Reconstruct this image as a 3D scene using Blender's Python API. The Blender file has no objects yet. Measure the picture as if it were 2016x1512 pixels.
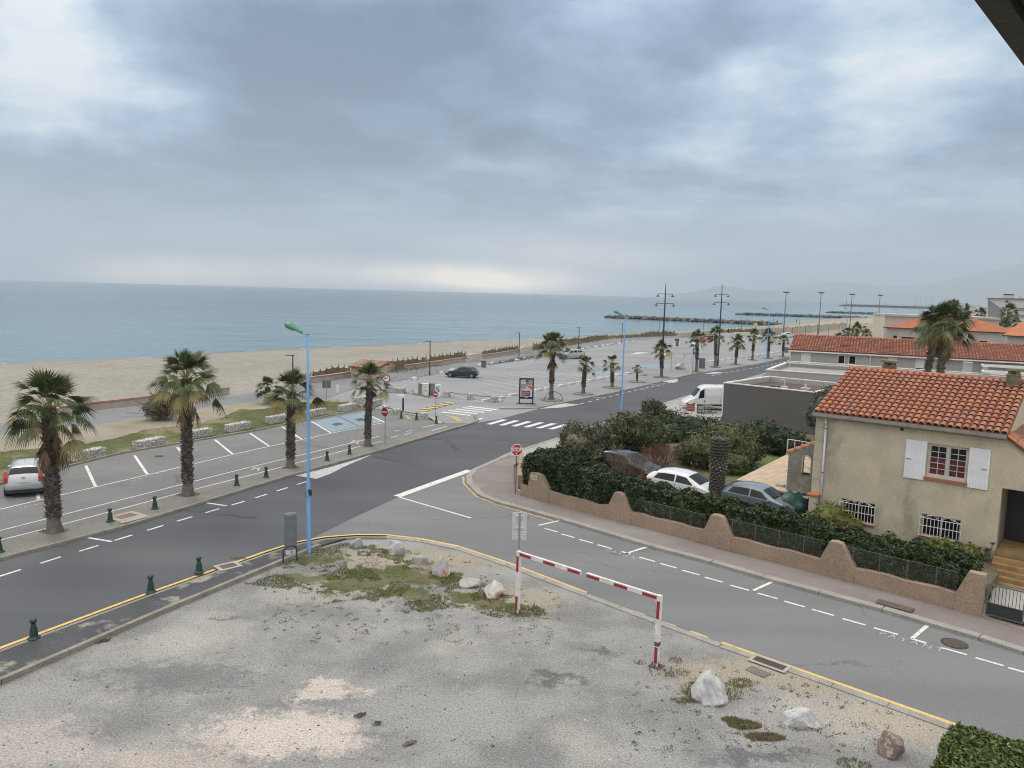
import bpy, bmesh, math, random
import numpy as np
from mathutils import Vector, Matrix
R = math.radians
rnd = random.Random(7)
rng = np.random.default_rng(11)
scene = bpy.context.scene
COL = scene.collection

# ---------------------------------------------------------------- camera
F_PX, CAM_H = 1514.0, 11.0
TH, RHO = math.atan(180 / F_PX), R(1.5)
F0 = Vector((0, math.cos(TH), -math.sin(TH))); U0 = Vector((0, math.sin(TH), math.cos(TH))); R0 = Vector((1, 0, 0))
CR = R0 * math.cos(RHO) + U0 * math.sin(RHO)
CU = -R0 * math.sin(RHO) + U0 * math.cos(RHO)
cam_d = bpy.data.cameras.new('camera'); cam = bpy.data.objects.new('camera', cam_d); COL.objects.link(cam)
cam_d.sensor_width = 36; cam_d.lens = F_PX / 2016 * 36; cam_d.clip_end = 90000; cam_d.clip_start = 0.1
m = Matrix((CR, CU, -F0)).transposed().to_4x4(); m.translation = (0, 0, CAM_H); cam.matrix_world = m
scene.camera = cam

def ray(px, py): return F0 * F_PX + CR * (px - 1008) + CU * (756 - py)
def gp(px, py, z=0.0):
    """surveyed photo point -> real place on the level z"""
    d = ray(px, py); t = (z - CAM_H) / d.z
    return Vector((d.x * t, d.y * t, z))
def at_depth(px, py, y):
    d = ray(px, py); t = y / d.y
    return Vector((d.x * t, y, CAM_H + d.z * t))
def on_wall(px, py, p0, dv):
    """photo point -> (distance along wall, height) on the vertical plane through p0 along dv"""
    d = ray(px, py); nx, ny = -dv[1], dv[0]
    t = (p0[0] * nx + p0[1] * ny) / (d.x * nx + d.y * ny)
    return (d.x * t - p0[0]) * dv[0] + (d.y * t - p0[1]) * dv[1], CAM_H + d.z * t

# ---------------------------------------------------------------- node helpers
class Nodes:
    def __init__(s, tree): s.t = tree; s.L = tree.links
    def n(s, typ, **kw):
        nd = s.t.nodes.new(typ)
        for k, v in kw.items(): setattr(nd, k, v)
        return nd
    def put(s, sock, v):
        if isinstance(v, bpy.types.NodeSocket): s.L.new(v, sock)
        elif v is not None:
            if hasattr(sock.default_value, '__len__') and not hasattr(v, '__len__'): v = (v,) * len(sock.default_value)
            if hasattr(sock.default_value, '__len__') and len(sock.default_value) == 4 and len(v) == 3: v = tuple(v) + (1,)
            sock.default_value = v
    def math(s, op, a, b=None, clamp=False):
        nd = s.n('ShaderNodeMath', operation=op, use_clamp=clamp); s.put(nd.inputs[0], a)
        if b is not None: s.put(nd.inputs[1], b)
        return nd.outputs[0]
    def vm(s, op, a, b=None):
        nd = s.n('ShaderNodeVectorMath', operation=op); s.put(nd.inputs[0], a)
        if b is not None: s.put(nd.inputs[1], b)
        return nd.outputs['Value'] if op in ('LENGTH', 'DOT_PRODUCT') else nd.outputs['Vector']
    def mix(s, f, a, b, blend='MIX'):
        nd = s.n('ShaderNodeMix', data_type='RGBA', blend_type=blend)
        s.put(nd.inputs[0], f); s.put(nd.inputs[6], a); s.put(nd.inputs[7], b); return nd.outputs[2]
    def noise(s, vec, scale, detail=4, rough=0.55, color=False):
        nd = s.n('ShaderNodeTexNoise'); s.put(nd.inputs['Vector'], vec)
        nd.inputs['Scale'].default_value = scale; nd.inputs['Detail'].default_value = detail; nd.inputs['Roughness'].default_value = rough
        return nd.outputs['Color' if color else 'Fac']
    def ramp(s, f, lo, hi, a=0.0, b=1.0):
        nd = s.n('ShaderNodeMapRange', interpolation_type='SMOOTHSTEP'); s.put(nd.inputs[0], f)
        for i, v in enumerate((lo, hi, a, b)): nd.inputs[i + 1].default_value = v
        return nd.outputs[0]
    def comb(s, x, y, z):
        nd = s.n('ShaderNodeCombineXYZ'); s.put(nd.inputs[0], x); s.put(nd.inputs[1], y); s.put(nd.inputs[2], z); return nd.outputs[0]
    def sep(s, v):
        nd = s.n('ShaderNodeSeparateXYZ'); s.put(nd.inputs[0], v); return nd.outputs

def new_mat(name, rough=0.8, metal=0.0, spec=0.5):
    mt = bpy.data.materials.new(name); mt.use_nodes = True
    N = Nodes(mt.node_tree); b = mt.node_tree.nodes['Principled BSDF']
    b.inputs['Roughness'].default_value = rough; b.inputs['Metallic'].default_value = metal
    b.inputs['Specular IOR Level'].default_value = spec
    return mt, N, b
def mat(name, c1, c2=None, scale=3.0, rough=0.8, metal=0.0, bump=0.0, bscale=None, island=0.0, spec=0.5, world=False, fine=0.0, c3=None, s3=1.0, e3=(0.55, 0.7), streak=0):
    """mottled procedural paint / stone / plant material"""
    mt, N, b = new_mat(name, rough, metal, spec)
    vec = N.n('ShaderNodeNewGeometry').outputs['Position'] if world else N.n('ShaderNodeTexCoord').outputs['Object']
    c2 = c2 or tuple(min(1, v * 0.86) for v in c1)
    f = N.ramp(N.noise(vec, scale, 5), 0.35, 0.65)
    col = N.mix(f, c1, c2)
    if streak: mp = N.n('ShaderNodeMapping'); mp.inputs['Scale'].default_value = (1, 1, streak); N.put(mp.inputs['Vector'], vec); v3 = mp.outputs[0]
    else: v3 = vec
    if c3: col = N.mix(N.ramp(N.noise(v3, s3, 6, 0.65), *e3), col, c3)
    if fine:
        f2 = N.noise(vec, scale * 17, 2)
        col = N.mix(fine, col, N.mix(N.ramp(f2, 0.35, 0.65), tuple(v * 0.45 for v in c1), tuple(min(1, v * 1.6) for v in c1)))
    if island:
        g = N.n('ShaderNodeNewGeometry').outputs['Random Per Island']
        col = N.mix(1.0, col, N.mix(g, (1 - island,) * 3, (1 + island,) * 3), 'MULTIPLY')
    N.put(b.inputs['Base Color'], col)
    if bump:
        bn = N.n('ShaderNodeBump'); bn.inputs['Strength'].default_value = bump; bn.inputs['Distance'].default_value = 0.02
        N.put(bn.inputs['Height'], N.noise(vec, bscale or scale * 8, 5)); N.put(b.inputs['Normal'], bn.outputs[0])
    return mt
def glassy(name, c=(0.012, 0.014, 0.016), rough=0.06):
    return mat(name, c, rough=rough, spec=0.3)
def leaf_mat(name, dark, light, rough=0.55, dry=None, dryf=0.12):
    mt, N, b = new_mat(name, rough, 0, 0.35)
    g = N.n('ShaderNodeNewGeometry').outputs['Random Per Island']
    col = N.mix(g, dark, light)
    if dry: col = N.mix(N.math('GREATER_THAN', N.math('FRACT', N.math('MULTIPLY', g, 37.7)), 1 - dryf), col, dry)
    N.put(b.inputs['Base Color'], col)
    N.put(b.inputs['Transmission Weight'], 0.0)
    return mt
def ground_mat(name, c1, c2, s1, c3=None, s3=0.15, e3=(0.5, 0.7), speck=0.25, sscale=18, rough=0.9, bump=0.3, spots=(), streak=None, cover=None, cracks=0):
    mt, N, b = new_mat(name, rough, 0, 0.3)
    pos = N.n('ShaderNodeNewGeometry').outputs['Position']
    dist = N.noise(pos, 0.9, 9, 0.72, True)
    wp = N.vm('ADD', pos, N.vm('MULTIPLY', N.vm('SUBTRACT', dist, (0.5, 0.5, 0.5)), (3.2, 3.2, 0)))
    v1 = pos
    if streak:
        mp = N.n('ShaderNodeMapping'); mp.inputs['Rotation'].default_value = (0, 0, streak[0]); mp.inputs['Scale'].default_value = (streak[1], 1, 1)
        N.put(mp.inputs['Vector'], pos); v1 = mp.outputs[0]
    col = N.mix(N.ramp(N.noise(v1, s1, 6, 0.6), 0.35, 0.65), c1, c2)
    if c3: col = N.mix(N.ramp(N.noise(v1, s3, 5, 0.6), *e3), col, c3)
    fz = None
    for (x, y, rx, ry, c, k) in spots:
        d = N.vm('LENGTH', N.vm('MULTIPLY', N.vm('SUBTRACT', wp, (x, y, 0)), (1 / rx, 1 / ry, 0)))
        if fz is None: fz = N.math('MULTIPLY', N.math('SUBTRACT', N.noise(pos, 3.2, 9, 0.78), .5), 2.2)
        col = N.mix(N.ramp(N.math('ADD', d, fz), 0.45, 1.1, k, 0.0), col, c)
    if cover:
        acc = 0.0
        for (x, y, rx, ry, k) in cover[0]:
            d = N.vm('LENGTH', N.vm('MULTIPLY', N.vm('SUBTRACT', wp, (x, y, 0)), (1 / rx, 1 / ry, 0))); acc = N.math('MAXIMUM', acc, N.ramp(d, 0.3, 1.2, k, 0.0))
        f = N.ramp(N.math('ADD', acc, N.math('MULTIPLY', N.math('SUBTRACT', N.noise(pos, 1.5, 8, 0.72), .5), 1.5)), .50, .68)
        col = N.mix(f, col, N.mix(N.ramp(N.noise(pos, .8, 4), .4, .6), cover[1], cover[2]))
    sp = N.noise(pos, sscale, 6, 0.8)
    if cracks:
        vo = N.n('ShaderNodeTexVoronoi', feature='DISTANCE_TO_EDGE'); vo.inputs['Scale'].default_value = cracks
        N.put(vo.inputs['Vector'], N.vm('ADD', pos, N.vm('MULTIPLY', N.vm('SUBTRACT', N.noise(pos, 1.1, 6, .7, True), (.5, .5, .5)), (1.6, 1.6, 0))))
        ck = N.math('MULTIPLY', N.ramp(vo.outputs['Distance'], .0, .012, .55, 0.0), N.ramp(N.noise(pos, .17, 3), .48, .6))
        col = N.mix(ck, col, tuple(v * .3 for v in c2))
        st = N.ramp(N.noise(pos, .9, 7, .75), .66, .76, 0, .35); col = N.mix(st, col, tuple(v * .55 for v in c2))
    col = N.mix(speck, col, N.mix(N.ramp(sp, 0.32, 0.68), (.32, .32, .32), (1.75, 1.74, 1.72)), 'MULTIPLY')
    N.put(b.inputs['Base Color'], col)
    if bump:
        bn = N.n('ShaderNodeBump'); bn.inputs['Strength'].default_value = bump; bn.inputs['Distance'].default_value = 0.02
        N.put(bn.inputs['Height'], sp); N.put(b.inputs['Normal'], bn.outputs[0])
    return mt

# ---------------------------------------------------------------- mesh helpers
class MB:
    def __init__(s): s.v = []; s.f = []; s.m = []
    def add(s, vs, fs, mi=0, M=None):
        o = len(s.v)
        s.v += [tuple(M @ Vector(p)) if M else tuple(p) for p in vs]
        s.f += [tuple(i + o for i in f) for f in fs]; s.m += [mi] * len(fs); return s
    def box(s, c, d, rz=0.0, mi=0, M=None, taper=1.0):
        x, y, z = d[0] / 2, d[1] / 2, d[2] / 2
        vs = [(-x, -y, -z), (x, -y, -z), (x, y, -z), (-x, y, -z), (-x * taper, -y * taper, z), (x * taper, -y * taper, z), (x * taper, y * taper, z), (-x * taper, y * taper, z)]
        MM = Matrix.Translation(c) @ Matrix.Rotation(rz, 4, 'Z')
        return s.add(vs, [(0, 3, 2, 1), (4, 5, 6, 7), (0, 1, 5, 4), (1, 2, 6, 5), (2, 3, 7, 6), (3, 0, 4, 7)], mi, (M @ MM) if M else MM)
    def span(s, a, b, mi=0):
        return s.box(((a[0] + b[0]) / 2, (a[1] + b[1]) / 2, (a[2] + b[2]) / 2), (abs(b[0] - a[0]), abs(b[1] - a[1]), abs(b[2] - a[2])), 0, mi)
    def cyl(s, p0, p1, r0, r1=None, n=10, mi=0, cap=True):
        r1 = r0 if r1 is None else r1; p0 = Vector(p0); p1 = Vector(p1); d = (p1 - p0)
        q = d.to_track_quat('Z', 'Y'); vs = []
        for p, r in ((p0, r0), (p1, r1)):
            for k in range(n):
                a = 2 * math.pi * k / n; vs.append(p + q @ Vector((r * math.cos(a), r * math.sin(a), 0)))
        fs = [(k, (k + 1) % n, n + (k + 1) % n, n + k) for k in range(n)]
        if cap: fs += [tuple(range(n - 1, -1, -1)), tuple(range(n, 2 * n))]
        return s.add(vs, fs, mi)
    def tube(s, pts, r, n=6, mi=0):
        for a, b in zip(pts[:-1], pts[1:]): s.cyl(a, b, r, r, n, mi)
        return s
    def lathe(s, prof, n=14, c=(0, 0, 0), mi=0):
        vs = []
        for r, z in prof:
            for k in range(n):
                a = 2 * math.pi * k / n; vs.append((c[0] + r * math.cos(a), c[1] + r * math.sin(a), c[2] + z))
        fs = []
        for j in range(len(prof) - 1):
            for k in range(n): fs.append((j * n + k, j * n + (k + 1) % n, (j + 1) * n + (k + 1) % n, (j + 1) * n + k))
        fs += [tuple(range(n - 1, -1, -1)), tuple(range((len(prof) - 1) * n, len(prof) * n))]
        return s.add(vs, fs, mi)
    def prism(s, pts, z0, z1, mi=0):
        n = len(pts); area = sum(pts[i][0] * pts[(i + 1) % n][1] - pts[(i + 1) % n][0] * pts[i][1] for i in range(n))
        if area < 0: pts = list(pts)[::-1]
        vs = [(p[0], p[1], z0) for p in pts] + [(p[0], p[1], z1) for p in pts]
        return s.add(vs, [tuple(range(n - 1, -1, -1)), tuple(range(n, 2 * n))] + [(i, (i + 1) % n, n + (i + 1) % n, n + i) for i in range(n)], mi)
    def wall_prism(s, prof, y0, y1, mi=0):
        """polygon in (x, z) pushed from y0 to y1"""
        n = len(prof); area = sum(prof[i][0] * prof[(i + 1) % n][1] - prof[(i + 1) % n][0] * prof[i][1] for i in range(n))
        if area < 0: prof = list(prof)[::-1]
        vs = [(p[0], y0, p[1]) for p in prof] + [(p[0], y1, p[1]) for p in prof]
        return s.add(vs, [tuple(range(n)), tuple(range(2 * n - 1, n - 1, -1))] + [((i + 1) % n, i, n + i, n + (i + 1) % n) for i in range(n)], mi)
    def flat(s, pts, z=None, mi=0):
        n = len(pts); area = sum(pts[i][0] * pts[(i + 1) % n][1] - pts[(i + 1) % n][0] * pts[i][1] for i in range(n))
        if area < 0: pts = list(pts)[::-1]
        return s.add([(p[0], p[1], p[2] if z is None else z) for p in pts], [tuple(range(n))], mi)
    def blob(s, c, r, sub=2, amp=0.2, seed=0, mi=0, f=1.7):
        bm = bmesh.new(); bmesh.ops.create_icosphere(bm, subdivisions=sub, radius=1)
        from mathutils import noise as nz
        vs = []
        for v in bm.verts:
            k = 1 + amp * nz.noise(v.co * f + Vector((seed * 3.1, seed * 1.7, seed)))
            vs.append((c[0] + v.co.x * r[0] * k, c[1] + v.co.y * r[1] * k, c[2] + v.co.z * r[2] * k))
        s.add(vs, [tuple(v.index for v in f.verts) for f in bm.faces], mi); bm.free(); return s
    def build(s, name, mats, parent=None, smooth=False, loc=None, rz=0.0, bevel=0.0):
        me = bpy.data.meshes.new(name); me.from_pydata(s.v, [], s.f)
        mats = mats if isinstance(mats, (list, tuple)) else [mats]
        for mm in mats: me.materials.append(mm)
        if len(mats) > 1: me.polygons.foreach_set('material_index', s.m)
        if smooth: me.polygons.foreach_set('use_smooth', [True] * len(me.polygons))
        me.update(); o = bpy.data.objects.new(name, me); COL.objects.link(o)
        if parent: o.parent = parent
        if loc is not None: o.location = loc
        if rz: o.rotation_euler.z = rz
        if bevel:
            md = o.modifiers.new('bevel', 'BEVEL'); md.width = bevel; md.segments = 2; md.limit_method = 'ANGLE'
        return o

def tag(o, label=None, cat=None, group=None, kind=None):
    if label: o['label'] = label
    if cat: o['category'] = cat
    if group: o['group'] = group
    if kind: o['kind'] = kind
    return o
def thing(name, label, cat, loc=(0, 0, 0), rz=0.0, group=None, sc=1.0):
    o = bpy.data.objects.new(name, None); COL.objects.link(o); o.empty_display_size = 0.3
    o.location = loc; o.rotation_euler.z = rz; o.scale = (sc,) * 3
    return tag(o, label, cat, group)
def copy_tree(o, label=None, loc=None, rz=None, sc=None, parent=None):
    c = o.copy(); COL.objects.link(c)
    if parent: c.parent = parent
    if label: c['label'] = label
    if loc is not None: c.location = loc
    if rz is not None: c.rotation_euler.z = rz
    if sc is not None: c.scale = (sc,) * 3 if not hasattr(sc, '__len__') else sc
    for ch in list(o.children): copy_tree(ch, parent=c)
    return c
def sheet(name, px, z, mt, kind='structure', zp=None):
    mb = MB(); mb.flat([gp(x, y, z if zp is None else zp) for x, y in px], z); return tag(mb.build(name, mt), kind=kind)
def text_mesh(name, body, size, mt, parent=None, M=None, ext=0.002, off=0.0):
    cu = bpy.data.curves.new(name, 'FONT'); cu.body = body; cu.size = size; cu.align_x = 'CENTER'; cu.align_y = 'CENTER'; cu.extrude = ext; cu.offset = off
    t = bpy.data.objects.new(name, cu); COL.objects.link(t)
    dg = bpy.context.evaluated_depsgraph_get(); me = bpy.data.meshes.new_from_object(t.evaluated_get(dg))
    bpy.data.objects.remove(t)
    if M: me.transform(M)
    me.materials.clear(); me.materials.append(mt); me.name = name
    o = bpy.data.objects.new(name, me); COL.objects.link(o)
    if parent: o.parent = parent
    return o
ORD = 'first second third fourth fifth sixth seventh eighth ninth tenth eleventh twelfth thirteenth fourteenth fifteenth sixteenth seventeenth eighteenth nineteenth twentieth twenty-first twenty-second twenty-third twenty-fourth twenty-fifth twenty-sixth twenty-seventh twenty-eighth twenty-ninth thirtieth'.split()
def along(pts, step, start=0.0):
    """points every step metres along a polyline, with direction"""
    out = []; acc = start
    for a, b in zip(pts[:-1], pts[1:]):
        a = Vector(a[:2]); b = Vector(b[:2]); L = (b - a).length; d = (b - a) / L
        while acc <= L: out.append((a + d * acc, d)); acc += step
        acc -= L
    return out
def ribbon(mb, pts, w, z, mi=0):
    P = [Vector(p[:2]) for p in pts]; Lf = []; Rt = []
    for i, p in enumerate(P):
        d = (P[min(i + 1, len(P) - 1)] - P[max(i - 1, 0)]).normalized(); n = Vector((-d.y, d.x)) * w / 2
        Lf.append(p + n); Rt.append(p - n)
    for i in range(len(P) - 1): mb.flat([(*Rt[i], z), (*Rt[i + 1], z), (*Lf[i + 1], z), (*Lf[i], z)], None, mi)
def gline(mb, a, b, w, z=0.009, n=1, zp=0.0):
    ribbon(mb, [gp(*a, zp), gp(*b, zp)], w, z)
WD = Vector((0.765, -0.644, 0)); ND = Vector((0.644, 0.765, 0)); WA = math.atan2(-0.644, 0.765)

# ---------------------------------------------------------------- world, sun
SUN_AZ, SUN_EL = R(-38), R(42)
w = bpy.data.worlds.new('World'); scene.world = w; w.use_nodes = True
N = Nodes(w.node_tree); bg = w.node_tree.nodes['Background']; bg.inputs['Strength'].default_value = 0.1
sky = N.n('ShaderNodeTexSky', sky_type='NISHITA', sun_disc=False, sun_elevation=SUN_EL, sun_rotation=SUN_AZ)
nv = N.vm('NORMALIZE', N.n('ShaderNodeTexCoord').outputs['Generated'])
nz_ = N.sep(nv)
yy = N.math('MAXIMUM', nz_[1], 0.12)
uv = N.comb(N.math('DIVIDE', nz_[0], yy), N.math('DIVIDE', nz_[2], yy), 0)
dist = N.vm('SUBTRACT', N.noise(nv, 2.6, 7, 0.6, True), (0.5, 0.5, 0.5))
duv = N.vm('ADD', uv, N.vm('MULTIPLY', dist, (0.48, 0.32, 0)))
flatp = N.comb(N.math('DIVIDE', nz_[0], N.math('ADD', N.math('ABSOLUTE', nz_[2]), 0.16)), N.math('DIVIDE', nz_[1], N.math('ADD', N.math('ABSOLUTE', nz_[2]), 0.16)), 0)
t = N.math('ADD', N.math('MULTIPLY', N.math('SUBTRACT', N.noise(flatp, 1.5, 11, 0.60), 0.5), 1.85), SKY_T0 if 'SKY_T0' in globals() else 0.465)
def blobs(lst, acc, vec):
    for (px, py, rx, ry, k) in lst:
        d = ray(px, py)
        q = N.vm('MULTIPLY', N.vm('SUBTRACT', vec, (d.x / d.y, d.z / d.y, 0)), (F_PX / rx, F_PX / ry, 0))
        f = N.ramp(N.vm('LENGTH', q), 0.0, 1.35, k, 0.0)
        acc = N.math('ADD', acc, f)
    return acc
BL = [(75, 130, 180, 140, .48), (10, 0, 190, 70, .42), (330, 190, 200, 110, .22), (640, 110, 380, 230, -.55), (220, 330, 290, 95, -.28),
      (780, 330, 330, 130, -.16), (520, 410, 560, 60, -.1), (1060, 260, 280, 160, -.13), (1430, 215, 170, 75, .30), (1250, 60, 330, 80, -.06), (1680, 70, 230, 90, .2),
      (1810, 230, 130, 130, .3), (1980, 90, 120, 130, .16), (1650, 330, 500, 70, .02), (900, 310, 130, 50, .12), (1300, 420, 380, 50, .12), (600, 470, 900, 40, .05), (1700, 470, 450, 60, .12)]
t = blobs(BL, t, duv)
cr = N.n('ShaderNodeValToRGB'); N.put(cr.inputs[0], t)
els = cr.color_ramp.elements
els[0].position = 0.0; els[0].color = (.135, .215, .335, 1); els[1].position = 1.0; els[1].color = (.93, .965, 1.0, 1)
for p, c in ((.3, (.235, .35, .51, 1)), (.55, (.40, .55, .735, 1)), (.8, (.69, .815, .93, 1))):
    e = els.new(p); e.color = c
col = cr.outputs[0]
# pale bands of light under the cloud deck, over the sea horizon
el = N.math('DIVIDE', nz_[2], N.math('SQRT', N.math('ADD', N.math('MULTIPLY', nz_[0], nz_[0]), N.math('MULTIPLY', nz_[1], nz_[1]))))
low = N.ramp(el, 0.015, 0.15, 0.75, 0.0)
col = N.mix(low, col, (.45, .57, .69))
warm = blobs([(300, 530, 190, 40, .45), (960, 552, 260, 30, .9), (1130, 505, 280, 40, .4), (620, 535, 420, 34, .4), (960, 562, 120, 22, .5)], 0.0, N.vm('ADD', uv, N.vm('MULTIPLY', dist, (0.10, 0.03, 0))))
# shafts of light: streaks hanging from the cloud base
sh = N.noise(N.comb(N.math('MULTIPLY', N.math('DIVIDE', nz_[0], yy), 26), N.math('MULTIPLY', el, 5), 0), 1.0, 3)
col = N.mix(N.math('MULTIPLY', warm, N.ramp(sh, .2, .8, .75, 1.0), True), col, (2.5, 2.15, 1.65))
# thin overcast, unseen overhead and behind the viewer, brightened to add fill light
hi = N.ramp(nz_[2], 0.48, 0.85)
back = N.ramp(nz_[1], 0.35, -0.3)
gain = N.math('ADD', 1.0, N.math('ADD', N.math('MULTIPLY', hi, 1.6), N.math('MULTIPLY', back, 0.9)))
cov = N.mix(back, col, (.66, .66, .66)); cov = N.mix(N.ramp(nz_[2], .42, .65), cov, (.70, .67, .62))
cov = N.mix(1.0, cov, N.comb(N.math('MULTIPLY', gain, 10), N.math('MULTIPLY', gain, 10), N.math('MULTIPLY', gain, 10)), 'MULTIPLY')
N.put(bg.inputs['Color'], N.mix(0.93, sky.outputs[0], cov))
sl = bpy.data.lights.new('sun', 'SUN'); sl.energy = 1.1; sl.angle = R(18); sl.color = (1.0, .95, .88)
so = bpy.data.objects.new('sun', sl); COL.objects.link(so); so.location = (0, 0, 60)
sd = Vector((math.sin(SUN_AZ) * math.cos(SUN_EL), math.cos(SUN_AZ) * math.cos(SUN_EL), math.sin(SUN_EL)))
so.rotation_euler = (-sd).to_track_quat('-Z', 'Y').to_euler()
vs = scene.view_settings; vs.view_transform = 'Standard'; vs.look = 'None'; vs.exposure = 0.1; vs.gamma = 1.0
scene.cycles.max_bounces = 5; scene.cycles.diffuse_bounces = 2; scene.cycles.glossy_bounces = 2; scene.cycles.use_denoising = True; scene.cycles.filter_width = 1.05
# ---------------------------------------------------------------- ground materials
g1 = gp(560, 1420); g2 = gp(120, 1480); g3 = gp(1100, 1335); g4 = gp(300, 1370); g5 = gp(1000, 1330)
SAND = (.29, .26, .205)
sp_ = []
for (x, y, rx, ry, c, k) in ((820, 1100, 4.5, 1.6, SAND, .9), (1000, 1180, 2.6, 1.5, SAND, .9), (1600, 1330, 3.8, 1.3, SAND, .9), (1400, 1330, 1.8, 1.3, SAND, .9), (1800, 1420, 3, 1.5, (.34, .30, .25), .8),
        (560, 1440, 2.6, 1.2, (.47, .42, .385), .95), (330, 1500, 2.5, .8, (.38, .34, .31), .8), (60, 1470, 2, 1.2, (.38, .34, .33), .8), (650, 1360, 1.3, .6, (.47, .42, .385), .85),
        (330, 1330, 3.0, .9, (.12, .12, .126), .65), (1100, 1335, 1.0, .35, (.09, .088, .085), .75), (1190, 1282, .75, .22, (.11, .105, .10), .8), (450, 1215, .8, .3, (.12, .11, .10), .7), (1500, 1490, 1.5, .4, (.09, .09, .105), .75),
        (640, 1170, 3, 1.2, (.30, .29, .265), .7), (880, 1400, 3, 1.4, (.26, .265, .265), .7)):
    p = gp(x, y); sp_.append((p.x, p.y, rx, ry, c, k))
M = {}
cv = []
for (x, y, rx, ry, k) in ((760, 1130, 3.0, 1.1, .95), (700, 1150, 2.4, 1.1, .9), (860, 1140, 2.2, 1.0, .9), (620, 1100, 2.0, .9, .8), (810, 1170, 2.0, .9, .8), (930, 1180, 1.8, .8, .8), (600, 1140, 1.8, .8, .7), (980, 1195, 1.8, .8, .8), (1040, 1215, 1.0, .5, .8), (860, 1195, 1.5, .7, .6), (900, 1240, 1.2, .4, .5), (640, 1170, 2.0, .8, .5), (560, 1130, 1.5, .7, .45), (780, 1085, 2.5, .5, .5), (1400, 1365, 1.0, .7, .8), (1460, 1350, .5, .3, .7), (1480, 1440, .5, .25, .8)):
    p = gp(x, y); cv.append((p.x, p.y, rx, ry, k))
M['gravel'] = ground_mat('gravel', (.262, .262, .26), (.178, .179, .18), .45, (.33, .32, .30), .16, (.5, .7), .6, 17, .95, 1.0, sp_, cover=(cv, (.075, .09, .032), (.125, .115, .062)))
M['earth'] = ground_mat('earth', (.36, .32, .25), (.30, .27, .2), .1, (.2, .2, .1), .06, (.5, .7), .2, 6)
M['road'] = ground_mat('road_asphalt', (.086, .090, .101), (.071, .075, .086), .25, (.108, .111, .118), .09, (.55, .75), .2, 18, .85, .15, streak=(-1.1, .12), cracks=.07)
M['side'] = ground_mat('side_asphalt', (.175, .179, .186), (.142, .146, .153), .3, (.205, .206, .206), .12, (.55, .75), .2, 14, .85, .15, streak=(.70, .15), cracks=.16)
M['park'] = ground_mat('parking_asphalt', (.175, .177, .178), (.15, .152, .153), .3, (.12, .12, .122), .5, (.6, .75), .25, 12, .9, .2, cracks=.2)
M['carpark'] = ground_mat('car_park_asphalt', (.255, .26, .275), (.205, .21, .225), .12, (.165, .17, .185), .25, (.58, .75), .2, 10, .85, .1, streak=(.3, .25), cracks=.09)
M['prom'] = ground_mat('promenade_asphalt', (.185, .195, .21), (.15, .158, .17), .15, (.25, .24, .21), .3, (.58, .75), .15, 8, .85, .1)
M['sand'] = ground_mat('beach_sand', (.385, .335, .265), (.335, .295, .235), .05, (.43, .37, .29), .12, (.5, .65), .22, 1.4, .95, .5)
M['verge_sand'] = ground_mat('verge_sand', (.29, .255, .205), (.24, .21, .165), .3, (.2, .19, .11), .35, (.56, .68), .25, 6, .95, .5)
M['turf'] = ground_mat('turf', (.058, .078, .022), (.095, .10, .038), .4, (.20, .17, .10), .22, (.48, .62), .4, 9, .95, .6)
M['lawn'] = ground_mat('lawn', (.09, .12, .035), (.12, .14, .05), .8, None, speck=.3, sscale=8)
M['pink'] = ground_mat('pink_pavement', (.18, .15, .148), (.205, .185, .18), .35, (.235, .225, .218), .16, (.5, .7), .18, 18)
M['pale_pave'] = ground_mat('pale_pavement', (.34, .335, .32), (.29, .285, .275), .4, None, speck=.15, sscale=14)
M['dark_pave'] = ground_mat('worn_dark_pavement', (.058, .06, .07), (.075, .078, .085), .5, (.27, .26, .22), .75, (.53, .64), .45, 14, .9, .5)
M['grey_pave'] = ground_mat('grey_pavement', (.20, .195, .18), (.165, .16, .15), .5, None, speck=.35, sscale=14)
M['kerb'] = mat('kerb_stone', (.24, .225, .19), (.175, .162, .135), 1.2, .9, bump=.4, world=True, fine=.25)
M['kerb_pale'] = mat('pale_kerb', (.29, .28, .26), (.23, .222, .205), 1.0, .9, bump=.3, world=True, fine=.2)
def line_mat(name, c, under, wear=(0.50, 0.66)):
    mt, N, b = new_mat(name, .7, 0, .3)
    pos = N.n('ShaderNodeNewGeometry').outputs['Position']
    f = N.ramp(N.noise(pos, 5.0, 8, .75), *wear)
    N.put(b.inputs['Base Color'], N.mix(N.math('MULTIPLY', f, .8), N.mix(N.noise(pos, 1.3, 3), c, tuple(v * .85 for v in c)), under)); return mt
M['white'] = line_mat('white_road_paint', (.66, .66, .66), (.2, .2, .2))
M['faded'] = line_mat('faded_road_paint', (.60, .61, .63), (.27, .28, .30), (.46, .68))
M['yellow'] = line_mat('yellow_road_paint', (.66, .47, .16), (.25, .21, .14))
M['yellow_faded'] = line_mat('faded_yellow_paint', (.55, .42, .17), (.2, .19, .16), (.42, .6))
M['blue_bay'] = line_mat('blue_bay_paint', (.24, .34, .42), (.15, .17, .19), (.40, .62))
M['hatch'] = line_mat('white_hatch_paint', (.55, .55, .55), (.25, .25, .25), (.42, .62))

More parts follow.
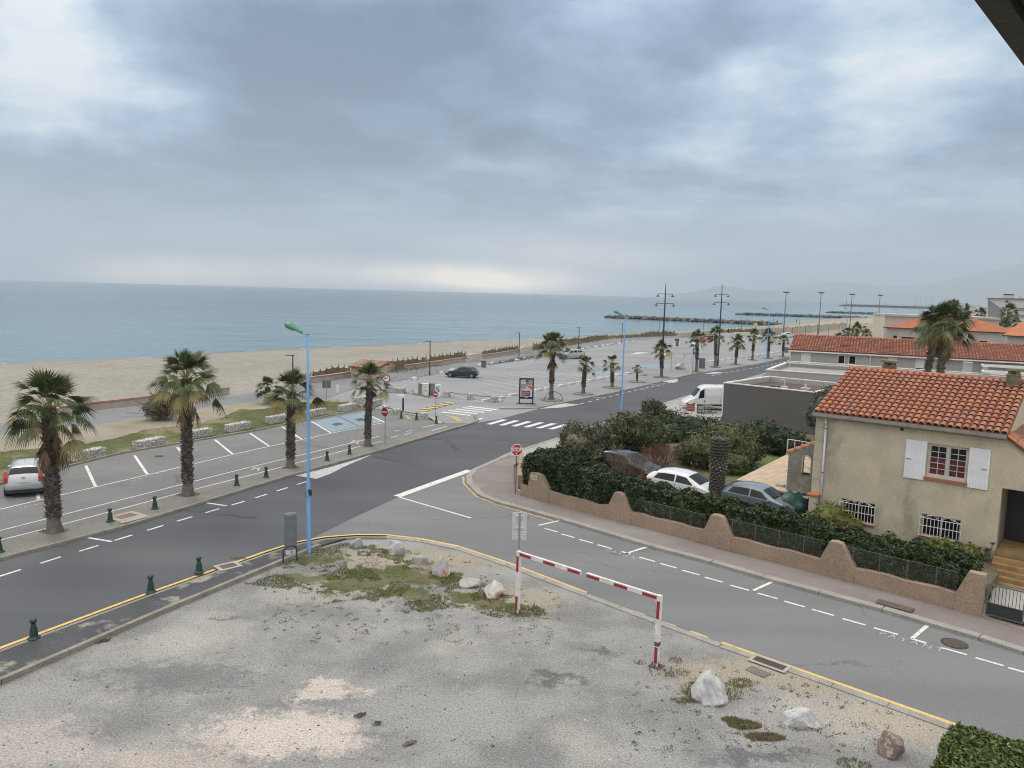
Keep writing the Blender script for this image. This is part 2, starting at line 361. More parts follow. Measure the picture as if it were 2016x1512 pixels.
# ---------------------------------------------------------------- land, beach, sea
INN = [(0, 833), (185, 806), (444, 778), (612, 750), (692, 737), (797, 723), (914, 707), (1020, 690), (1114, 677), (1200, 663), (1335, 659), (1420, 654), (1500, 650), (1560, 640), (1640, 632), (1725, 626), (1800, 622)]
WAT = [(0, 716), (185, 708), (444, 694), (612, 685), (692, 681.5), (797, 677.5), (914, 671.5), (1020, 668), (1114, 666), (1200, 660), (1335, 653), (1432, 647), (1518, 642), (1561, 636), (1637, 628), (1723, 623), (1800, 620)]
inn = [Vector((-95, -90, 0)), Vector((-60, 10, 0))] + [gp(*p) for p in INN]
wat = [Vector((-150, -60, 0)), Vector((-100, 40, 0))] + [gp(*p, -1.2) for p in WAT]
dl = (inn[-1] - inn[-4]).normalized()
inn += [inn[-1] + dl * 900, inn[-1] + dl * 2500]; wat += [wat[-1] + dl * 900, wat[-1] + dl * 2500]
mb = MB(); mb.flat([(p.x, p.y, -.06) for p in inn] + [(3600, 3000, -.06), (3600, -150, -.06), (0, -150, -.06)])
tag(mb.build('ground', M['earth']), kind='structure')
mb = MB(); rows = ((-.02, -.045), (.3, -.10), (.62, -.28), (.85, -.65), (1.0, -1.2), (1.3, -2.4))
# refine along the shore so the sand can undulate
def dens(ps, n=5):
    out = []
    for a, b in zip(ps[:-1], ps[1:]):
        for k in range(n): out.append(a.lerp(b, k / n))
    return out + [ps[-1]]
di, dw = dens(inn), dens(wat); W_ = len(rows)
for i, (a, b) in enumerate(zip(di, dw)):
    for s, z in rows:
        jit = .02 * math.sin(i * 1.7) + .012 * math.sin(i * .6 + 1) if s > .9 else 0
        p = a.lerp(b, s + jit); mb.v.append((p.x, p.y, z + (.05 * math.sin(i * .9 + s * 9) if .1 < s < .9 else 0)))
for i in range(len(di) - 1):
    for j in range(W_ - 1): mb.f.append((i * W_ + j, (i + 1) * W_ + j, (i + 1) * W_ + j + 1, i * W_ + j + 1)[::-1]); mb.m.append(0)
# damp sand by the water
mt, N, b = new_mat('beach', .9, 0, .3)
pos = N.n('ShaderNodeNewGeometry').outputs['Position']
base = N.mix(N.ramp(N.noise(pos, .06, 5), .35, .65), (.245, .235, .212), (.205, .197, .178))
base = N.mix(N.ramp(N.noise(pos, .35, 6, .7), .5, .68), base, (.285, .268, .232))
base = N.mix(.25, base, N.mix(N.ramp(N.noise(pos, 1.6, 4, .8), .35, .65), (.13, .115, .09), (.45, .40, .32)))
zz = N.math('ADD', N.sep(pos)[2], N.math('MULTIPLY', N.noise(pos, .12, 4), .25))
base = N.mix(N.ramp(N.noise(pos, .9, 9, .8), .62, .7, 0, .55), base, (.11, .095, .075))
damp = N.ramp(zz, -.95, -.45, 1.0, 0.0)
base = N.mix(damp, base, (.15, .122, .09)); N.put(b.inputs['Base Color'], base); N.put(b.inputs['Roughness'], N.math('SUBTRACT', .9, N.math('MULTIPLY', damp, .5)))
bn = N.n('ShaderNodeBump'); bn.inputs['Strength'].default_value = .6; bn.inputs['Distance'].default_value = .06; N.put(bn.inputs['Height'], N.noise(pos, 1.2, 5, .7)); N.put(b.inputs['Normal'], bn.outputs[0])
tag(mb.build('beach', mt, smooth=True), kind='structure')
mt, N, b = new_mat('sea_water', .16, 0, .5)
pos = N.n('ShaderNodeNewGeometry').outputs['Position']
mp = N.n('ShaderNodeMapping'); mp.inputs['Rotation'].default_value = (0, 0, R(-25)); mp.inputs['Scale'].default_value = (.45, 1, 1); N.put(mp.inputs['Vector'], pos)
big = N.noise(mp.outputs[0], .005, 4); 
# turquoise shallows over sand, deep blue-grey beyond: depth follows distance from the shore line
q = N.sep(pos); shore = N.math('SUBTRACT', N.math('MULTIPLY', q[1], .50), N.math('MULTIPLY', q[0], .866))
sh = N.ramp(N.math('ADD', shore, N.math('MULTIPLY', N.math('SUBTRACT', big, .5), 300)), 60, 420, 1.0, 0.0)
c = N.mix(N.ramp(big, .35, .65), (.030, .075, .105), (.045, .10, .13)); c = N.mix(sh, c, (.085, .17, .20))
N.put(b.inputs['Base Color'], c)
h = N.math('ADD', N.noise(mp.outputs[0], .22, 5, .6), N.math('MULTIPLY', N.noise(mp.outputs[0], .03, 3), 3.0))
bn = N.n('ShaderNodeBump'); bn.inputs['Strength'].default_value = .9; bn.inputs['Distance'].default_value = .55; N.put(bn.inputs['Height'], h); N.put(b.inputs['Normal'], bn.outputs[0])
b.inputs['IOR'].default_value = 1.33
mb = MB(); mb.flat([(-14000, -3000), (14000, -3000), (14000, 10500), (-14000, 10500)], -1.2)
tag(mb.build('sea', mt), kind='structure')
# narrow line of foam where the ripples meet the sand
mb = MB(); fo = [a.lerp(b, .985 + .01 * math.sin(i * 2.1)) for i, (a, b) in enumerate(zip(di, dw))][4:60]
for i in range(len(fo) - 1):
    a, b_ = fo[i], fo[i + 1]
    if i % 3 != 1: mb.flat([(a.x, a.y), (b_.x, b_.y), (b_.x - .35, b_.y + .3), (a.x - .25, a.y + .25)], -1.19)
tag(mb.build('surf_foam', mat('foam', (.6, .62, .62), (.4, .42, .42), 2, .7, world=True)), kind='stuff')

# ---------------------------------------------------------------- roads and pavements
KERB_L = [(-70, 1117), (0, 1098), (250, 1033), (560, 938), (745, 887), (885, 845), (925, 834)]
PALM_KERB = [(984, 805), (1018, 805), (1061, 803.5), (1085, 798), (1130, 789), (1213, 772.7), (1312, 749), (1362, 737), (1440, 725.6), (1491.7, 717), (1553, 703.6), (1640, 690)]
KERB_R = [(918, 937), (930, 924), (980, 902), (998, 893), (1099, 861), (1200, 828), (1320, 789), (1426, 757), (1500, 736), (1580, 714)]
KERB_S = [(918, 937), (919, 951), (943, 974.5), (980, 989), (1000, 994), (1106, 1023), (1280, 1075), (1400, 1107), (1500, 1136), (1737, 1200), (1929, 1256), (2016, 1284), (2250, 1352)]
YEL = [(-80, 1308), (0, 1276), (300, 1165), (450, 1112), (520, 1087), (580, 1068), (640, 1057), (700, 1052.5), (760, 1053), (830, 1061), (900, 1075), (1000, 1108), (1155, 1167), (1290, 1217), (1420, 1265), (1640, 1342), (1870, 1423), (1990, 1466)]
sheet('main_road', KERB_L[:-1] + [(925, 836), (948, 831), (984, 825), (1018, 816), (1059, 805.7)] + PALM_KERB[2:] + KERB_R[::-1][:-1] + [(785, 978), (690, 1022), (610, 1062), (575, 1070)] + YEL[:5][::-1], 0.004, M['road'])
sheet('side_road', [(760, 985), (925, 915)] + KERB_S + [(2250, 1560)] + YEL[:4:-1] + [(560, 1072)], 0.0, M['side'])
sheet('car_park', [(920, 838), (948, 831), (984, 825), (1018, 816), (1059, 805.7)] + PALM_KERB[2:] + [(1640, 671), (1560, 663), (1480, 662), (1420, 662), (1330, 666), (1260, 669), (1188, 682), (1153, 687), (1052, 704), (1002, 713), (940, 722), (870, 735), (800, 747), (690, 768), (640, 786), (686, 789), (713, 796), (730, 803), (815, 818), (870, 831)], -.012, M['carpark'])
sheet('promenade', [(-80, 842), (0, 833), (185, 810), (444, 783), (480, 776), (615, 752), (692, 740), (797, 727), (914, 711), (980, 702), (1024, 693), (1114, 680), (1198, 667), (1300, 661), (1420, 656), (1500, 652), (1500, 656), (1420, 662), (1330, 666), (1260, 668.7), (1188, 681.5), (1153, 686.5), (1052, 703), (1002, 712), (940, 721), (870, 734), (800, 746), (690, 767), (640, 787), (480, 794), (444, 799), (201, 835), (0, 858), (-80, 869)], -.02, M['prom'])
sheet('verge', [(-80, 869), (0, 857), (201, 834), (444, 798), (480, 793), (512, 790), (639, 786), (686, 788), (713, 796), (716, 806), (612, 826), (500, 849), (238, 893), (90, 930), (-80, 975)], .0, M['verge_sand'])
def ragged(px, amp, n=7):
    out = []
    for (a, b) in zip(px, px[1:] + px[:1]):
        for k in range(n): out.append((a[0] + (b[0] - a[0]) * k / n + rnd.uniform(-amp, amp) * 2.5, a[1] + (b[1] - a[1]) * k / n + rnd.uniform(-amp, amp)))
    return out
TURF = [(-80, 905), (0, 889), (61, 884), (148, 876), (222, 864), (286, 845), (343, 840), (440, 822), (470, 806), (520, 806), (560, 798), (639, 790), (686, 791), (711, 798), (713, 804), (612, 823.5), (500, 846), (238, 890), (90, 926.5), (-80, 970)]
sheet('turf', ragged(TURF, 1.3), .006, M['turf'])
# strip of bays with the palm pavement, raised on its kerb
PK = [(-80, 972), (90, 930), (238, 893), (500, 849), (612, 826), (716, 806), (735, 805), (815, 821), (870, 832), (925, 833)]
mb = MB(); mb.prism([gp(x, y, .1) for x, y in PK + [(900, 842), (885, 845.5)] + KERB_L[::-1][2:]], -.05, .1); tag(mb.build('parking_strip', M['park']), kind='structure')
PV = [(925, 834.5), (885, 844.5), (745, 886), (560, 937), (250, 1031), (0, 1096), (-80, 1117), (-80, 1084), (0, 1066), (122, 1033.5), (354, 971.5), (500, 934.5), (713, 878.5), (752, 869.5), (840, 848)]
mb = MB(); mb.flat([gp(x, y, .104) for x, y in PV]); tag(mb.build('palm_pavement', M['grey_pave']), kind='structure')
def kerb(name, px, w, h, mt, z=0.0, joint=1.0, side=0):
    pts = [gp(x, y, z) for x, y in px]; P2 = []
    for a, b in zip(pts[:-1], pts[1:]):
        n = max(1, int((b - a).length / joint))
        for k in range(n): P2.append((a.lerp(b, k / n), a.lerp(b, (k + .985) / n)))
    mb = MB()
    for a, b in P2:
        d = (b - a).normalized(); nn = Vector((-d.y, d.x, 0))
        mb.prism([a + nn * (side - .5) * w, b + nn * (side - .5) * w, b + nn * (side + .5) * w, a + nn * (side + .5) * w], -.04, h)
    return tag(mb.build(name, mt), kind='structure')
kerb('kerb', KERB_L + [(938, 829), (940, 824), (934, 818.5)], .2, .125, M['kerb'], z=.1)
kerb('kerb', PALM_KERB, .22, .07, M['kerb'], joint=2)
kerb('kerb', KERB_S, .36, .125, M['kerb_pale'], joint=1.6, side=.45, z=.1)
kerb('kerb', KERB_R[:6] + KERB_R[6:], .36, .12, M['kerb_pale'], joint=2, side=-.45, z=.1)
kerb('kerb', [(-80, 975), (90, 930), (238, 893), (500, 849), (612, 826), (716, 806)], .16, .2, M['kerb'], z=.1)
kerb('kerb', [(-80, 1372), (0, 1340), (300, 1210), (560, 1102), (630, 1073)], .17, .16, M['kerb'], z=.1, joint=.95)
kerb('kerb', [(700, 766), (780, 771), (830, 779), (845, 783)], .3, .14, M['kerb'])
mb = MB(); mb.prism([gp(x, y, .08) for x, y in [(-80, 1306), (0, 1278), (300, 1169), (450, 1115), (560, 1078), (630, 1062), (690, 1057), (640, 1071), (560, 1101), (300, 1209), (0, 1338), (-80, 1370)]], -.04, .08); tag(mb.build('near_pavement', M['dark_pave']), kind='structure')
kerb('kerb', [(x, y + 3.5) for x, y in YEL[:9]], .14, .085, M['kerb'], z=.08, side=-.5)
INNER = [(2250, 1312), (2016, 1240), (1935, 1213), (1650, 1138), (1420, 1082), (1235, 1028), (1035, 976), (1012, 957), (1012, 915), (1040, 900), (1110, 876), (1200, 842), (1330, 802), (1426, 770), (1500, 748), (1580, 722)]
mb = MB(); mb.prism([gp(x, y, .1) for x, y in KERB_S[::-1][:-1] + [(925, 932)] + KERB_R[1:] + INNER[::-1]], -.05, .1); tag(mb.build('garden_side_pavement', M['pink']), kind='structure')
mb = MB(); mb.flat([gp(x, y, .106) for x, y in [(1000, 896), (1099, 864), (1200, 830), (1320, 791), (1426, 759), (1500, 738), (1500, 748), (1426, 770), (1330, 802), (1200, 842), (1110, 876), (1040, 900)]]); tag(mb.build('pale_pavement', M['pale_pave']), kind='structure')
tag(MB().flat([gp(x, y) for x, y in [(-90, 1376), (0, 1343), (300, 1213), (560, 1104), (630, 1073), (700, 1060), (760, 1055.5)] + [(x, y + 4) for x, y in YEL[9:]] + [(2016, 1480), (2016, 1900), (-500, 1900)]], .003).build('gravel_lot', M['gravel']), kind='structure')
kerb('kerb', [(760, 1058), (830, 1066), (900, 1080), (1000, 1113.5), (1155, 1173), (1290, 1224), (1420, 1272), (1640, 1350), (1870, 1433), (1990, 1477)], .3, .035, M['kerb_pale'], joint=1.5)
M['soil'] = ground_mat('garden_soil', (.13, .11, .075), (.10, .095, .055), .3, (.09, .10, .04), .25, (.5, .65), .3, 5)
_w0, _w1 = gp(1035, 977, .1), gp(1937, 1213, .1); _wd = (_w1 - _w0).normalized(); _wn = Vector((-_wd.y, _wd.x, 0)); mb = MB(); mb.prism([gp(1040, 925, .55), _w0 + _wd * .1 + _wn * .14, _w1 - _wd * .3 + _wn * .14, _w1 - _wd * .3 + _wn * 4] + [gp(x, y, .55) for x, y in [(1900, 1000), (1660, 880), (1640, 862), (1450, 835), (1330, 835), (1240, 858), (1120, 884)]], -.05, .55); tag(mb.build('garden_ground', M['soil']), kind='structure')
sheet('lawn', [(1380, 935), (1440, 900), (1560, 885), (1600, 905), (1540, 920), (1460, 950)], .556, M['lawn'])
sheet('porch_path', [(1945, 1205), (2016, 1225), (2120, 1240), (2100, 1130), (1960, 1120)], .112, M['pale_pave'])
sheet('cafe_terrace', [(1320, 798), (1400, 768), (1445, 764), (1445, 850), (1330, 856), (1300, 830)], .11, M['pale_pave'])
sheet('sand_court', [(1490, 666), (1560, 655), (1640, 644), (1725, 634), (1760, 650), (1700, 668), (1600, 676)], -.03, M['verge_sand'])

# ---------------------------------------------------------------- painted markings
def marks(name, mt, build, z):
    mb = MB(); build(mb); return tag(mb.build(name, mt), kind='structure')
def bay_lines(mb):
    z = .112; L = lambda a, b, w=.12: gline(mb, a, b, w, z, zp=.1)
    for pl in ([(-60, 1019), (0, 1003), (188, 959), (291, 935), (459, 895), (530, 879), (595, 865.5), (653, 853), (758, 831.8)],
               [(-60, 1060), (0, 1045), (354, 955), (480, 923), (747, 859)], [(-60, 1079), (0, 1064), (122, 1033), (354, 971), (500, 934), (713, 878), (752, 869)]):
        ribbon(mb, [gp(*p, .1) for p in pl], .11, z)
    for a, b in (((169, 917), (188, 958)), ((265, 897), (290, 934)), ((349, 881), (378, 915)), ((423, 866), (459, 895)), ((492, 853), (529, 878)), ((555, 840), (594, 865)), ((613.6, 830), (652, 853)), ((715, 812), (758, 832)), ((70, 946), (76, 984))): L(a, b, .16)
    for k, (a, b) in enumerate((((770, 862), (784, 858)), ((796, 856), (810, 852)), ((775, 849), (787, 847)), ((800, 850), (812, 847)), ((833, 842), (856, 836)), ((850, 848), (880, 839)))): L(a, b, .1)
    for x, y in ((505, 925), (700, 872)):      # little walking figures painted on the lane
        for a, b in (((0, 0), (10, -4)), ((10, -4), (22, -6)), ((10, -4), (14, 2)), ((2, -6), (18, -1))): L((x + a[0] - 10, y + a[1]), (x + b[0] - 10, y + b[1]), .1)
marks('bay_marking', M['white'], bay_lines, 0)
def blue(mb):
    for q in (((616, 830.5), (664, 820.5), (704, 839.5), (654, 851.5)), ((669, 819.5), (714, 812.5), (755, 830.5), (708.5, 838.5))): mb.flat([gp(*p, .1) for p in q], .108)
marks('blue_bay_marking', M['blue_bay'], blue, 0)
def patches(mb):
    for q in (((652, 836), (665, 831.5), (678, 835), (661, 839)), ((698, 826), (712, 823), (722, 827), (706, 830))): mb.flat([gp(*p, .1) for p in q], .112)
marks('dark_bay_symbol', M['road'], patches, 0)
def road_white(mb):
    z = .009
    path = [gp(*p) for p in ((-20, 1141), (90, 1106), (228, 1063.5), (343, 1028), (485, 986), (590, 952.5))]
    for p, d in along(path, 1.62, .3): ribbon(mb, [p, p + d * .85], .13, z)
    for a, b in (((165, 1057.5), (220, 1066.5)), ((405, 990), (446, 996))): gline(mb, a, b, .14, z)
    path = [gp(*p) for p in ((1141, 795.5), (1180, 786), (1240, 771), (1322, 752.5))]
    for p, d in along(path, 1.75, .2): ribbon(mb, [p, p + d * .9], .14, z)
    for a, b in (((1155, 781), (1192, 784)), ((1235, 765), (1272, 767)), ((1279, 757), (1300, 759))): gline(mb, a, b, .14, z)
    path = [gp(*p) for p in ((1400, 740), (1450, 730), (1500, 722), (1550, 711))]
    for p, d in along(path, 2.6, .2): ribbon(mb, [p, p + d * 1.3], .14, z)
    a, b = gp(782, 977.5), gp(925, 926); ribbon(mb, [a, b], .5, z)
    gline(mb, (786, 979), (927, 1020), .13, z)
    for k in range(-1, 6):                                  # crossing over the main road
        p = (956.4 + 24.3 * k, 835.2 + 1.9 * k); q = [p, (p[0] + 11.4, p[1] + .7), (p[0] + 43, p[1] - 8.6), (p[0] + 31.7, p[1] - 9.4)]
        if k == -1: q = [(941.5, 823.5), (953.5, 823.2), (945, 826.8), (940, 826)]
        mb.flat([gp(*v) for v in q], z)
    for x, y in ((868, 812), (881, 809), (895, 806.2), (909, 803.4), (920, 801)):   # crossing over the car park entrance
        mb.flat([gp(*v) for v in ((x, y), (x + 4, y - 1.6), (x + 61, y + 5), (x + 57.5, y + 6.8))], z)
    for seg in ((1085, 1044), (1118, 1055), (1154, 1066), (1190, 1076.5), (1274, 1101.5), (1316, 1114), (1360, 1127.5), (1405, 1141.5), (1456, 1157.5), (1511, 1173.5), (1564, 1189.5), (1620, 1206), (1681, 1224.5), (1744, 1243), (1877, 1282), (1948, 1303), (2014, 1323)):
        p = gp(*seg); d = Vector((WD.x, WD.y)); ribbon(mb, [p.xy - d * .38, p.xy + d * .38], .12, z)
    for a, b in (((1060, 1034.5), (1107, 1024)), ((1233, 1090), (1281, 1074.5)), ((1483, 1163), (1525, 1143.5)), ((1795, 1258), (1829, 1229)), ((1224, 1086), (1241, 1091.5)), ((1795, 1258), (1824, 1266.5))): gline(mb, a, b, .13, z)
marks('white_marking', M['white'], road_white, 0)
def hatched(mb):
    mb.flat([gp(*p) for p in ((582, 936.5), (623, 943), (650, 933), (680, 918), (735, 894), (690, 908), (645, 921))], .008)
    mb.flat([gp(*p) for p in ((1062, 804.8), (1092, 797.5), (1112, 794), (1143, 796.5), (1105, 802.5))], .008)
    mb.flat([gp(*p) for p in ((1304, 751.8), (1322, 746.2), (1334, 745.5), (1335, 750.5), (1327, 753.6))], .008)
    mb.flat([gp(*p) for p in ((1385, 736.5), (1405, 732.3), (1425, 733), (1410, 736))], .008)
marks('hatched_marking', M['hatch'], hatched, 0)
def yellow(mb):
    ribbon(mb, [gp(*p) for p in YEL[:13]], .15, .009)
    ribbon(mb, [gp(*p) for p in YEL[14:]], .15, .009)
    for a, b in (((1238, 1201), (1268, 1211)), ((1303, 1225), (1330, 1234)), ((1358, 1243), (1392, 1256))): gline(mb, a, b, .16)
marks('yellow_marking', M['yellow'], yellow, 0)
def yellow2(mb):
    ribbon(mb, [gp(*p) for p in ((912, 939), (913, 952), (938, 977.5), (976, 993), (1090, 1025.5))], .13, .009)
    gline(mb, (1183, 1183), (1205, 1190), .14)
    for q in (((793, 816), (803, 822), (812, 829), (803, 827.5)), ((838, 818.5), (856, 825), (873, 836), (862, 836)), ((868, 816), (900, 821), (913, 829), (902, 831), (890, 823))): mb.flat([gp(*p) for p in q], .12 if q[0][0] < 865 else .009)
    mb.flat([gp(*p) for p in ((984, 800.5), (992, 802), (1000, 805.5), (990, 805))], .009)
marks('faded_yellow_marking', M['yellow_faded'], yellow2, 0)
def hump(mb, mi):
    for k in range(11):
        if k % 2 != mi: continue
        a0, a1 = k / 11, (k + 1) / 11
        P = lambda f, y: gp(818 + 62 * f, 808.5 - 16.5 * f) .lerp(gp(835 + 58 * f, 811 - 16 * f), y)
        mb.flat([P(a0, 0), P(a1, 0), P(a1 + .07, 1), P(a0 + .07, 1)], .03)
marks('speed_hump_yellow', M['yellow'], lambda mb: hump(mb, 0), 0); marks('speed_hump_dark', M['road'], lambda mb: hump(mb, 1), 0)
STOPS = [(959, 789.3), (985, 784.5), (1010.7, 778.7), (1035, 774), (1060, 769.3), (1080, 765), (1106.7, 760), (1124.8, 756.3), (1143.5, 753), (1164, 749.5), (1183, 746.2), (1199, 743), (1217, 739.6), (1237.7, 735.7)]
STOPS2 = [(1388, 714.3), (1401, 712.3), (1413, 711), (1426, 709), (1438, 707.3), (1450, 705.3), (1461, 704.2), (1472, 702.8), (1482, 701), (1492.6, 699.8), (1502.6, 698.2), (1512, 697), (1521.7, 695.7), (1531, 694.2)]
def cp_lines(mb):
    z = -.004
    ribbon(mb, [gp(*p) for p in ((940, 792),) + tuple(STOPS)], .1, z); ribbon(mb, [gp(*p) for p in STOPS2], .1, z)
    for k, (p, d) in enumerate(along([gp(945, 793), gp(1060, 769), gp(1238, 736)], 2.55, .5)):
        e = Vector((-.60, .80)); ribbon(mb, [p + e * .1, p + e * 5.0], .11, z)
    for p, d in along([gp(880, 738), gp(1005, 713), gp(1150, 689)], 2.6, 0): ribbon(mb, [p, p + Vector((.62, -.62)) * 4.6], .11, z)
    for p, d in along([gp(960, 756), gp(1080, 733), gp(1190, 712)], 2.6, 0): ribbon(mb, [p + Vector((-.6, .7)) * 4, p - Vector((-.6, .7)) * 4], .1, z)
    for p, d in along([gp(1385, 712), gp(1530, 692)], 2.7, 0): ribbon(mb, [p, p + Vector((-.70, .72)) * 5], .11, z)
    for p, d in along([gp(700, 757), gp(880, 737)], 3, 0): ribbon(mb, [p, p + Vector((.9, -.5)) * 5], .1, z)
    for q in (((1241, 698), (1254, 693.5), (1277, 694), (1262, 696)), ((1289, 697.5), (1316, 695.5), (1322, 697), (1296, 699)), ((1353, 676), (1365, 673), (1385, 674.5), (1370, 677))): mb.flat([gp(*p) for p in q], z)
    gline(mb, (1330, 684), (1375, 683), .2, z); gline(mb, (1345, 676), (1420, 674), .2, z)
marks('car_park_marking', M['faded'], cp_lines, 0)
def cp_blue(mb):
    for q in (((1168, 733), (1185, 729.5), (1235, 734), (1238, 737), (1213, 741)), ((1255, 720), (1278, 718), (1320, 722), (1312, 726), (1290, 726))): mb.flat([gp(*p) for p in q], -.007)
marks('car_park_blue_marking', line_mat('car_park_blue', (.19, .33, .45), (.2, .21, .22), (.42, .62)), cp_blue, 0)
# PAYANT, written twice along the parking lane
M['letters'] = line_mat('white_letter_paint', (.48, .48, .48), (.2, .2, .2), (.42, .6))
for (ax, ay), (bx, by), sz in (((1744, 1250), (1843, 1278), .5), ((1201, 1085), (1257, 1101), .46), ((1050, 1030), (1052, 1031), 0)):
    if not sz: continue
    a, b = gp(ax, ay), gp(bx, by); c = (a + b) / 2; ang = math.atan2(b.y - a.y, b.x - a.x)
    L = (b - a).length
    Mx = Matrix.Translation((c.x, c.y, .0105)) @ Matrix.Rotation(ang, 4, 'Z') @ Matrix.Diagonal((L / (4.1 * sz), .9, 1, 1))
    tag(text_mesh('road_lettering', 'P A Y A N T', sz, M['letters'], M=Mx, ext=.0), kind='structure')
for (ax, ay), (bx, by) in (((45, 1000), (88, 989)), ((268, 945), (323, 930)), ((440, 906), (486, 892)), ((600, 868), (618, 863))):
    a, b = gp(ax, ay, .1), gp(bx, by, .1); c = (a + b) / 2; ang = math.atan2(b.y - a.y, b.x - a.x)
    Mx = Matrix.Translation((c.x, c.y, .1125)) @ Matrix.Rotation(ang, 4, 'Z') @ Matrix.Diagonal(((b - a).length / 2.1, .8, 1, 1))
    tag(text_mesh('bay_lettering', 'P A Y A N T', .5, M['letters'], M=Mx, ext=.0), kind='structure')
# ---------------------------------------------------------------- palms
M['trunk'] = mat('palm_trunk', (.115, .09, .075), (.07, .055, .048), 5, .95, bump=.6, island=.35, c3=(.19, .17, .15), s3=2)
M['trunk_base'] = mat('palm_trunk_base', (.14, .12, .105), (.10, .085, .075), 3, .95, bump=.6, c3=(.2, .18, .16), s3=2)
M['frond'] = leaf_mat('palm_frond', (.024, .042, .012), (.082, .105, .034), .5, (.16, .14, .06), .1)
M['frond_old'] = leaf_mat('palm_frond_old', (.15, .14, .045), (.22, .19, .075), .6, (.2, .14, .07), .3)
M['frond_dead'] = leaf_mat('palm_frond_dead', (.10, .062, .035), (.20, .14, .085), .8)
M['stalk'] = mat('palm_stalk', (.20, .19, .08), (.26, .2, .11), 3, .6)
UP = Vector((0, 0, 1))
def fan(mb, c, d, s, L, A, nseg, droop, r, mi):
    for k in range(nseg):
        a = -A + 2 * A * (k + .5) / nseg; l = L * (1 - .28 * (abs(a) / A) ** 2) * r.uniform(.88, 1.08)
        dr = d * math.cos(a) + s * math.sin(a); pp = s * math.cos(a) - d * math.sin(a); wd = l * A / nseg * 1.0
        lift = (d.cross(s)) * (.10 * abs(math.sin(a)) * l)
        p1 = c + dr * l * .30 + lift * .3; p2 = c + dr * l * .64 + lift - UP * droop * l * .10; p3 = c + dr * l + lift * .8 - UP * droop * l * r.uniform(.32, .62)
        mb.add([c - pp * .01, c + pp * .01, p1 + pp * wd * .8, p1 - pp * wd * .8, p2 + pp * wd * .42, p2 - pp * wd * .42, p3], [(0, 1, 2, 3), (3, 2, 4, 5), (5, 4, 6)], mi)
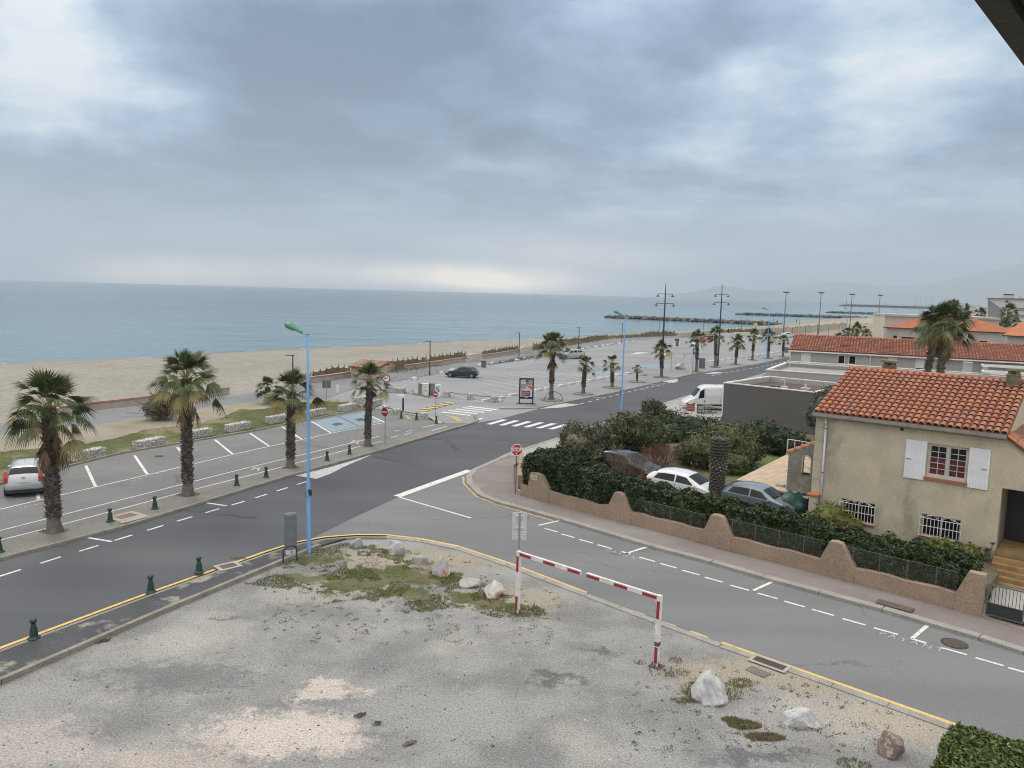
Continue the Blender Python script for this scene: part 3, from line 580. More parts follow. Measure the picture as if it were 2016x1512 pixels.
def palm(label, H, Rc, tr, seed, nf=44, skirt=12, bare=.14, stub=1.0, loc=(0, 0, 0), lean=(0, 0), flop=1.0, base_bare=None, name='palm_tree', group='palm trees along the street', nseg=18, hcrown=None, stubtop=1.0):
    r = random.Random(seed); root = thing(name, label, 'palm tree', loc, 0, group)
    hb = H - (Rc * .78 if hcrown is None else hcrown)                       # where the leaves start
    axis = lambda t: Vector((lean[0] * t * t, lean[1] * t * t, hb * t))
    tb = MB(); n = 14; rows = 22; vs = []
    for j in range(rows + 1):
        t = j / rows; c = axis(t); rad = tr * (1.0 + .55 * math.exp(-t * 16) - .12 * t) * (1 + .04 * math.sin(j * 2.3))
        for k in range(n): a = 2 * math.pi * k / n; vs.append(c + Vector((rad * math.cos(a), rad * math.sin(a), 0)) * (1 + r.uniform(-.05, .05)))
    tb.add(vs, [(j * n + k, j * n + (k + 1) % n, (j + 1) * n + (k + 1) % n, (j + 1) * n + k) for j in range(rows) for k in range(n)], 1)
    ns = int(hb * 62 * stub)
    for i in range(ns):
        t = bare + (1.0 - bare) * i / ns; a = i * 2.39996 + r.uniform(-.2, .2); c = axis(t); o = Vector((math.cos(a), math.sin(a), 0)); sd_ = Vector((-o.y, o.x, 0))
        rr = tr * (1 - .12 * t); l = r.uniform(.09, .19) * tr / .2 * (1.15 if r.random() < .25 else 1) * stubtop; wdt = r.uniform(.05, .09) * tr / .2
        b = c + o * rr * .85; tip = c + o * (rr + l * .75) + UP * (l * r.uniform(.5, 1.5))
        tb.add([b - sd_ * wdt, b + sd_ * wdt, b + UP * .10 + sd_ * wdt * .6, b + UP * .10 - sd_ * wdt * .6, tip + sd_ * wdt * .55, tip - sd_ * wdt * .55], [(0, 1, 4, 5), (3, 5, 4, 2), (0, 5, 3), (1, 2, 4)], 0)
    tb.build('trunk', [M['trunk'], M['trunk_base']], root)
    cb = MB(); top = axis(1.0)
    for i in range(nf):
        f = (i + .5) / nf; el = R(84 - 108 * f ** 1.05 + r.uniform(-13, 13)); a = i * 2.39996 + r.uniform(-.35, .35)
        d = Vector((math.cos(a) * math.cos(el), math.sin(a) * math.cos(el), math.sin(el)))
        Ls = Rc * (.36 + .26 * f) * r.uniform(.62, 1.34); b = top + UP * (.25 * (1 - f)) * Rc * .4 - UP * (.25 * f)
        mid = b + d * Ls * .55 + UP * .05; end = b + d * Ls - UP * (.12 * Ls * f * flop)
        cb.cyl(b, mid, .022, .017, 4, 2, False); cb.cyl(mid, end, .017, .011, 4, 2, False)
        dd = ((end - mid).normalized() - UP * .22 * f * flop).normalized(); s = dd.cross(UP)
        s = s.normalized() if s.length > .05 else Vector((math.cos(a + 1.57), math.sin(a + 1.57), 0))
        s = (Matrix.Rotation(r.uniform(-.75, .75), 3, dd) @ s).normalized()
        old = f > .80 and r.random() < .6
        fan(cb, end, dd, s, Rc * r.uniform(.38, .50), R(r.uniform(62, 98)), nseg, (.25 + .95 * f * r.random() + .15 * f) * flop, r, 1 if old else 0)
    cb.build('crown', [M['frond'], M['frond_old'], M['stalk']], root)
    if skirt:
        kb = MB()
        for i in range(skirt):
            a = i * 2.39996 + r.uniform(-.5, .5); el = R(r.uniform(-84, -52)); d = Vector((math.cos(a) * math.cos(el), math.sin(a) * math.cos(el), math.sin(el)))
            b = top - UP * r.uniform(.2, 1.0) * Rc * .55 + Vector((d.x, d.y, 0)) * .1; Ls = Rc * r.uniform(.28, .5); end = b + d * Ls
            kb.cyl(b, end, .018, .012, 4, 0, False); dd = (d - UP * .9).normalized(); s = Vector((-math.sin(a), math.cos(a), 0))
            fan(kb, end, dd, s, Rc * r.uniform(.34, .5), R(r.uniform(24, 46)), 10, .6, r, 0)
        kb.build('dead_fronds', M['frond_dead'], root)
    return root
def pxh(px, yb, yt, z=0.0):
    """metres between a ground point and a higher photo row above it"""
    p = gp(px, yb, z); return p, at_depth(px, yt, p.y).z - z
PAL = [(107, 1047, 735, 1.85, .27, 'tall palm with brown dead skirt beside the silver estate car', 14, .1),
       (370, 975, 690, 1.78, .25, 'tall bushy palm in front of the spiky dune shrub, yellowing lower fronds', 8, .1),
       (572, 920, 728, 1.7, .235, 'palm with straight up top fronds, just left of the big blue lamp post', 0, .1),
       (724, 878, 713, 1.55, .215, 'upright palm in front of the tile roofed beach hut, by the no entry sign', 2, .1),
       (1085, 788, 653, 1.8, .24, 'large palm with hanging brown fronds right of the advertising panel', 8, .3),
       (1148, 776, 700, 1.25, .22, 'small palm second from the advertising panel, one low drooping frond', 2, .22),
       (1205, 763, 698, 1.25, .21, 'small neat palm just left of the blue lamp post by the garden', 0, .2),
       (1254, 752, 717, .95, .16, 'smallest young palm of the row, beside a pale boulder', 0, .1),
       (1302, 743, 668, 1.65, .23, 'palm with round crown at the foot of the first double armed mast', 0, .3),
       (1371, 732, 650, 1.6, .23, 'slim palm right of the far car park height barrier', 0, .36),
       (1408, 723, 643, 1.6, .23, 'tall slim palm at the foot of the second double armed mast', 0, .4),
       (1448, 718, 657, 1.7, .21, 'palm with wide flat crown between the second mast and the third blue lamp', 0, .3),
       (1481, 709, 648, 1.75, .21, 'palm in front of a parked white car, second left of the third blue lamp', 0, .35),
       (1512, 706, 645, 1.75, .22, 'palm standing directly behind the third blue lamp post', 0, .3),
       (1541, 703, 660, 1.6, .21, 'palm beside a grey litter bin near the left end of the long tiled house', 0, .3)]
palms = []
for i, (x, yb, yt, rc, tr, lab, sk, bare) in enumerate(PAL):
    z = .1 if i < 4 else 0.0
    p, H = pxh(x, yb, yt, z); far = i >= 10
    if i < 4 or i in (4, 5, 6, 8, 9):
        o = palm(lab, H, rc * 1.1, tr * .9, 100 + i, (50, 46, 34, 33, 44, 27, 25, 17, 36, 30)[i], sk, bare, loc=p, lean=(rnd.uniform(-.2, .2), rnd.uniform(-.2, .2)), nseg=(20 if i < 4 else 14), flop=(1.15 if i < 2 else .9))
        o['H'] = H
    else:
        src = palms[6 if i == 7 else (8 if i % 2 else 9)]; k = H / src['H']
        o = copy_tree(src, lab, p, i * 1.9, (max(k, rc / 1.6 * .9), max(k, rc / 1.6 * .9), k)); o['H'] = H
    palms.append(o)
for o in palms: del o['H']
# raised planting rings round the far palms, tufts round the near ones
for i, (x, yb, *_r) in enumerate(PAL[4:], 4):
    p = gp(x, yb); mb = MB(); s = (1.15 if i < 9 else .95)
    mb.lathe([(s, -.02), (s, .1), (s * .8, .1), (s * .78, .05)], 8)
    tag(mb.build('planting_ring', M['kerb'], loc=p), 'low concrete planting ring round the ' + ['large palm right of the advertising panel', 'small palm with one drooping frond', 'small neat palm left of the second blue lamp', 'smallest palm of the row', 'palm at the first double armed mast', 'slim palm right of the far barrier', 'palm at the second double armed mast', 'wide palm left of the third lamp', 'palm in front of the white car', 'palm behind the third blue lamp', 'palm by the long tiled house'][i - 4], 'planter', 'planting rings of the palm row')
# twin palms behind the tiled house, in dense heads with thatch below
TW = [(1822, 722, 68.0, 2.0, 'left of two dense palms behind the tiled house, partly hidden by its twin'), (1850, 718, 64.0, 2.15, 'right of two dense palms behind the tiled house, brown thatch under its head')]
for i, (x, y, Y, rc, lab) in enumerate(TW):
    b = at_depth(x, y, Y); topz = at_depth(1842, 597 if i else 600, Y).z
    palm(lab, topz, rc * 1.08, .27, 300 + i, 78, 34, .02, .6, loc=(b.x, b.y, 0), lean=((.9, .2) if i == 0 else (.35, .1)), flop=1.3, group='twin palms behind the tiled house', hcrown=1.75)
# far palm groves
FARP = [(1690, 633, 165, 2.0, 'tall dark palm of the far grove left of the cream building'), (1707, 648, 160, 1.7, 'palm touching the left edge of the cream building'), (1671, 645, 175, 1.7, 'palm behind the fourth blue lamp post'), (1652, 655, 150, 1.5, 'low palm showing over the ridge of the long tiled roof'),
        (1871, 592, 230, 2.2, 'far date palm left of a thinner one over the flat roof'), (1880, 589, 236, 2.4, 'tall far date palm above the flat roof, behind the twin palms'), (1903, 597, 250, 1.8, 'lone thin far palm between two dark lamp posts'), (1931, 606, 245, 2.4, 'bushy far palm just left of the white apartment block'),
        (1986, 597, 205, 2.3, 'tall palm in front of the white apartment block'), (1983, 625, 205, 2.4, 'lower bushy palm in front of the white apartment block'), (2003, 626, 200, 2.3, 'bushy palm at the right edge before the apartment block')]
for i, (x, yt, Y, rc, lab) in enumerate(FARP):
    tp = at_depth(x, yt, Y); src = palms[(8, 9, 4)[i % 3]]; base = tp.z / [c for c in (PAL[8], PAL[9], PAL[4])][i % 3][3]
    Hs = pxh(PAL[(8, 9, 4)[i % 3]][0], PAL[(8, 9, 4)[i % 3]][1], PAL[(8, 9, 4)[i % 3]][2])[1]
    o = copy_tree(src, lab, (tp.x, tp.y, 0), i * 1.3, (rc / 1.65, rc / 1.65, tp.z / Hs)); o['group'] = 'far palm trees'
    if o.get('label') != lab: o['label'] = lab

# ---------------------------------------------------------------- shrubs and hedges
M['leaf_dark'] = leaf_mat('hedge_leaf', (.008, .017, .006), (.032, .056, .017), .45, (.08, .10, .035), .06)
M['leaf_hedge'] = leaf_mat('trimmed_hedge_leaf', (.009, .019, .005), (.036, .06, .015), .45, (.10, .12, .04), .1)
M['leaf_olive'] = leaf_mat('oleander_leaf', (.022, .034, .010), (.08, .10, .03), .55, (.15, .13, .07), .12)
M['leaf_oleander2'] = leaf_mat('oleander_leaf_dull', (.019, .028, .011), (.066, .08, .032), .55, (.14, .115, .075), .2)
M['leaf_grey'] = leaf_mat('olive_leaf', (.035, .045, .028), (.09, .105, .07), .55)
M['leaf_yellow'] = leaf_mat('shrub_leaf', (.05, .065, .018), (.16, .17, .035), .5, (.22, .20, .05), .15)
M['leaf_bright'] = leaf_mat('box_leaf', (.026, .045, .009), (.11, .15, .03), .45)
M['twig'] = mat('twig', (.10, .07, .05), (.15, .11, .085), 4, .9, island=.3)
M['twig_red'] = mat('red_twig', (.15, .075, .05), (.11, .06, .045), 4, .9, island=.35)
def leaves(mb, pts, nrm, size, elong, jit, r, mi=0):
    n = len(pts)
    d = r.normal(size=(n, 3)); nn = nrm * (1 - jit) + d * jit; nn /= np.linalg.norm(nn, axis=1)[:, None] + 1e-9
    t = np.cross(nn, r.normal(size=(n, 3))); t /= np.linalg.norm(t, axis=1)[:, None] + 1e-9; b = np.cross(nn, t)
    s = size * r.uniform(.65, 1.35, (n, 1)); L = s * elong
    q = np.stack([pts - t * L, pts - t * L * .1 + b * s * .5, pts + t * L, pts - t * L * .1 - b * s * .5], 1).reshape(-1, 3)
    o = len(mb.v); mb.v += [tuple(p) for p in q.tolist()]; mb.f += [(o + 4 * i, o + 4 * i + 1, o + 4 * i + 2, o + 4 * i + 3) for i in range(n)]; mb.m += [mi] * n
def in_blobs(r, n, els, zmin=0.03, shell=.45):
    els = np.array(els, float); wts = els[:, 3] * els[:, 4] + els[:, 4] * els[:, 5]; wts /= wts.sum()
    k = r.choice(len(els), n, p=wts); d = r.normal(size=(n, 3)); d[:, 2] = np.where(d[:, 2] < 0, d[:, 2] * .6, d[:, 2]); d /= np.linalg.norm(d, axis=1)[:, None]
    lump = 1 + .16 * np.sin(d[:, 0] * 7 + k) * np.sin(d[:, 1] * 6 + 2 * k) + .12 * np.sin(d[:, 2] * 9 + k * 3)
    rad = (1 - shell * r.random(n) ** 1.5) * lump * np.where(r.random(n) < .05, r.uniform(1.05, 1.22, n), 1)
    p = els[k, :3] + d * els[k, 3:6] * rad[:, None]; ok = p[:, 2] > zmin
    return p[ok], d[ok]
def shrub(name, label, cat, mt, els, n, size=.07, elong=1.6, loc=(0, 0, 0), twigs=0, group=None, jit=.55, seed=1, core=.74, tw=None):
    r = np.random.default_rng(seed); root = thing(name, label, cat, loc, 0, group); mb = MB()
    p, d = in_blobs(r, n, els); leaves(mb, p, d, size, elong, jit, r)
    if core:
        for j, e in enumerate(els): mb.blob((e[0], e[1], max(e[2], .05)), (e[3] * core, e[4] * core, e[5] * core), 3, .3, seed + j)
    for e in els:
        for k in range(max(2, twigs)):
            a = rnd.uniform(0, 6.28); f = rnd.uniform(.2, 1.02 if twigs else .5); tip = Vector((e[0] + e[3] * f * math.cos(a), e[1] + e[4] * f * math.sin(a), e[2] + e[5] * rnd.uniform(.1, 1.0)))
            b = Vector((e[0] * .9, e[1] * .9, 0)); mid = b.lerp(tip, .55) + Vector((rnd.uniform(-.1, .1), rnd.uniform(-.1, .1), .15))
            mb.cyl(b, mid, .03, .018, 5, 1); mb.cyl(mid, tip, .018, .006, 4, 1)
    mb.build('foliage', [mt, tw or M['twig']], root)
    return root
def box_hedge(name, label, mt, a, b, dep, h, dens, size=.06, group=None, seed=3, zb=.0, wob=.12, elong=1.35, zfun=None):
    """clipped hedge: front edge from a to b, going dep metres back"""
    r = np.random.default_rng(seed); a = Vector((a[0], a[1], 0)); b = Vector((b[0], b[1], 0)); L = (b - a).length; ang = math.atan2(b.y - a.y, b.x - a.x)
    root = thing(name, label, 'hedge', a, ang, group); mb = MB()
    area = L * dep + 2 * (L + dep) * (h - zb); n = int(area * dens)
    w_ = np.array([L * dep, L * (h - zb), L * (h - zb) * .6, dep * (h - zb), dep * (h - zb)]); k = r.choice(5, n, p=w_ / w_.sum())
    u = r.random(n) * L; v = r.random(n) * dep; z = zb + r.random(n) * (h - zb); nr = np.zeros((n, 3))
    top = k == 0; z[top] = h; nr[top, 2] = 1; f = k == 1; v[f] = 0; nr[f, 1] = -1; bk = k == 2; v[bk] = dep; nr[bk, 1] = 1; l = k == 3; u[l] = 0; nr[l, 0] = -1; q = k == 4; u[q] = L; nr[q, 0] = 1
    p = np.stack([u, v, z], 1)
    inw = r.random((n, 1)) ** 2 * .22; p -= nr * inw
    p += nr * (wob * (np.sin(p[:, :1] * 2.1 + seed) * np.sin(p[:, 1:2] * 3 + p[:, 2:3] * 2.7 + 1) + .6 * np.sin(p[:, :1] * 5.3 + p[:, 2:3] * 4)))
    if zfun: p[:, 2] *= zfun(p[:, 0] / L)
    leaves(mb, p, nr + np.array([0, 0, .35]), size, elong, .5, r)
    ins = .30
    if zfun:
        for i in range(12):
            u0, u1 = ins + (L - 2 * ins) * i / 12, ins + (L - 2 * ins) * (i + 1) / 12
            mb.span((u0, ins, 0), (u1, dep - ins, (h - ins) * min(zfun(i / 12), zfun((i + 1) / 12))))
    else: mb.span((ins, ins, max(0, zb + .08)), (L - ins, dep - ins, h - ins))
    for i in range(int(L * 2.5)):
        x = rnd.uniform(.1, L - .1); y = rnd.uniform(.15, dep * .5); mb.cyl((x, y, 0), (x + rnd.uniform(-.2, .2), y + rnd.uniform(-.1, .1), h * .6), .02, .01, 5, 1)
    mb.build('foliage', [mt, M['twig']], root); return root
WL0, WL1 = gp(1035, 977, .1), gp(1937, 1213, .1)
wl = (WL1 - WL0); WLEN = wl.length; wld = wl.normalized(); wln = Vector((-wld.y, wld.x, 0)); WANG = math.atan2(wld.y, wld.x)
wp = lambda u, v: WL0 + wld * u + wln * v
# tall dark corner hedge, trimmed hedge along the wall, lower loose hedge
box_hedge('corner_hedge', 'tall dense dark green hedge filling the garden corner by the stop sign', M['leaf_dark'], wp(-.3, .12), wp(2.9, .2), 3.0, 2.35, 520, .075, seed=4, wob=.24)
box_hedge('side_hedge', 'dark green hedge between the first and second wall piers, spilling over the wall', M['leaf_dark'], wp(2.7, .05), wp(7.0, .12), 1.5, 2.05, 520, .075, seed=14, zb=.6, wob=.18, zfun=lambda t: 1.08 - .16 * t)
box_hedge('wall_hedge', 'trimmed dark hedge behind the wire fence in front of the parked cars', M['leaf_hedge'], wp(6.6, .32), wp(15.4, .4), 1.2, 1.93, 520, .065, seed=5, zb=.75, wob=.2)
box_hedge('house_hedge', 'loose green hedge below the barred windows of the beige house', M['leaf_hedge'], wp(15.2, .35), wp(21.1, .5), 1.5, 1.65, 480, .07, seed=6, zb=.4, wob=.26)
# see-through underside of the hedge: stems, litter and inner leaves
def undergrowth(label, u0, u1, seed):
    r = np.random.default_rng(seed); root = thing('hedge_understorey', label, 'undergrowth', wp(u0, .35), WANG); mb = MB(); n = int((u1 - u0) * 260)
    p = np.stack([r.random(n) * (u1 - u0), r.random(n) * .9, .1 + r.random(n) * .8], 1); leaves(mb, p, r.normal(size=(n, 3)), .06, 1.5, .9, r)
    for i in range(int((u1 - u0) * 16)):
        x = rnd.uniform(0, u1 - u0); y = rnd.uniform(0, .9); mb.cyl((x, y, 0), (x + rnd.uniform(-.35, .35), y + rnd.uniform(-.2, .2), 1.0), .014, .008, 4, 1)
    mb.build('foliage', [M['leaf_dark'], M['twig']], root)
undergrowth('twiggy dark stems under the trimmed hedge behind the wire fence', 6.8, 15.3, 61)
undergrowth('twiggy dark stems under the loose hedge of the beige house', 15.5, 21, 62)
bh = gp(1876, 1418, 1.35); box_hedge('box_hedge', 'bright green clipped hedge in the bottom right corner of the view', M['leaf_bright'], bh.xy - Vector((ND.x, ND.y)) * 4.2 + Vector((WD.x, WD.y)) * .0, bh.xy - Vector((ND.x, ND.y)) * 4.2 + Vector((WD.x, WD.y)) * 6, 4.2, 1.35, 1150, .05, seed=8, wob=.07)
def els_at(lst, o):
    return [(gp(x, y, z).x - o[0], gp(x, y, z).y - o[1], z, rx, ry, rz) for (x, y, z, rx, ry, rz) in lst]
def shrub_px(name, label, cat, mt, base, lst, n, **kw):
    o = gp(*base); shrub(name, label, cat, mt, els_at(lst, o), n, loc=(o.x, o.y, 0), **kw)
shrub_px('oleander', 'olive green oleander bush behind the corner hedge, nearest the road crossing', 'shrub', M['leaf_oleander2'], (1175, 925), [(1138, 888, 1.5, 1.3, 1.3, 1.3), (1175, 868, 1.9, 1.3, 1.2, 1.2), (1128, 860, 1.9, .9, .9, 1.0), (1160, 900, 1.2, 1.2, 1.2, 1.0)], 4400, size=.075, elong=2.4, twigs=14, seed=21)
shrub_px('oleander', 'largest rounded oleander, below the second blue lamp post', 'shrub', M['leaf_olive'], (1255, 915), [(1255, 852, 1.7, 1.6, 1.4, 1.35), (1232, 838, 2.1, 1.2, 1.1, 1.0), (1282, 862, 1.5, 1.2, 1.1, 1.1), (1212, 852, 1.8, 1.0, 1.0, 1.0)], 6400, size=.075, elong=2.2, twigs=8, seed=22)
shrub_px('oleander', 'loose oleander with pale twigs, beside the white fence posts', 'shrub', M['leaf_oleander2'], (1290, 870), [(1290, 822, 1.7, 1.1, 1.0, 1.1), (1282, 806, 2.3, .75, .75, .8), (1308, 832, 1.5, .9, .9, .9)], 3200, size=.08, elong=2.4, twigs=12, seed=23)
shrub_px('oleander', 'wide olive green oleander behind the cut palm trunk', 'shrub', M['leaf_olive'], (1400, 945), [(1385, 885, 1.7, 1.4, 1.3, 1.3), (1432, 872, 1.9, 1.6, 1.4, 1.4), (1470, 888, 1.6, 1.1, 1.1, 1.1), (1440, 915, 1.0, 1.4, 1.2, 1.0), (1352, 893, 1.2, .8, .8, .9), (1452, 858, 2.1, .9, .9, .85)], 8000, size=.07, elong=2.3, twigs=8, seed=24)
shrub_px('back_hedge', 'dark hedge in front of the grey wall, below the white van', 'hedge', M['leaf_dark'], (1350, 880), [(1330, 838, 1.3, 1.5, 1.2, 1.1), (1370, 845, 1.3, 1.6, 1.2, 1.1), (1405, 850, 1.2, 1.5, 1.2, 1.0), (1320, 855, 1.0, 1.3, 1.2, 1.0)], 6500, size=.08, elong=1.4, seed=25)
shrub_px('laurel_hedge', 'dark glossy shrub against the dark grey wall, behind the lawn', 'shrub', M['leaf_dark'], (1525, 905), [(1505, 865, 1.4, 1.2, 1.1, 1.3), (1535, 872, 1.3, 1.3, 1.1, 1.2), (1565, 880, 1.2, 1.2, 1.0, 1.0), (1485, 862, 1.3, 1.0, 1.0, 1.1)], 5600, size=.09, elong=1.5, seed=26)
shrub_px('olive_tree', 'dark grey green tree between the grey wall and the tiled house', 'tree', M['leaf_grey'], (1628, 900), [(1625, 800, 3.1, 1.1, 1.0, 1.2), (1645, 780, 3.4, 1.0, 1.0, 1.0), (1608, 820, 2.7, .8, .8, .9), (1660, 790, 3.1, .9, .9, 1.0)], 5600, size=.07, elong=2.2, twigs=4, seed=27)
p_ = on_wall(1670, 1045, (20.15, 30.8), (WD.x, WD.y)); c_ = Vector((20.15, 30.8, 0)) + WD * -6.3 - ND * 1.1
shrub('garden_shrub', 'yellow green rounded shrub under the left barred window', 'shrub', M['leaf_yellow'], [(0, 0, 1.15, .95, .8, .75), (-.5, .1, .9, .7, .6, .6), (.6, -.2, .9, .8, .6, .6), (.1, -.3, .6, .9, .7, .6)], 3600, .06, 1.6, loc=c_, twigs=6, seed=28)
c_ = Vector((20.15, 30.8, 0)) + WD * -1.7 - ND * 1.0
shrub('garden_shrub', 'broad leaved green shrub under the right barred window', 'shrub', M['leaf_yellow'], [(0, 0, .75, .8, .6, .5), (.9, -.1, .65, .8, .6, .5), (-.7, 0, .6, .6, .6, .5)], 2600, .07, 1.6, loc=c_, twigs=3, seed=29)
c_ = Vector((20.15, 30.8, 0)) + WD * -.35 - ND * .55
root = thing('succulent', 'dark purple rosette succulent by the porch corner', 'plant', c_); mb = MB(); r_ = np.random.default_rng(5); tb = MB()
for i in range(9):
    x, y, z = rnd.uniform(-.7, .5), rnd.uniform(-.3, .3), rnd.uniform(.95, 1.35); tb.cyl((x * .5, y * .5, 0), (x, y, z), .02, .015, 5)
    for k in range(14):
        a = k * 2.4; mb.add([(x, y, z), (x + .05 * math.cos(a + .4), y + .05 * math.sin(a + .4), z + .03), (x + .12 * math.cos(a), y + .12 * math.sin(a), z + .06), (x + .05 * math.cos(a - .4), y + .05 * math.sin(a - .4), z + .03)], [(0, 1, 2, 3)])
mb.build('rosette_heads', mat('dark_rosette', (.03, .012, .022), (.05, .02, .03), 5, .5), root); tb.build('stems', M['twig'], root)
# bare shrubs
def bare_shrub(label, base, hgt, spread, n, mt, seed, depth=4, loc=None):
    r = random.Random(seed); root = loc or gp(*base); mb = MB()
    def grow(p, d, l, rad, k):
        q = p + d * l; mb.cyl(p, q, rad, rad * .65, 4, 0, False)
        if k > 0:
            for _ in range(r.choice((2, 3, 3))):
                nd_ = (d + Vector((r.uniform(-1, 1), r.uniform(-1, 1), r.uniform(-.35, .7))) * spread).normalized(); grow(q, nd_, l * r.uniform(.6, .85), rad * .6, k - 1)
    for i in range(n): grow(Vector((r.uniform(-.2, .2), r.uniform(-.2, .2), 0)), Vector((r.uniform(-.6, .6), r.uniform(-.6, .6), 1)).normalized(), hgt * .34, .022, depth)
    return tag(mb.build('bare_shrub', mt, loc=(root.x, root.y, 0)), label, 'shrub')
bare_shrub('leafless reddish brown shrub between the black car and the oleanders', (1300, 935), 2.0, .75, 26, M['twig_red'], 4, 4)
bare_shrub('leafless reddish shrub just behind the white hatchback', (1262, 950), 1.6, .8, 14, M['twig_red'], 6, 4)
bare_shrub('bare dark branches reaching over the hedge in front of the black car', (1232, 975), 2.0, .7, 8, M['twig'], 5, 4)
bare_shrub('thin bare branches rising in front of the black car door', (1205, 985), 2.9, .55, 7, M['twig'], 15, 4)
bare_shrub('bare twiggy shrub in front of the black car bonnet', (1262, 985), 2.5, .6, 7, M['twig_red'], 16, 4)
bare_shrub('bare grey branches before the dark grey wall by the house corner', (1590, 905), 2.2, .6, 6, mat('grey_twig', (.2, .18, .16), None, 4, .9), 9, 3)
# feathery cycad-like fronds by the house, spiky shrubs on the verge
def feather(mb, b, d, L, r, w=.28, nl=18, droop=.5):
    p = b; pts = [b]
    for k in range(8): d = (d - UP * droop * .11).normalized(); p = p + d * L / 8; pts.append(p)
    for k in range(8): mb.cyl(pts[k], pts[k + 1], .012, .010, 4, 1, False)
    for k in range(nl):
        f = .18 + .8 * k / nl; i = min(7, int(f * 8)); q = pts[i].lerp(pts[i + 1], f * 8 - i); dd = (pts[i + 1] - pts[i]).normalized(); s = dd.cross(UP); s = s.normalized() if s.length > .01 else Vector((1, 0, 0))
        for sg in (-1, 1):
            tip = q + (s * sg * .8 + dd * .55 + UP * r.uniform(-.2, .25)).normalized() * w * (1.1 - .6 * f); mb.add([q - dd * .015, q + dd * .02, tip], [(0, 1, 2)], 0)
def feather_plant(name, label, cat, loc, L, n, mt, seed, el=(15, 80), w=.3, droop=.6, trunk=0.0, group=None):
    r = random.Random(seed); root = thing(name, label, cat, loc, 0, group); mb = MB()
    for i in range(n):
        a = i * 2.4 + r.uniform(-.3, .3); e = R(r.uniform(*el)); feather(mb, Vector((0, 0, trunk)), Vector((math.cos(a) * math.cos(e), math.sin(a) * math.cos(e), math.sin(e))), L * r.uniform(.75, 1.1), r, w, 18, droop)
    mb.build('fronds', [mt, M['stalk']], root); tb = MB(); tb.lathe([(.2, 0), (.16, max(.1, trunk)), (.1, trunk + .1)], 8); tb.build('trunk', M['trunk'], root); return root
M['feather'] = leaf_mat('feather_frond', (.055, .062, .035), (.13, .13, .08), .6, (.22, .17, .11), .3)
M['feather_dk'] = leaf_mat('dark_feather_frond', (.03, .036, .024), (.085, .085, .055), .6, (.2, .15, .1), .25)
p = gp(318, 826, 0); feather_plant('date_palm_bush', 'spiky grey brown bush palm on the verge beside the promenade', 'palm bush', p, 3.1, 46, M['feather'], 3, (18, 78), .42, .5, group='bush palms on the verge')
shrub('verge_bush', 'dense dark green base of the spiky bush palm on the verge', 'bush', M['feather_dk'], [(0, 0, .9, 1.25, 1.2, 1.0), (.2, 0, 1.5, .9, .9, .8)], 3200, .05, 4.0, loc=(p.x - .05, p.y - .1, 0), seed=33, core=.6)
p = gp(527, 795, 0); palm('young bushy fan palm on the verge left of the third street palm', 3.4, 1.5, .2, 41, 26, 4, .1, loc=p, group='bush palms on the verge', hcrown=1.9)
c_ = Vector((20.15, 30.8, 0)) + WD * -8.6 + ND * 4.6; feather_plant('cycad', 'dull green feathery palm behind the arched garden wall', 'plant', (c_.x, c_.y, .9), 2.1, 22, M['feather_dk'], 12, (5, 60), .3, .5, .5)

# ---------------------------------------------------------------- cut palm trunk
b = gp(1408, 1000, .55); top = at_depth(1418, 862, b.y)
root = thing('palm_stump', 'cut palm trunk with scaly bark standing between two parked cars', 'palm trunk', (b.x, b.y, 0)); Hh = top.z; M_ = None
tb = MB(); vs = []; n = 20; rows = 54
for j in range(rows + 1):
    t_ = j / rows; rad = (.40 if t_ < .62 else .40 + .10 * math.sin((t_ - .62) / .38 * math.pi * .8)) * (1 - .12 * t_ if t_ < .62 else .93); c = Vector(((top.x - b.x) * t_ ** 1.5, 0, Hh * t_))
    for k in range(n): a = 2 * math.pi * (k + .5 * (j % 2)) / n; rr = rad * (1 + (.06 if j % 2 else -.05)); vs.append(c + Vector((rr * math.cos(a), rr * math.sin(a), 0)))
cap = [(j * n + k, j * n + (k + 1) % n, (j + 1) * n + (k + 1) % n, (j + 1) * n + k) for j in range(rows) for k in range(n)]
tb.add(vs, cap + [tuple(range(rows * n, (rows + 1) * n))]); 
for i in range(330):                                # old leaf bases, in spirals, larger at the head
    t_ = i / 330; big = t_ > .60; a = i * 2.39996; c = Vector(((top.x - b.x) * t_ ** 1.5, 0, Hh * t_ + .03)); o = Vector((math.cos(a), math.sin(a), 0)); s = Vector((-o.y, o.x, 0)); rr = .365 if not big else .40
    wdt = .07 if not big else .085; hh = .035 if not big else .075; q = c + o * rr
    tb.add([q - s * wdt, q - UP * hh + o * .02, q + s * wdt, q + UP * hh, q + o * (.05 if not big else .075) + UP * hh * .5], [(0, 1, 4), (1, 2, 4), (2, 3, 4), (3, 0, 4)], 1)
tb.build('trunk', [mat('stump_bark', (.045, .038, .032), (.03, .025, .022), 6, .95), mat('stump_scale', (.21, .19, .17), (.13, .115, .10), 9, .95, island=.3)], root)

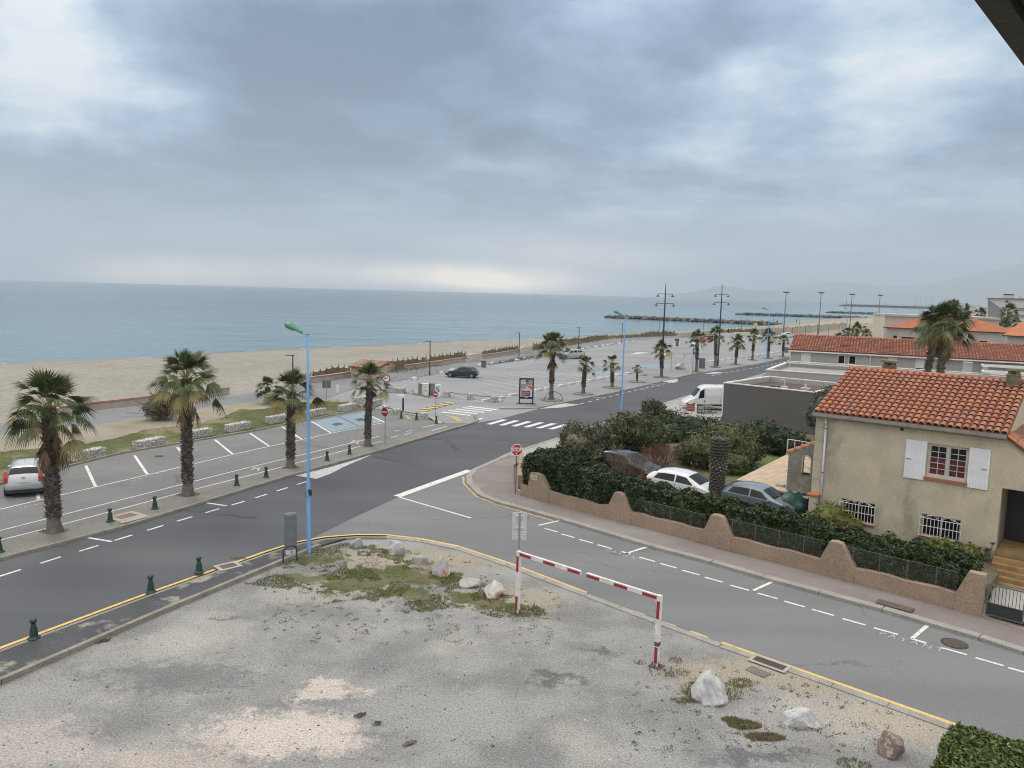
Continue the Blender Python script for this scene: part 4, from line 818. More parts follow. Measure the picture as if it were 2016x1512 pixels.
# ---------------------------------------------------------------- ground vegetation nobody could count
def blade_field(name, mt, pts, h, w, seed, lab=None):
    r = np.random.default_rng(seed); pts = np.array(pts); n = len(pts); a = r.random(n) * 6.28; hh = h * r.uniform(.4, 1.3, n); lean = r.normal(size=(n, 2)) * hh[:, None] * .5
    dx = np.stack([np.cos(a), np.sin(a), np.zeros(n)], 1) * w; tip = pts + np.concatenate([lean, hh[:, None]], 1)
    q = np.stack([pts - dx, pts + dx, tip], 1).reshape(-1, 3); mb = MB(); mb.v = [tuple(p) for p in q.tolist()]; mb.f = [(3 * i, 3 * i + 1, 3 * i + 2) for i in range(n)]; mb.m = [0] * n
    return tag(mb.build(name, mt), lab, kind='stuff')
M['grass'] = leaf_mat('grass_blade', (.075, .095, .025), (.15, .16, .055), .6, (.25, .22, .12), .15)
M['grass_dry'] = leaf_mat('dry_grass_blade', (.16, .13, .065), (.25, .21, .13), .7, (.09, .1, .04), .2)
def scatter_poly(px, n, r, z=.0, noise=True, thr=.0, sc=.5):
    from mathutils import noise as nz, geometry
    P = [gp(*p) for p in px]; xs = [p.x for p in P]; ys = [p.y for p in P]; out = []; tries = 0
    while len(out) < n and tries < n * 30:
        tries += 1; x, y = r.uniform(min(xs), max(xs)), r.uniform(min(ys), max(ys)); ins = False
        for a, b in zip(P, P[1:] + P[:1]):
            if (a.y > y) != (b.y > y) and x < (b.x - a.x) * (y - a.y) / (b.y - a.y) + a.x: ins = not ins
        if ins and (not noise or nz.noise(Vector((x * sc, y * sc, 3))) + .4 * nz.noise(Vector((x * sc * 4, y * sc * 4, 1))) > thr): out.append((x, y, z))
    return out
r_ = random.Random(3)
blade_field('grass', M['grass'], scatter_poly([(x, y + 1) for x, y in TURF], 9000, r_, thr=-.12), .08, .012, 1)
LOTG = [(520, 1120), (600, 1090), (640, 1078), (690, 1066), (780, 1080), (860, 1110), (900, 1135), (960, 1165), (1020, 1175), (1070, 1200), (1060, 1228), (1000, 1225), (920, 1200), (850, 1235), (780, 1200), (720, 1180), (640, 1190), (560, 1160), (480, 1150)]
lot = scatter_poly(LOTG, 15000, r_, .004, thr=.10, sc=.75)
blade_field('grass', M['grass'], lot, .045, .016, 2)
blade_field('grass', M['grass_dry'], scatter_poly(LOTG, 4500, r_, .004, thr=.0, sc=.8), .05, .012, 4)
def ring(px, py, n, rx, ry, dx=0, dy=0): 
    p = gp(px, py); return [(p.x + dx + rx * math.cos(a) * k, p.y + dy + ry * math.sin(a) * k, .004) for a, k in ((r_.uniform(0, 6.28), r_.uniform(.08, 1.1) ** .6) for _ in range(n))]
tuf = []
for x, y, n, rx, ry in ((1400, 1362, 700, .85, .55), (1460, 1345, 220, .35, .25), (701, 1078, 160, .45, .3), (781, 1088, 260, .6, .35), (829, 1108, 180, .55, .3), (871, 1128, 220, .5, .35), (930, 1152, 220, .55, .3), (1020, 1205, 500, 1.0, .5), (1325, 1325, 140, .5, .3), (1577, 1432, 90, .6, .2), (1680, 1505, 180, .4, .25), (475, 1138, 90, .2, .12), (193, 1265, 60, .15, .1), (107, 1050, 300, .6, .4), (370, 978, 260, .55, .4), (572, 924, 200, .5, .35), (724, 881, 200, .5, .35), (1330, 1300, 60, .2, .2), (1260, 1305, 40, .2, .15), (470, 1100, 60, .3, .1)):
    tuf += ring(x, y, n, rx, ry)
blade_field('grass', M['grass'], [(a, b, (.106 if (Vector((a, b)).y > 32) else .004)) for a, b, c in tuf], .09, .012, 3)
blade_field('dry_grass', M['grass_dry'], ring(1465, 1428, 1500, .42, .2) + ring(1505, 1452, 1300, .48, .17) + ring(1440, 1418, 500, .25, .12) + ring(1385, 1378, 500, .6, .2) + ring(1350, 1380, 200, .4, .15), .07, .012, 5)
wd_ = []
for i in range(170):
    p = gp(r_.uniform(1240, 1760), 0 + r_.uniform(1310, 1480)); k = r_.uniform(.03, .09)
    if (Vector((p.x, p.y)) - Vector((6.97, 23.3))).dot(Vector((.67, .74))) > -.4: continue
    wd_ += [(p.x + r_.gauss(0, k), p.y + r_.gauss(0, k), .004) for _ in range(14)]
for i in range(260):
    p = gp(r_.uniform(520, 1120), r_.uniform(1090, 1270)); k = r_.uniform(.03, .08)
    if p.x > -2.5 and (Vector((p.x, p.y)) - Vector((2.9, 27.1))).dot(Vector((.73, .68))) > -.5: continue
    if p.x < -3 and (Vector((p.x, p.y)) - Vector((-8.9, 29.5))).dot(Vector((.9, -.43))) < .4: continue
    wd_ += [(p.x + r_.gauss(0, k), p.y + r_.gauss(0, k), .004) for _ in range(12)]
blade_field('weeds', leaf_mat('weed', (.05, .06, .02), (.10, .105, .045), .7), wd_, .04, .014, 6)
# loose stones on the lot
mb = MB()
for i in range(4200):
    x, y = (r_.uniform(-60, 1900), r_.uniform(1180, 1530)); p = gp(x, y); 
    if p.x < -3 and (Vector((p.x, p.y)) - Vector((-11.69, 24.34))).dot(Vector((.91, -.42))) < .3: continue
    if (Vector((p.x, p.y)) - Vector((6.97, 23.3))).dot(Vector((.67, .74))) > -.2: continue
    s = r_.choice((.010, .012, .015, .018, .022, .034)) * r_.uniform(.6, 1.1)
    vs = [Vector((r_.uniform(-1, 1), r_.uniform(-1, 1), 0)) * .3 + Vector(c) for c in ((-1, -.6, 0), (1, -.7, 0), (.8, .8, 0), (-.8, .9, 0), (.1, .0, 1.0))]
    mb.add([p + v * s for v in vs], [(0, 1, 4), (1, 2, 4), (2, 3, 4), (3, 0, 4)])
mt, N, b = new_mat('loose_stones', .9, 0, .3); g = N.n('ShaderNodeNewGeometry').outputs['Random Per Island']
cr = N.n('ShaderNodeValToRGB'); N.put(cr.inputs[0], g); e = cr.color_ramp.elements; e[0].color = (.05, .05, .055, 1); e[1].color = (.55, .53, .50, 1)
for p_, c_ in ((.35, (.16, .155, .15, 1)), (.8, (.36, .34, .31, 1))): q = e.new(p_); q.color = c_
N.put(b.inputs['Base Color'], cr.outputs[0]); tag(mb.build('loose_stones', mt), kind='stuff')
# ---------------------------------------------------------------- street furniture materials
M['blue'] = mat('blue_pole_paint', (.14, .32, .60), (.12, .29, .56), 1.5, .45, fine=.06)
M['green_lamp'] = mat('green_lamp_paint', (.05, .25, .13), (.04, .21, .11), 3, .4)
M['dark_metal'] = mat('dark_metal', (.028, .032, .036), (.022, .025, .028), 4, .5)
M['mast'] = mat('mast_paint', (.03, .04, .06), (.025, .033, .05), 3, .5)
M['steel'] = mat('galvanised_steel', (.31, .32, .34), (.24, .25, .27), 6, .5, .4)
M['steel_dk'] = mat('grey_steel', (.13, .135, .145), (.10, .105, .11), 6, .55, .2)
M['black'] = mat('black_plastic', (.014, .014, .015), None, 4, .5)
M['bollard'] = mat('bollard_green', (.012, .045, .038), (.009, .034, .03), 8, .45)
M['white_paint'] = mat('white_metal_paint', (.68, .68, .68), (.56, .55, .53), 4, .5, c3=(.40, .34, .28), s3=9, e3=(.68, .78))
M['red_paint'] = mat('red_band_paint', (.30, .022, .035), (.26, .02, .03), 4, .45)
M['sign_red'] = mat('sign_red', (.42, .015, .03), None, 2, .4); M['sign_white'] = mat('sign_white', (.72, .72, .72), None, 2, .4)
M['concrete'] = mat('concrete', (.36, .345, .31), (.29, .28, .25), 2, .9, bump=.4, fine=.2)
M['concrete_white'] = mat('whitewashed_concrete', (.56, .55, .52), (.45, .44, .41), 2.5, .85, bump=.3, c3=(.3, .28, .25), s3=3, e3=(.6, .72))
M['rust'] = mat('rusty_iron', (.115, .085, .07), (.08, .06, .055), 6, .85, bump=.4)
M['iron'] = mat('cast_iron', (.045, .042, .04), (.03, .03, .03), 6, .8)
def bollard_mesh(nm, mt):
    mb = MB(); mb.lathe([(.155, 0), (.15, .03), (.105, .045), (.10, .10), (.085, .28), (.062, .38), (.062, .42), (.05, .44), (.05, .47), (.075, .485), (.088, .53), (.075, .575), (.035, .605), (.0, .61)], 14)
    o = mb.build(nm, mt, smooth=True); return o
bol = None
BOL = [(67, 1257, 'green bollard farthest from the lamp post on the worn dark pavement, bottom left', .08), (297, 1166, 'middle green bollard of three on the worn dark pavement', .08), (392, 1127, 'green bollard nearest the square manhole on the worn dark pavement', .08),
       (-1, 1087, 'green bollard cut by the left edge of the view', .1), (217, 1027, 'green bollard right of the first palm trunk, beside the rusty plate', .1), (305, 1002, 'green bollard left of the second palm trunk, beyond the rusty plate', .1), (466, 956, 'first green bollard right of the second palm trunk', .1), (524, 940, 'second green bollard right of the second palm, nearer the third palm', .1), (644, 907, 'green bollard just right of the blue lamp post', .1), (688, 894, 'green bollard between the lamp post and the fourth palm', .1),
       (790, 824, 'dark bollard beside the small stone cube by the chain', .1), (820, 827, 'dark bollard left of the second stone cube by the chain', .1), (859, 834, 'dark bollard at the foot of the small no entry sign', .1)]
for x, y, lab, z in BOL:
    p = gp(x, y, z); o = bollard_mesh('bollard', M['bollard']) if bol is None else bol.copy()
    if bol is None: bol = o
    else: COL.objects.link(o)
    o.location = p; o.scale = (1.2, 1.2, 1.06); o.rotation_euler.z = rnd.uniform(0, 3); tag(o, lab, 'bollard', 'green cast bollards')
# ---- blue street lamps
def street_lamp(label, p, rz, H=9.1):
    root = thing('street_lamp', label, 'street lamp', p, rz, 'blue street lamps')
    mb = MB(); mb.lathe([(.095, 0), (.095, .02), (.09, .03), (.083, 3.0), (.068, 3.05), (.058, 6.5), (.05, H)], 12); mb.lathe([(.055, H - .01), (.055, H + .05), (0, H + .06)], 10); mb.build('pole', M['blue'], root, True)
    mb = MB(); mb.cyl((0, 0, H - .05), (.30, 0, H + .07), .026, .026, 8); mb.build('arm', M['blue'], root)
    hb = MB(); d = Vector((1, 0, .36)).normalized(); q = Matrix.Translation((.27, 0, H + .06)) @ Matrix.Rotation(-math.asin(d.z), 4, 'Y'); vs = []
    prof = [(0, .05, .05), (.06, .075, .085), (.34, .08, .09), (.42, .12, .12), (.58, .165, .17), (.75, .165, .165), (.88, .12, .11), (.94, .03, .03)]
    for x, w_, h_ in prof:
        for k in range(12): a = 2 * math.pi * k / 12; s = math.sin(a); vs.append(q @ Vector((x, w_ * math.cos(a), h_ * s if s > 0 else .05 * s)))
    hb.add(vs, [(j * 12 + k, j * 12 + (k + 1) % 12, (j + 1) * 12 + (k + 1) % 12, (j + 1) * 12 + k) for j in range(len(prof) - 1) for k in range(12)] + [tuple(range(11, -1, -1))])
    hb.build('lamp_head', M['green_lamp'], root, True)
    mb = MB(); vs = [q @ Vector((x, y, -.052)) for x, y in ((.42, -.10), (.88, -.1), (.88, .1), (.42, .1))] + [q @ Vector((x, y, -.10)) for x, y in ((.48, -.07), (.82, -.07), (.82, .07), (.48, .07))]
    mb.add(vs, [(0, 1, 5, 4), (1, 2, 6, 5), (2, 3, 7, 6), (3, 0, 4, 7), (7, 6, 5, 4)]); mb.build('diffuser', mat('lamp_glass', (.30, .33, .32), None, 2, .2), root)
    return root
LA = math.atan2(.42, -.91)
p1 = gp(608, 1088); lamp = street_lamp('tall blue lamp post with green head in front of the sea, at the near corner', p1, LA)
for a, z in ((2.6, 2.62), (-.6, 2.42)): MB().box((.19 * math.cos(a), .19 * math.sin(a), z), (.22, .07, .22), a).build('back_box', M['black'], lamp)
for z in (2.4, 2.66): MB().cyl((0, 0, z), (0, 0, z + .05), .088, .088, 12).build('clamp_band', M['steel'], lamp)
l2 = street_lamp('second blue lamp post rising behind the olive green bushes', gp(1223, 808), LA)
mb = MB(); mb.box((.12, .02, 1.75), (.14, .1, .5)); mb.build('back_box', M['steel_dk'], l2)
street_lamp('third blue lamp post beyond the flat roofed building', at_depth(1507, 732, 133).to_2d().to_3d(), LA)
q = at_depth(1670, 609, 215); street_lamp('fourth blue lamp post, beside the far palm grove', (q.x, q.y, 0), LA, q.z - .05)
q = at_depth(1768, 611, 290); street_lamp('farthest blue lamp, only its head showing over the cream building', (q.x, q.y, 0), LA, q.z)
# ---- promenade lamps
PL = [(577, 787, 699, 'dark promenade lamp nearest the viewer, behind the third street palm'), (846, 739, 671.6, 'dark promenade lamp left of the parked dark hatchback'), (1021.5, 709, 655, 'dark promenade lamp left of the large far palm'), (1139, 690.5, 644, 'dark promenade lamp beside the litter bin and silver car'), (1224, 675, 636, 'dark promenade lamp half hidden behind the second blue lamp'), (1297, 659, 631, 'thin promenade lamp just left of the first mast'), (1385, 651, 628.5, 'thin promenade lamp just left of the second mast'), (1459, 652, 625, 'thin promenade lamp right of the walking man'), (1522, 645, 623, 'thin far promenade lamp right of the third blue lamp head'), (1574, 640, 622, 'farthest thin promenade lamp, left of a tall floodlight pole')]
pl0 = None
for x, yb, yt, lab in PL:
    p, H = pxh(x, yb, yt)
    if pl0 is None:
        pl0 = thing('promenade_lamp', lab, 'street lamp', p, 0, 'promenade lamps'); mb = MB(); mb.lathe([(.085, 0), (.075, .1), (.06, 4.4), (.05, 4.42)], 8); mb.build('pole', M['dark_metal'], pl0)
        mb = MB(); mb.box((-.28, 0, 4.42), (.85, .22, .07)); mb.build('lamp_head', M['dark_metal'], pl0); pl0.scale = (1, 1, H / 4.45)
    else: copy_tree(pl0, lab, p, rnd.uniform(-.2, .2), (1, 1, H / 4.45))
# ---- double armed masts
for x, yb, yt, lab in ((1302, 742, 557, 'left of two tall dark masts with double lamp arms above the car park'), (1413, 720, 561, 'right of two tall dark masts with double lamp arms above the car park')):
    p, H = pxh(x, yb, yt); root = thing('lamp_mast', lab, 'lamp mast', p, R(-8), 'double armed lamp masts')
    mb = MB(); mb.lathe([(.14, 0), (.13, 3), (.10, H * .75), (.045, H)], 10); mb.build('pole', M['mast'], root)
    for zf, wd2 in ((.885, 1.0), (.785, 1.15)):
        mb = MB(); mb.cyl((-wd2, 0, H * zf), (wd2, 0, H * zf), .045, .045, 6); mb.build('arm', M['mast'], root)
        for s in (-1, 1):
            mb = MB(); mb.lathe([(.02, .0), (.05, -.12), (.10, -.2), (.27, -.36), (.25, -.38), (0, -.40)][::-1], 10, (s * wd2, 0, H * zf)); mb.build('lamp_shade', M['mast'], root)
# ---- floodlight poles
fl0 = None
for x, yb, yt, Y, lab in ((1548, 659, 575, 240, 'floodlight pole farthest left, before the far jetty'), (1617, 654, 576, 250, 'floodlight pole second from left, with a lower spotlight'), (1678, 640, 579, 258, 'floodlight pole above the fourth blue lamp'), (1733, 630, 581, 290, 'floodlight pole over the left end of the cream flat roof')):
    t_ = at_depth(x, yt, Y)
    if fl0 is None:
        fl0 = thing('floodlight_pole', lab, 'floodlight', (t_.x, t_.y, 0), .1, 'floodlight poles'); mb = MB(); mb.lathe([(.2, 0), (.17, 3), (.09, 13)], 8); mb.build('pole', mat('floodlight_paint', (.12, .12, .125), None, 3, .6), fl0)
        mb = MB(); mb.box((0, 0, 13), (1.7, .1, .1)); mb.build('crossbar', M['dark_metal'], fl0)
        for s in (-.75, -.3, .3, .75): mb = MB(); mb.box((s, -.1, 13.15), (.4, .35, .28)); mb.build('floodlight', M['dark_metal'], fl0)
        fl0.scale = (1, 1, t_.z / 13.2)
    else: copy_tree(fl0, lab, (t_.x, t_.y, 0), rnd.uniform(-.3, .3), (1, 1, t_.z / 13.2))
# ---- height barrier, near
A, B = gp(1018.5, 1207), gp(1292, 1312); d = (B - A); Lb = d.length; ang = math.atan2(d.y, d.x); Hb = 2.22
root = thing('height_barrier', 'white and red striped height barrier at the entrance of the gravel lot', 'height barrier', A, ang)
def striped_post(x, sgn):
    h = MB(); h.box((x, 0, Hb / 2), (.13, .13, Hb)); po = h.build('post', M['white_paint'], root, bevel=.006)
    for z0, z1 in ((.12, .62), (1.5, 2.05)): mb = MB(); mb.box((x, -.067, (z0 + z1) / 2), (.10, .012, z1 - z0)); mb.build('red_band', M['red_paint'], po)
    mb = MB(); mb.box((x, 0, .015), (.36, .36, .03)); 
    for a in range(4): dx, dy = math.cos(a * 1.5708), math.sin(a * 1.5708); mb.add([(x + dx * .065 - dy * .01, dy * .065 + dx * .01, .03), (x + dx * .17, dy * .17, .03), (x + dx * .065, dy * .065, .2), (x + dx * .065 + dy * .012, dy * .065 - dx * .012, .03)], [(0, 1, 2), (3, 2, 1)])
    mb.build('base_plate', M['rust'], po)
    mb = MB(); mb.tube([(x + sgn * .07, 0, .95), (x + sgn * .14, 0, 1.0), (x + sgn * .14, 0, 1.2), (x + sgn * .07, 0, 1.25)], .014); mb.build('latch_handle', M['white_paint'], po); return po
striped_post(0, -1); po = striped_post(Lb, -1); mb = MB(); mb.box((Lb, -.0, .72), (.135, .135, .13)); mb.build('dark_band', M['rust'], po)
for x0, x1 in ((.065, Lb * .475), (Lb * .52, Lb - .065)):
    mb = MB(); mb.box(((x0 + x1) / 2, 0, Hb - .075), (x1 - x0, .09, .13)); bar = mb.build('bar', M['white_paint'], root)
    n = 5; 
    for k in range(0, n, 2): a = x0 + (x1 - x0) * k / n; c = x0 + (x1 - x0) * (k + 1) / n; mb = MB(); mb.box(((a + c) / 2, -.047, Hb - .09), (c - a - .02, .01, .098)); mb.build('red_band', M['red_paint'], bar)
for x, s in ((.065, 1), (Lb - .065, -1)): mb = MB(); mb.wall_prism([(x, Hb - .14), (x + s * .16, Hb - .14), (x, Hb - .3)], -.02, .02); mb.build('corner_gusset', M['white_paint'], root)
# ---- height barrier, far
A, B = gp(1320.5, 742), gp(1359.5, 734); d = B - A; Lb2 = d.length; root = thing('height_barrier', 'thin white height barrier with chain and round sign at the far car park entrance', 'height barrier', A, math.atan2(d.y, d.x))
for x in (0, Lb2): mb = MB(); mb.box((x, 0, 1.6), (.16, .16, 3.2)); mb.box((x, 0, .05), (.5, .5, .1)); mb.build('post', M['white_paint'], root)
mb = MB(); mb.box((Lb2 / 2, 0, 2.15), (Lb2, .08, .14)); bar = mb.build('bar', M['white_paint'], root)
for f in (.18, .42, .55, .8): mb = MB(); mb.box((Lb2 * f, -.043, 2.15), (.3, .01, .1)); mb.build('red_band', M['red_paint'], bar)
mb = MB(); mb.tube([(Lb2 * k / 10, 0, 3.1 - 3.2 * (k / 10) * (1 - k / 10)) for k in range(11)], .018, 4); mb.build('chain', M['steel_dk'], root)
mb = MB(); mb.cyl((Lb2 * .62, -.06, 2.65), (Lb2 * .62, -.04, 2.65), .28, .28, 14); sg = mb.build('round_sign', M['sign_red'], root); mb = MB(); mb.cyl((Lb2 * .62, -.066, 2.65), (Lb2 * .62, -.058, 2.65), .2, .2, 14); mb.build('sign_face', M['sign_white'], sg)
# ---- signs
def post(mb, H, r=.03): mb.cyl((0, 0, 0), (0, 0, H), r, r, 8)
def facing(p): return math.atan2(p.y, p.x) - math.pi / 2       # local -y looks back at the balcony
p = gp(1015, 972, .1); root = thing('stop_sign', 'red octagonal stop sign on a grey pole at the garden corner', 'road sign', p, facing(p) + .1)
mb = MB(); post(mb, 2.75); mb.build('pole', M['steel_dk'], root); zc = 2.44
def ngon(n, r, y0, y1, z, rot=0): 
    mb = MB(); mb.wall_prism([(r * math.cos(2 * math.pi * k / n + rot), z + r * math.sin(2 * math.pi * k / n + rot)) for k in range(n)], y0, y1); return mb
pl = ngon(8, .335, -.055, -.04, zc, math.pi / 8).build('octagon_plate', M['sign_white'], root); ngon(8, .305, -.0585, -.0555, zc, math.pi / 8).build('red_face', M['sign_red'], pl)
text_mesh('lettering', 'STOP', .22, M['sign_white'], pl, Matrix.Translation((0, -.061, zc + .01)) @ Matrix.Rotation(math.pi / 2, 4, 'X') @ Matrix.Diagonal((1, 1.35, 1, 1)), off=.008)
mb = MB(); mb.box((0, -.06, zc - .2), (.06, .006, .09)); mb.build('sticker', M['sign_white'], pl)
def no_entry(lab, px, yb, yc, r, turn, z=.0, extra=None):
    p = gp(px, yb, z); zc = at_depth(px, yc, p.y).z - z; root = thing('no_entry_sign', lab, 'road sign', p, facing(p) + turn)
    mb = MB(); post(mb, zc + r * .8); mb.build('pole', M['steel'], root)
    pl = ngon(24, r, -.055, -.04, zc).build('disc', M['sign_white'], root); ngon(24, r * .94, -.059, -.0555, zc).build('red_face', M['sign_red'], pl)
    mb = MB(); mb.box((0, -.061, zc), (r * 1.35, .006, r * .36)); mb.build('white_bar', M['sign_white'], pl); return root
no_entry('larger no entry sign right of the fourth street palm', 758, 876, 811, .33, R(-45), .1)
no_entry('smaller no entry sign at the car park entrance, beside a dark bollard', 857.5, 834, 776, .27, R(-40), .1)
p = gp(760, 803, .1); root = thing('prohibition_sign', 'round red bordered sign with a blue plate below, behind the fourth palm', 'road sign', p, facing(p)); zc = 2.75
mb = MB(); post(mb, 3.0); mb.build('pole', M['steel'], root); pl = ngon(24, .36, -.055, -.04, zc).build('disc', M['sign_red'], root); ngon(24, .27, -.059, -.0555, zc).build('white_face', M['sign_white'], pl)
mb = MB(); mb.box((0, -.062, zc), (.05, .006, .5), 0, M=Matrix.Translation((0, 0, zc)) @ Matrix.Rotation(.8, 4, 'Y') @ Matrix.Translation((0, 0, -zc))); mb.box((-.06, -.062, zc), (.2, .006, .09)); mb.build('symbol', M['sign_red'], pl)
mb = MB(); mb.box((.02, -.05, 2.05), (.32, .02, .5)); mb.build('blue_plate', mat('sign_blue', (.03, .10, .20), None, 2, .4), root)
p = gp(1019, 1168); root = thing('sign_back', 'grey back of a tall road sign behind the striped barrier', 'road sign', p, facing(p) - .06)
mb = MB(); post(mb, 3.05, .032); mb.build('pole', M['steel'], root)
def back_panel(z0, z1, w_, nm='panel'):
    mb = MB(); mb.box((0, .05, (z0 + z1) / 2), (w_, .02, z1 - z0)); pn = mb.build(nm, mat('sign_back_sheet', (.50, .51, .52), (.43, .44, .45), 3, .45), root, bevel=.008)
    mb = MB(); 
    for z in (z0 + .12, z1 - .12): mb.box((0, .03, z), (w_ * .55, .025, .03)); 
    mb.build('bracket', M['sign_white'], pn)
back_panel(2.38, 3.05, .54); back_panel(2.0, 2.35, .54)
for x, yb, yt0, yt1, w_, lab in ((643, 787, 760, 771, .5, 'two small grey sign backs on one post beside the promenade'),):
    p = gp(x, yb); root = thing('sign_back', lab, 'road sign', p, facing(p)); mb = MB(); post(mb, 1.9); mb.build('pole', M['steel'], root)
    for s in (-.22, .22): mb = MB(); mb.box((s, -.04, 1.55), (.36, .02, .75)); mb.build('panel', M['steel_dk'], root)
p = gp(664, 817); root = thing('round_sign', 'round sign seen edge on with a small plate, between the stone gabions', 'road sign', p, facing(p) + R(72)); mb = MB(); post(mb, 2.6); mb.build('pole', M['steel'], root)
ngon(20, .42, -.05, -.035, 2.3).build('disc', M['sign_white'], root); mb = MB(); mb.box((0, -.045, 1.6), (.5, .02, .3)); mb.build('plate', M['sign_white'], root)
p = gp(1487, 655); root = thing('yellow_sign', 'small yellow sign on a post beyond the car park', 'sign', p, facing(p)); mb = MB(); post(mb, 2.6, .05); mb.build('pole', M['steel_dk'], root); mb = MB(); mb.box((0, -.05, 2.7), (1.0, .04, .9)); mb.build('panel', mat('yellow_sign', (.62, .56, .06), None, 2, .5), root)
p = gp(1363, 735); root = thing('parking_sign', 'blue parking sign on a post beside the far height barrier', 'road sign', p, facing(p)); mb = MB(); post(mb, 3.4, .05); mb.build('pole', M['steel'], root); mb = MB(); mb.box((.15, -.06, 3.2), (.5, .03, .85)); pn = mb.build('panel', mat('parking_blue', (.04, .11, .30), None, 2, .5), root)
text_mesh('lettering', 'P', .55, M['sign_white'], pn, Matrix.Translation((.15, -.08, 3.2)) @ Matrix.Rotation(math.pi / 2, 4, 'X'))
p = gp(793.5, 809, .05); root = thing('marker_post', 'black marker post with white top and edge at the car park entrance', 'marker post', p, facing(p)); mb = MB(); mb.box((0, 0, .6), (.16, .12, 1.2)); mb.build('post', M['black'], root); mb = MB(); mb.box((0, 0, 1.24), (.165, .125, .1)); mb.box((.087, 0, .6), (.025, .11, 1.19)); mb.build('white_edge', M['sign_white'], root)
# ---- advertising panel
p = gp(1035.5, 795); p2 = gp(1021.5, 794.6); root = thing('advertising_panel', 'black framed advertising panel with a purple poster beside the car park', 'advertising panel', p, facing(p) + .05); zc = 0
mb = MB(); w_ = 1.46; Ht = 2.58
for s in (-1, 1): mb.box((s * (w_ / 2 - .06), 0, Ht / 2), (.12, .14, Ht))
mb.box((0, 0, Ht - .06), (w_ - .24, .13, .12)); mb.box((0, 0, .60), (w_ - .24, .13, .2)); mb.box((0, 0, .05), (w_ - .24, .12, .06)); mb.box((-.7, 0, .015), (.5, .5, .03)); mb.box((.7, 0, .015), (.5, .5, .03)); mb.build('frame', M['black'], root)
mb = MB(); mb.box((0, 0, 1.58), (w_ - .24, .07, 1.77)); mb.build('glass_panel', M['black'], root)
def colour(nm, c): return mat(nm, c, tuple(v * .8 for v in c), 6, .35)
PC = [colour('poster_pale', (.62, .58, .56)), colour('poster_purple', (.13, .022, .14)), colour('poster_dark', (.05, .055, .05)), colour('poster_tan', (.36, .30, .23)), colour('poster_orange', (.48, .17, .07)), colour('poster_mint', (.24, .36, .34)), colour('poster_pink', (.55, .30, .26)), colour('poster_lilac', (.36, .25, .42)), colour('poster_grey', (.28, .27, .26))]
mb = MB(); y = -.038
mb.box((0, y, 1.58), (1.18, .006, 1.70))
for q in [(-.05, 1.06, .86, .56, 1, .002)] + [(.05, 2.27, .34, .24, 2, .002), (.38, 2.28, .36, .26, 3, .003), (.42, 2.0, .32, .26, 8, .002), (-.33, 1.88, .46, .26, 5, .003), (.08, 1.92, .34, .34, 3, .004), (-.35, 1.62, .44, .24, 8, .003), (.34, 1.70, .44, .2, 4, .003), (-.1, 1.68, .2, .24, 5, .006), (.45, 1.52, .2, .14, 4, .005), (-.5, 1.3, .12, .3, 6, .003), (.28, 2.14, .2, .1, 5, .007), (.12, 2.06, .12, .12, 2, .006), (-.02, 1.8, .1, .1, 6, .007), (.3, 1.87, .12, .14, 6, .006), (-.3, 1.97, .16, .06, 2, .006)]: mb.box((q[0], y - q[5], q[1]), (q[2], .006, q[3]), mi=q[4])
mb.wall_prism([(-.36 + .2 * math.cos(k * .45), 2.24 + .2 * math.sin(k * .45)) for k in range(14)], y - .008, y - .003, 0); mb.wall_prism([(-.36 + .13 * math.cos(k * .45), 2.24 + .13 * math.sin(k * .45)) for k in range(14)], y - .011, y - .006, 6)
for k, (x0, x1, z, mi) in enumerate(((-.42, .12, 1.20, 7), (-.42, .22, 1.12, 7), (-.42, .05, 1.02, 7), (-.42, .25, .94, 7), (-.42, -.02, .87, 7), (.1, .3, 1.14, 0), (.18, .3, .98, 0))): mb.box(((x0 + x1) / 2, y - .007, z), (x1 - x0, .006, .05), mi=mi)
for k, x in enumerate((-.16, -.08, 0, .1, .18)): mb.box((x, y - .009, 1.39), (.05, .008, (.12, .18, .22, .16, .12)[k]), mi=0)
mb.build('poster', PC, root)
mb = MB(); mb.box((.0, -.07, .62), (.26, .006, .05)); mb.build('maker_plate', M['sign_white'], root)
# ---- covered ticket machine and hoop
p = gp(572, 1090, .08); root = thing('ticket_machine', 'parking meter wrapped in a grey cover beside the blue lamp post', 'parking meter', p, R(25)); mb = MB(); mb.box((0, 0, .14), (.36, .3, .28)); mb.build('base', M['white_paint'], root); mb = MB(); mb.box((.02, -.152, .12), (.05, .01, .07)); mb.build('lock', M['black'], root)
vs = []; fs = []; r_ = random.Random(8); K = 16; prof = [(.23, 1.0), (.24, 1.0), (.235, .98), (.24, .96), (.235, .97), (.24, 1.0), (.25, 1.02), (.22, 1.0)]
zs = [.22, .45, .7, .95, 1.2, 1.45, 1.64, 1.70]
for j, z in enumerate(zs):
    for k in range(K):
        a = 2 * math.pi * k / K; sx = .235 * (abs(math.cos(a)) ** .35) * (1 if math.cos(a) > 0 else -1); sy = .19 * (abs(math.sin(a)) ** .35) * (1 if math.sin(a) > 0 else -1); kk = 1 + r_.uniform(-.045, .045) + (.05 if 0 < j < 3 else 0)
        vs.append((sx * kk, sy * kk, z + r_.uniform(-.015, .015) + (.03 * (k > 8) if j == 7 else 0)))
fs = [(j * K + k, j * K + (k + 1) % K, (j + 1) * K + (k + 1) % K, (j + 1) * K + k) for j in range(7) for k in range(K)] + [tuple(range(7 * K, 8 * K))]
MB().add(vs, fs).build('cover', mat('grey_tarpaulin', (.15, .165, .18), (.12, .13, .145), 3, .55, bump=.5, bscale=5), root, True)
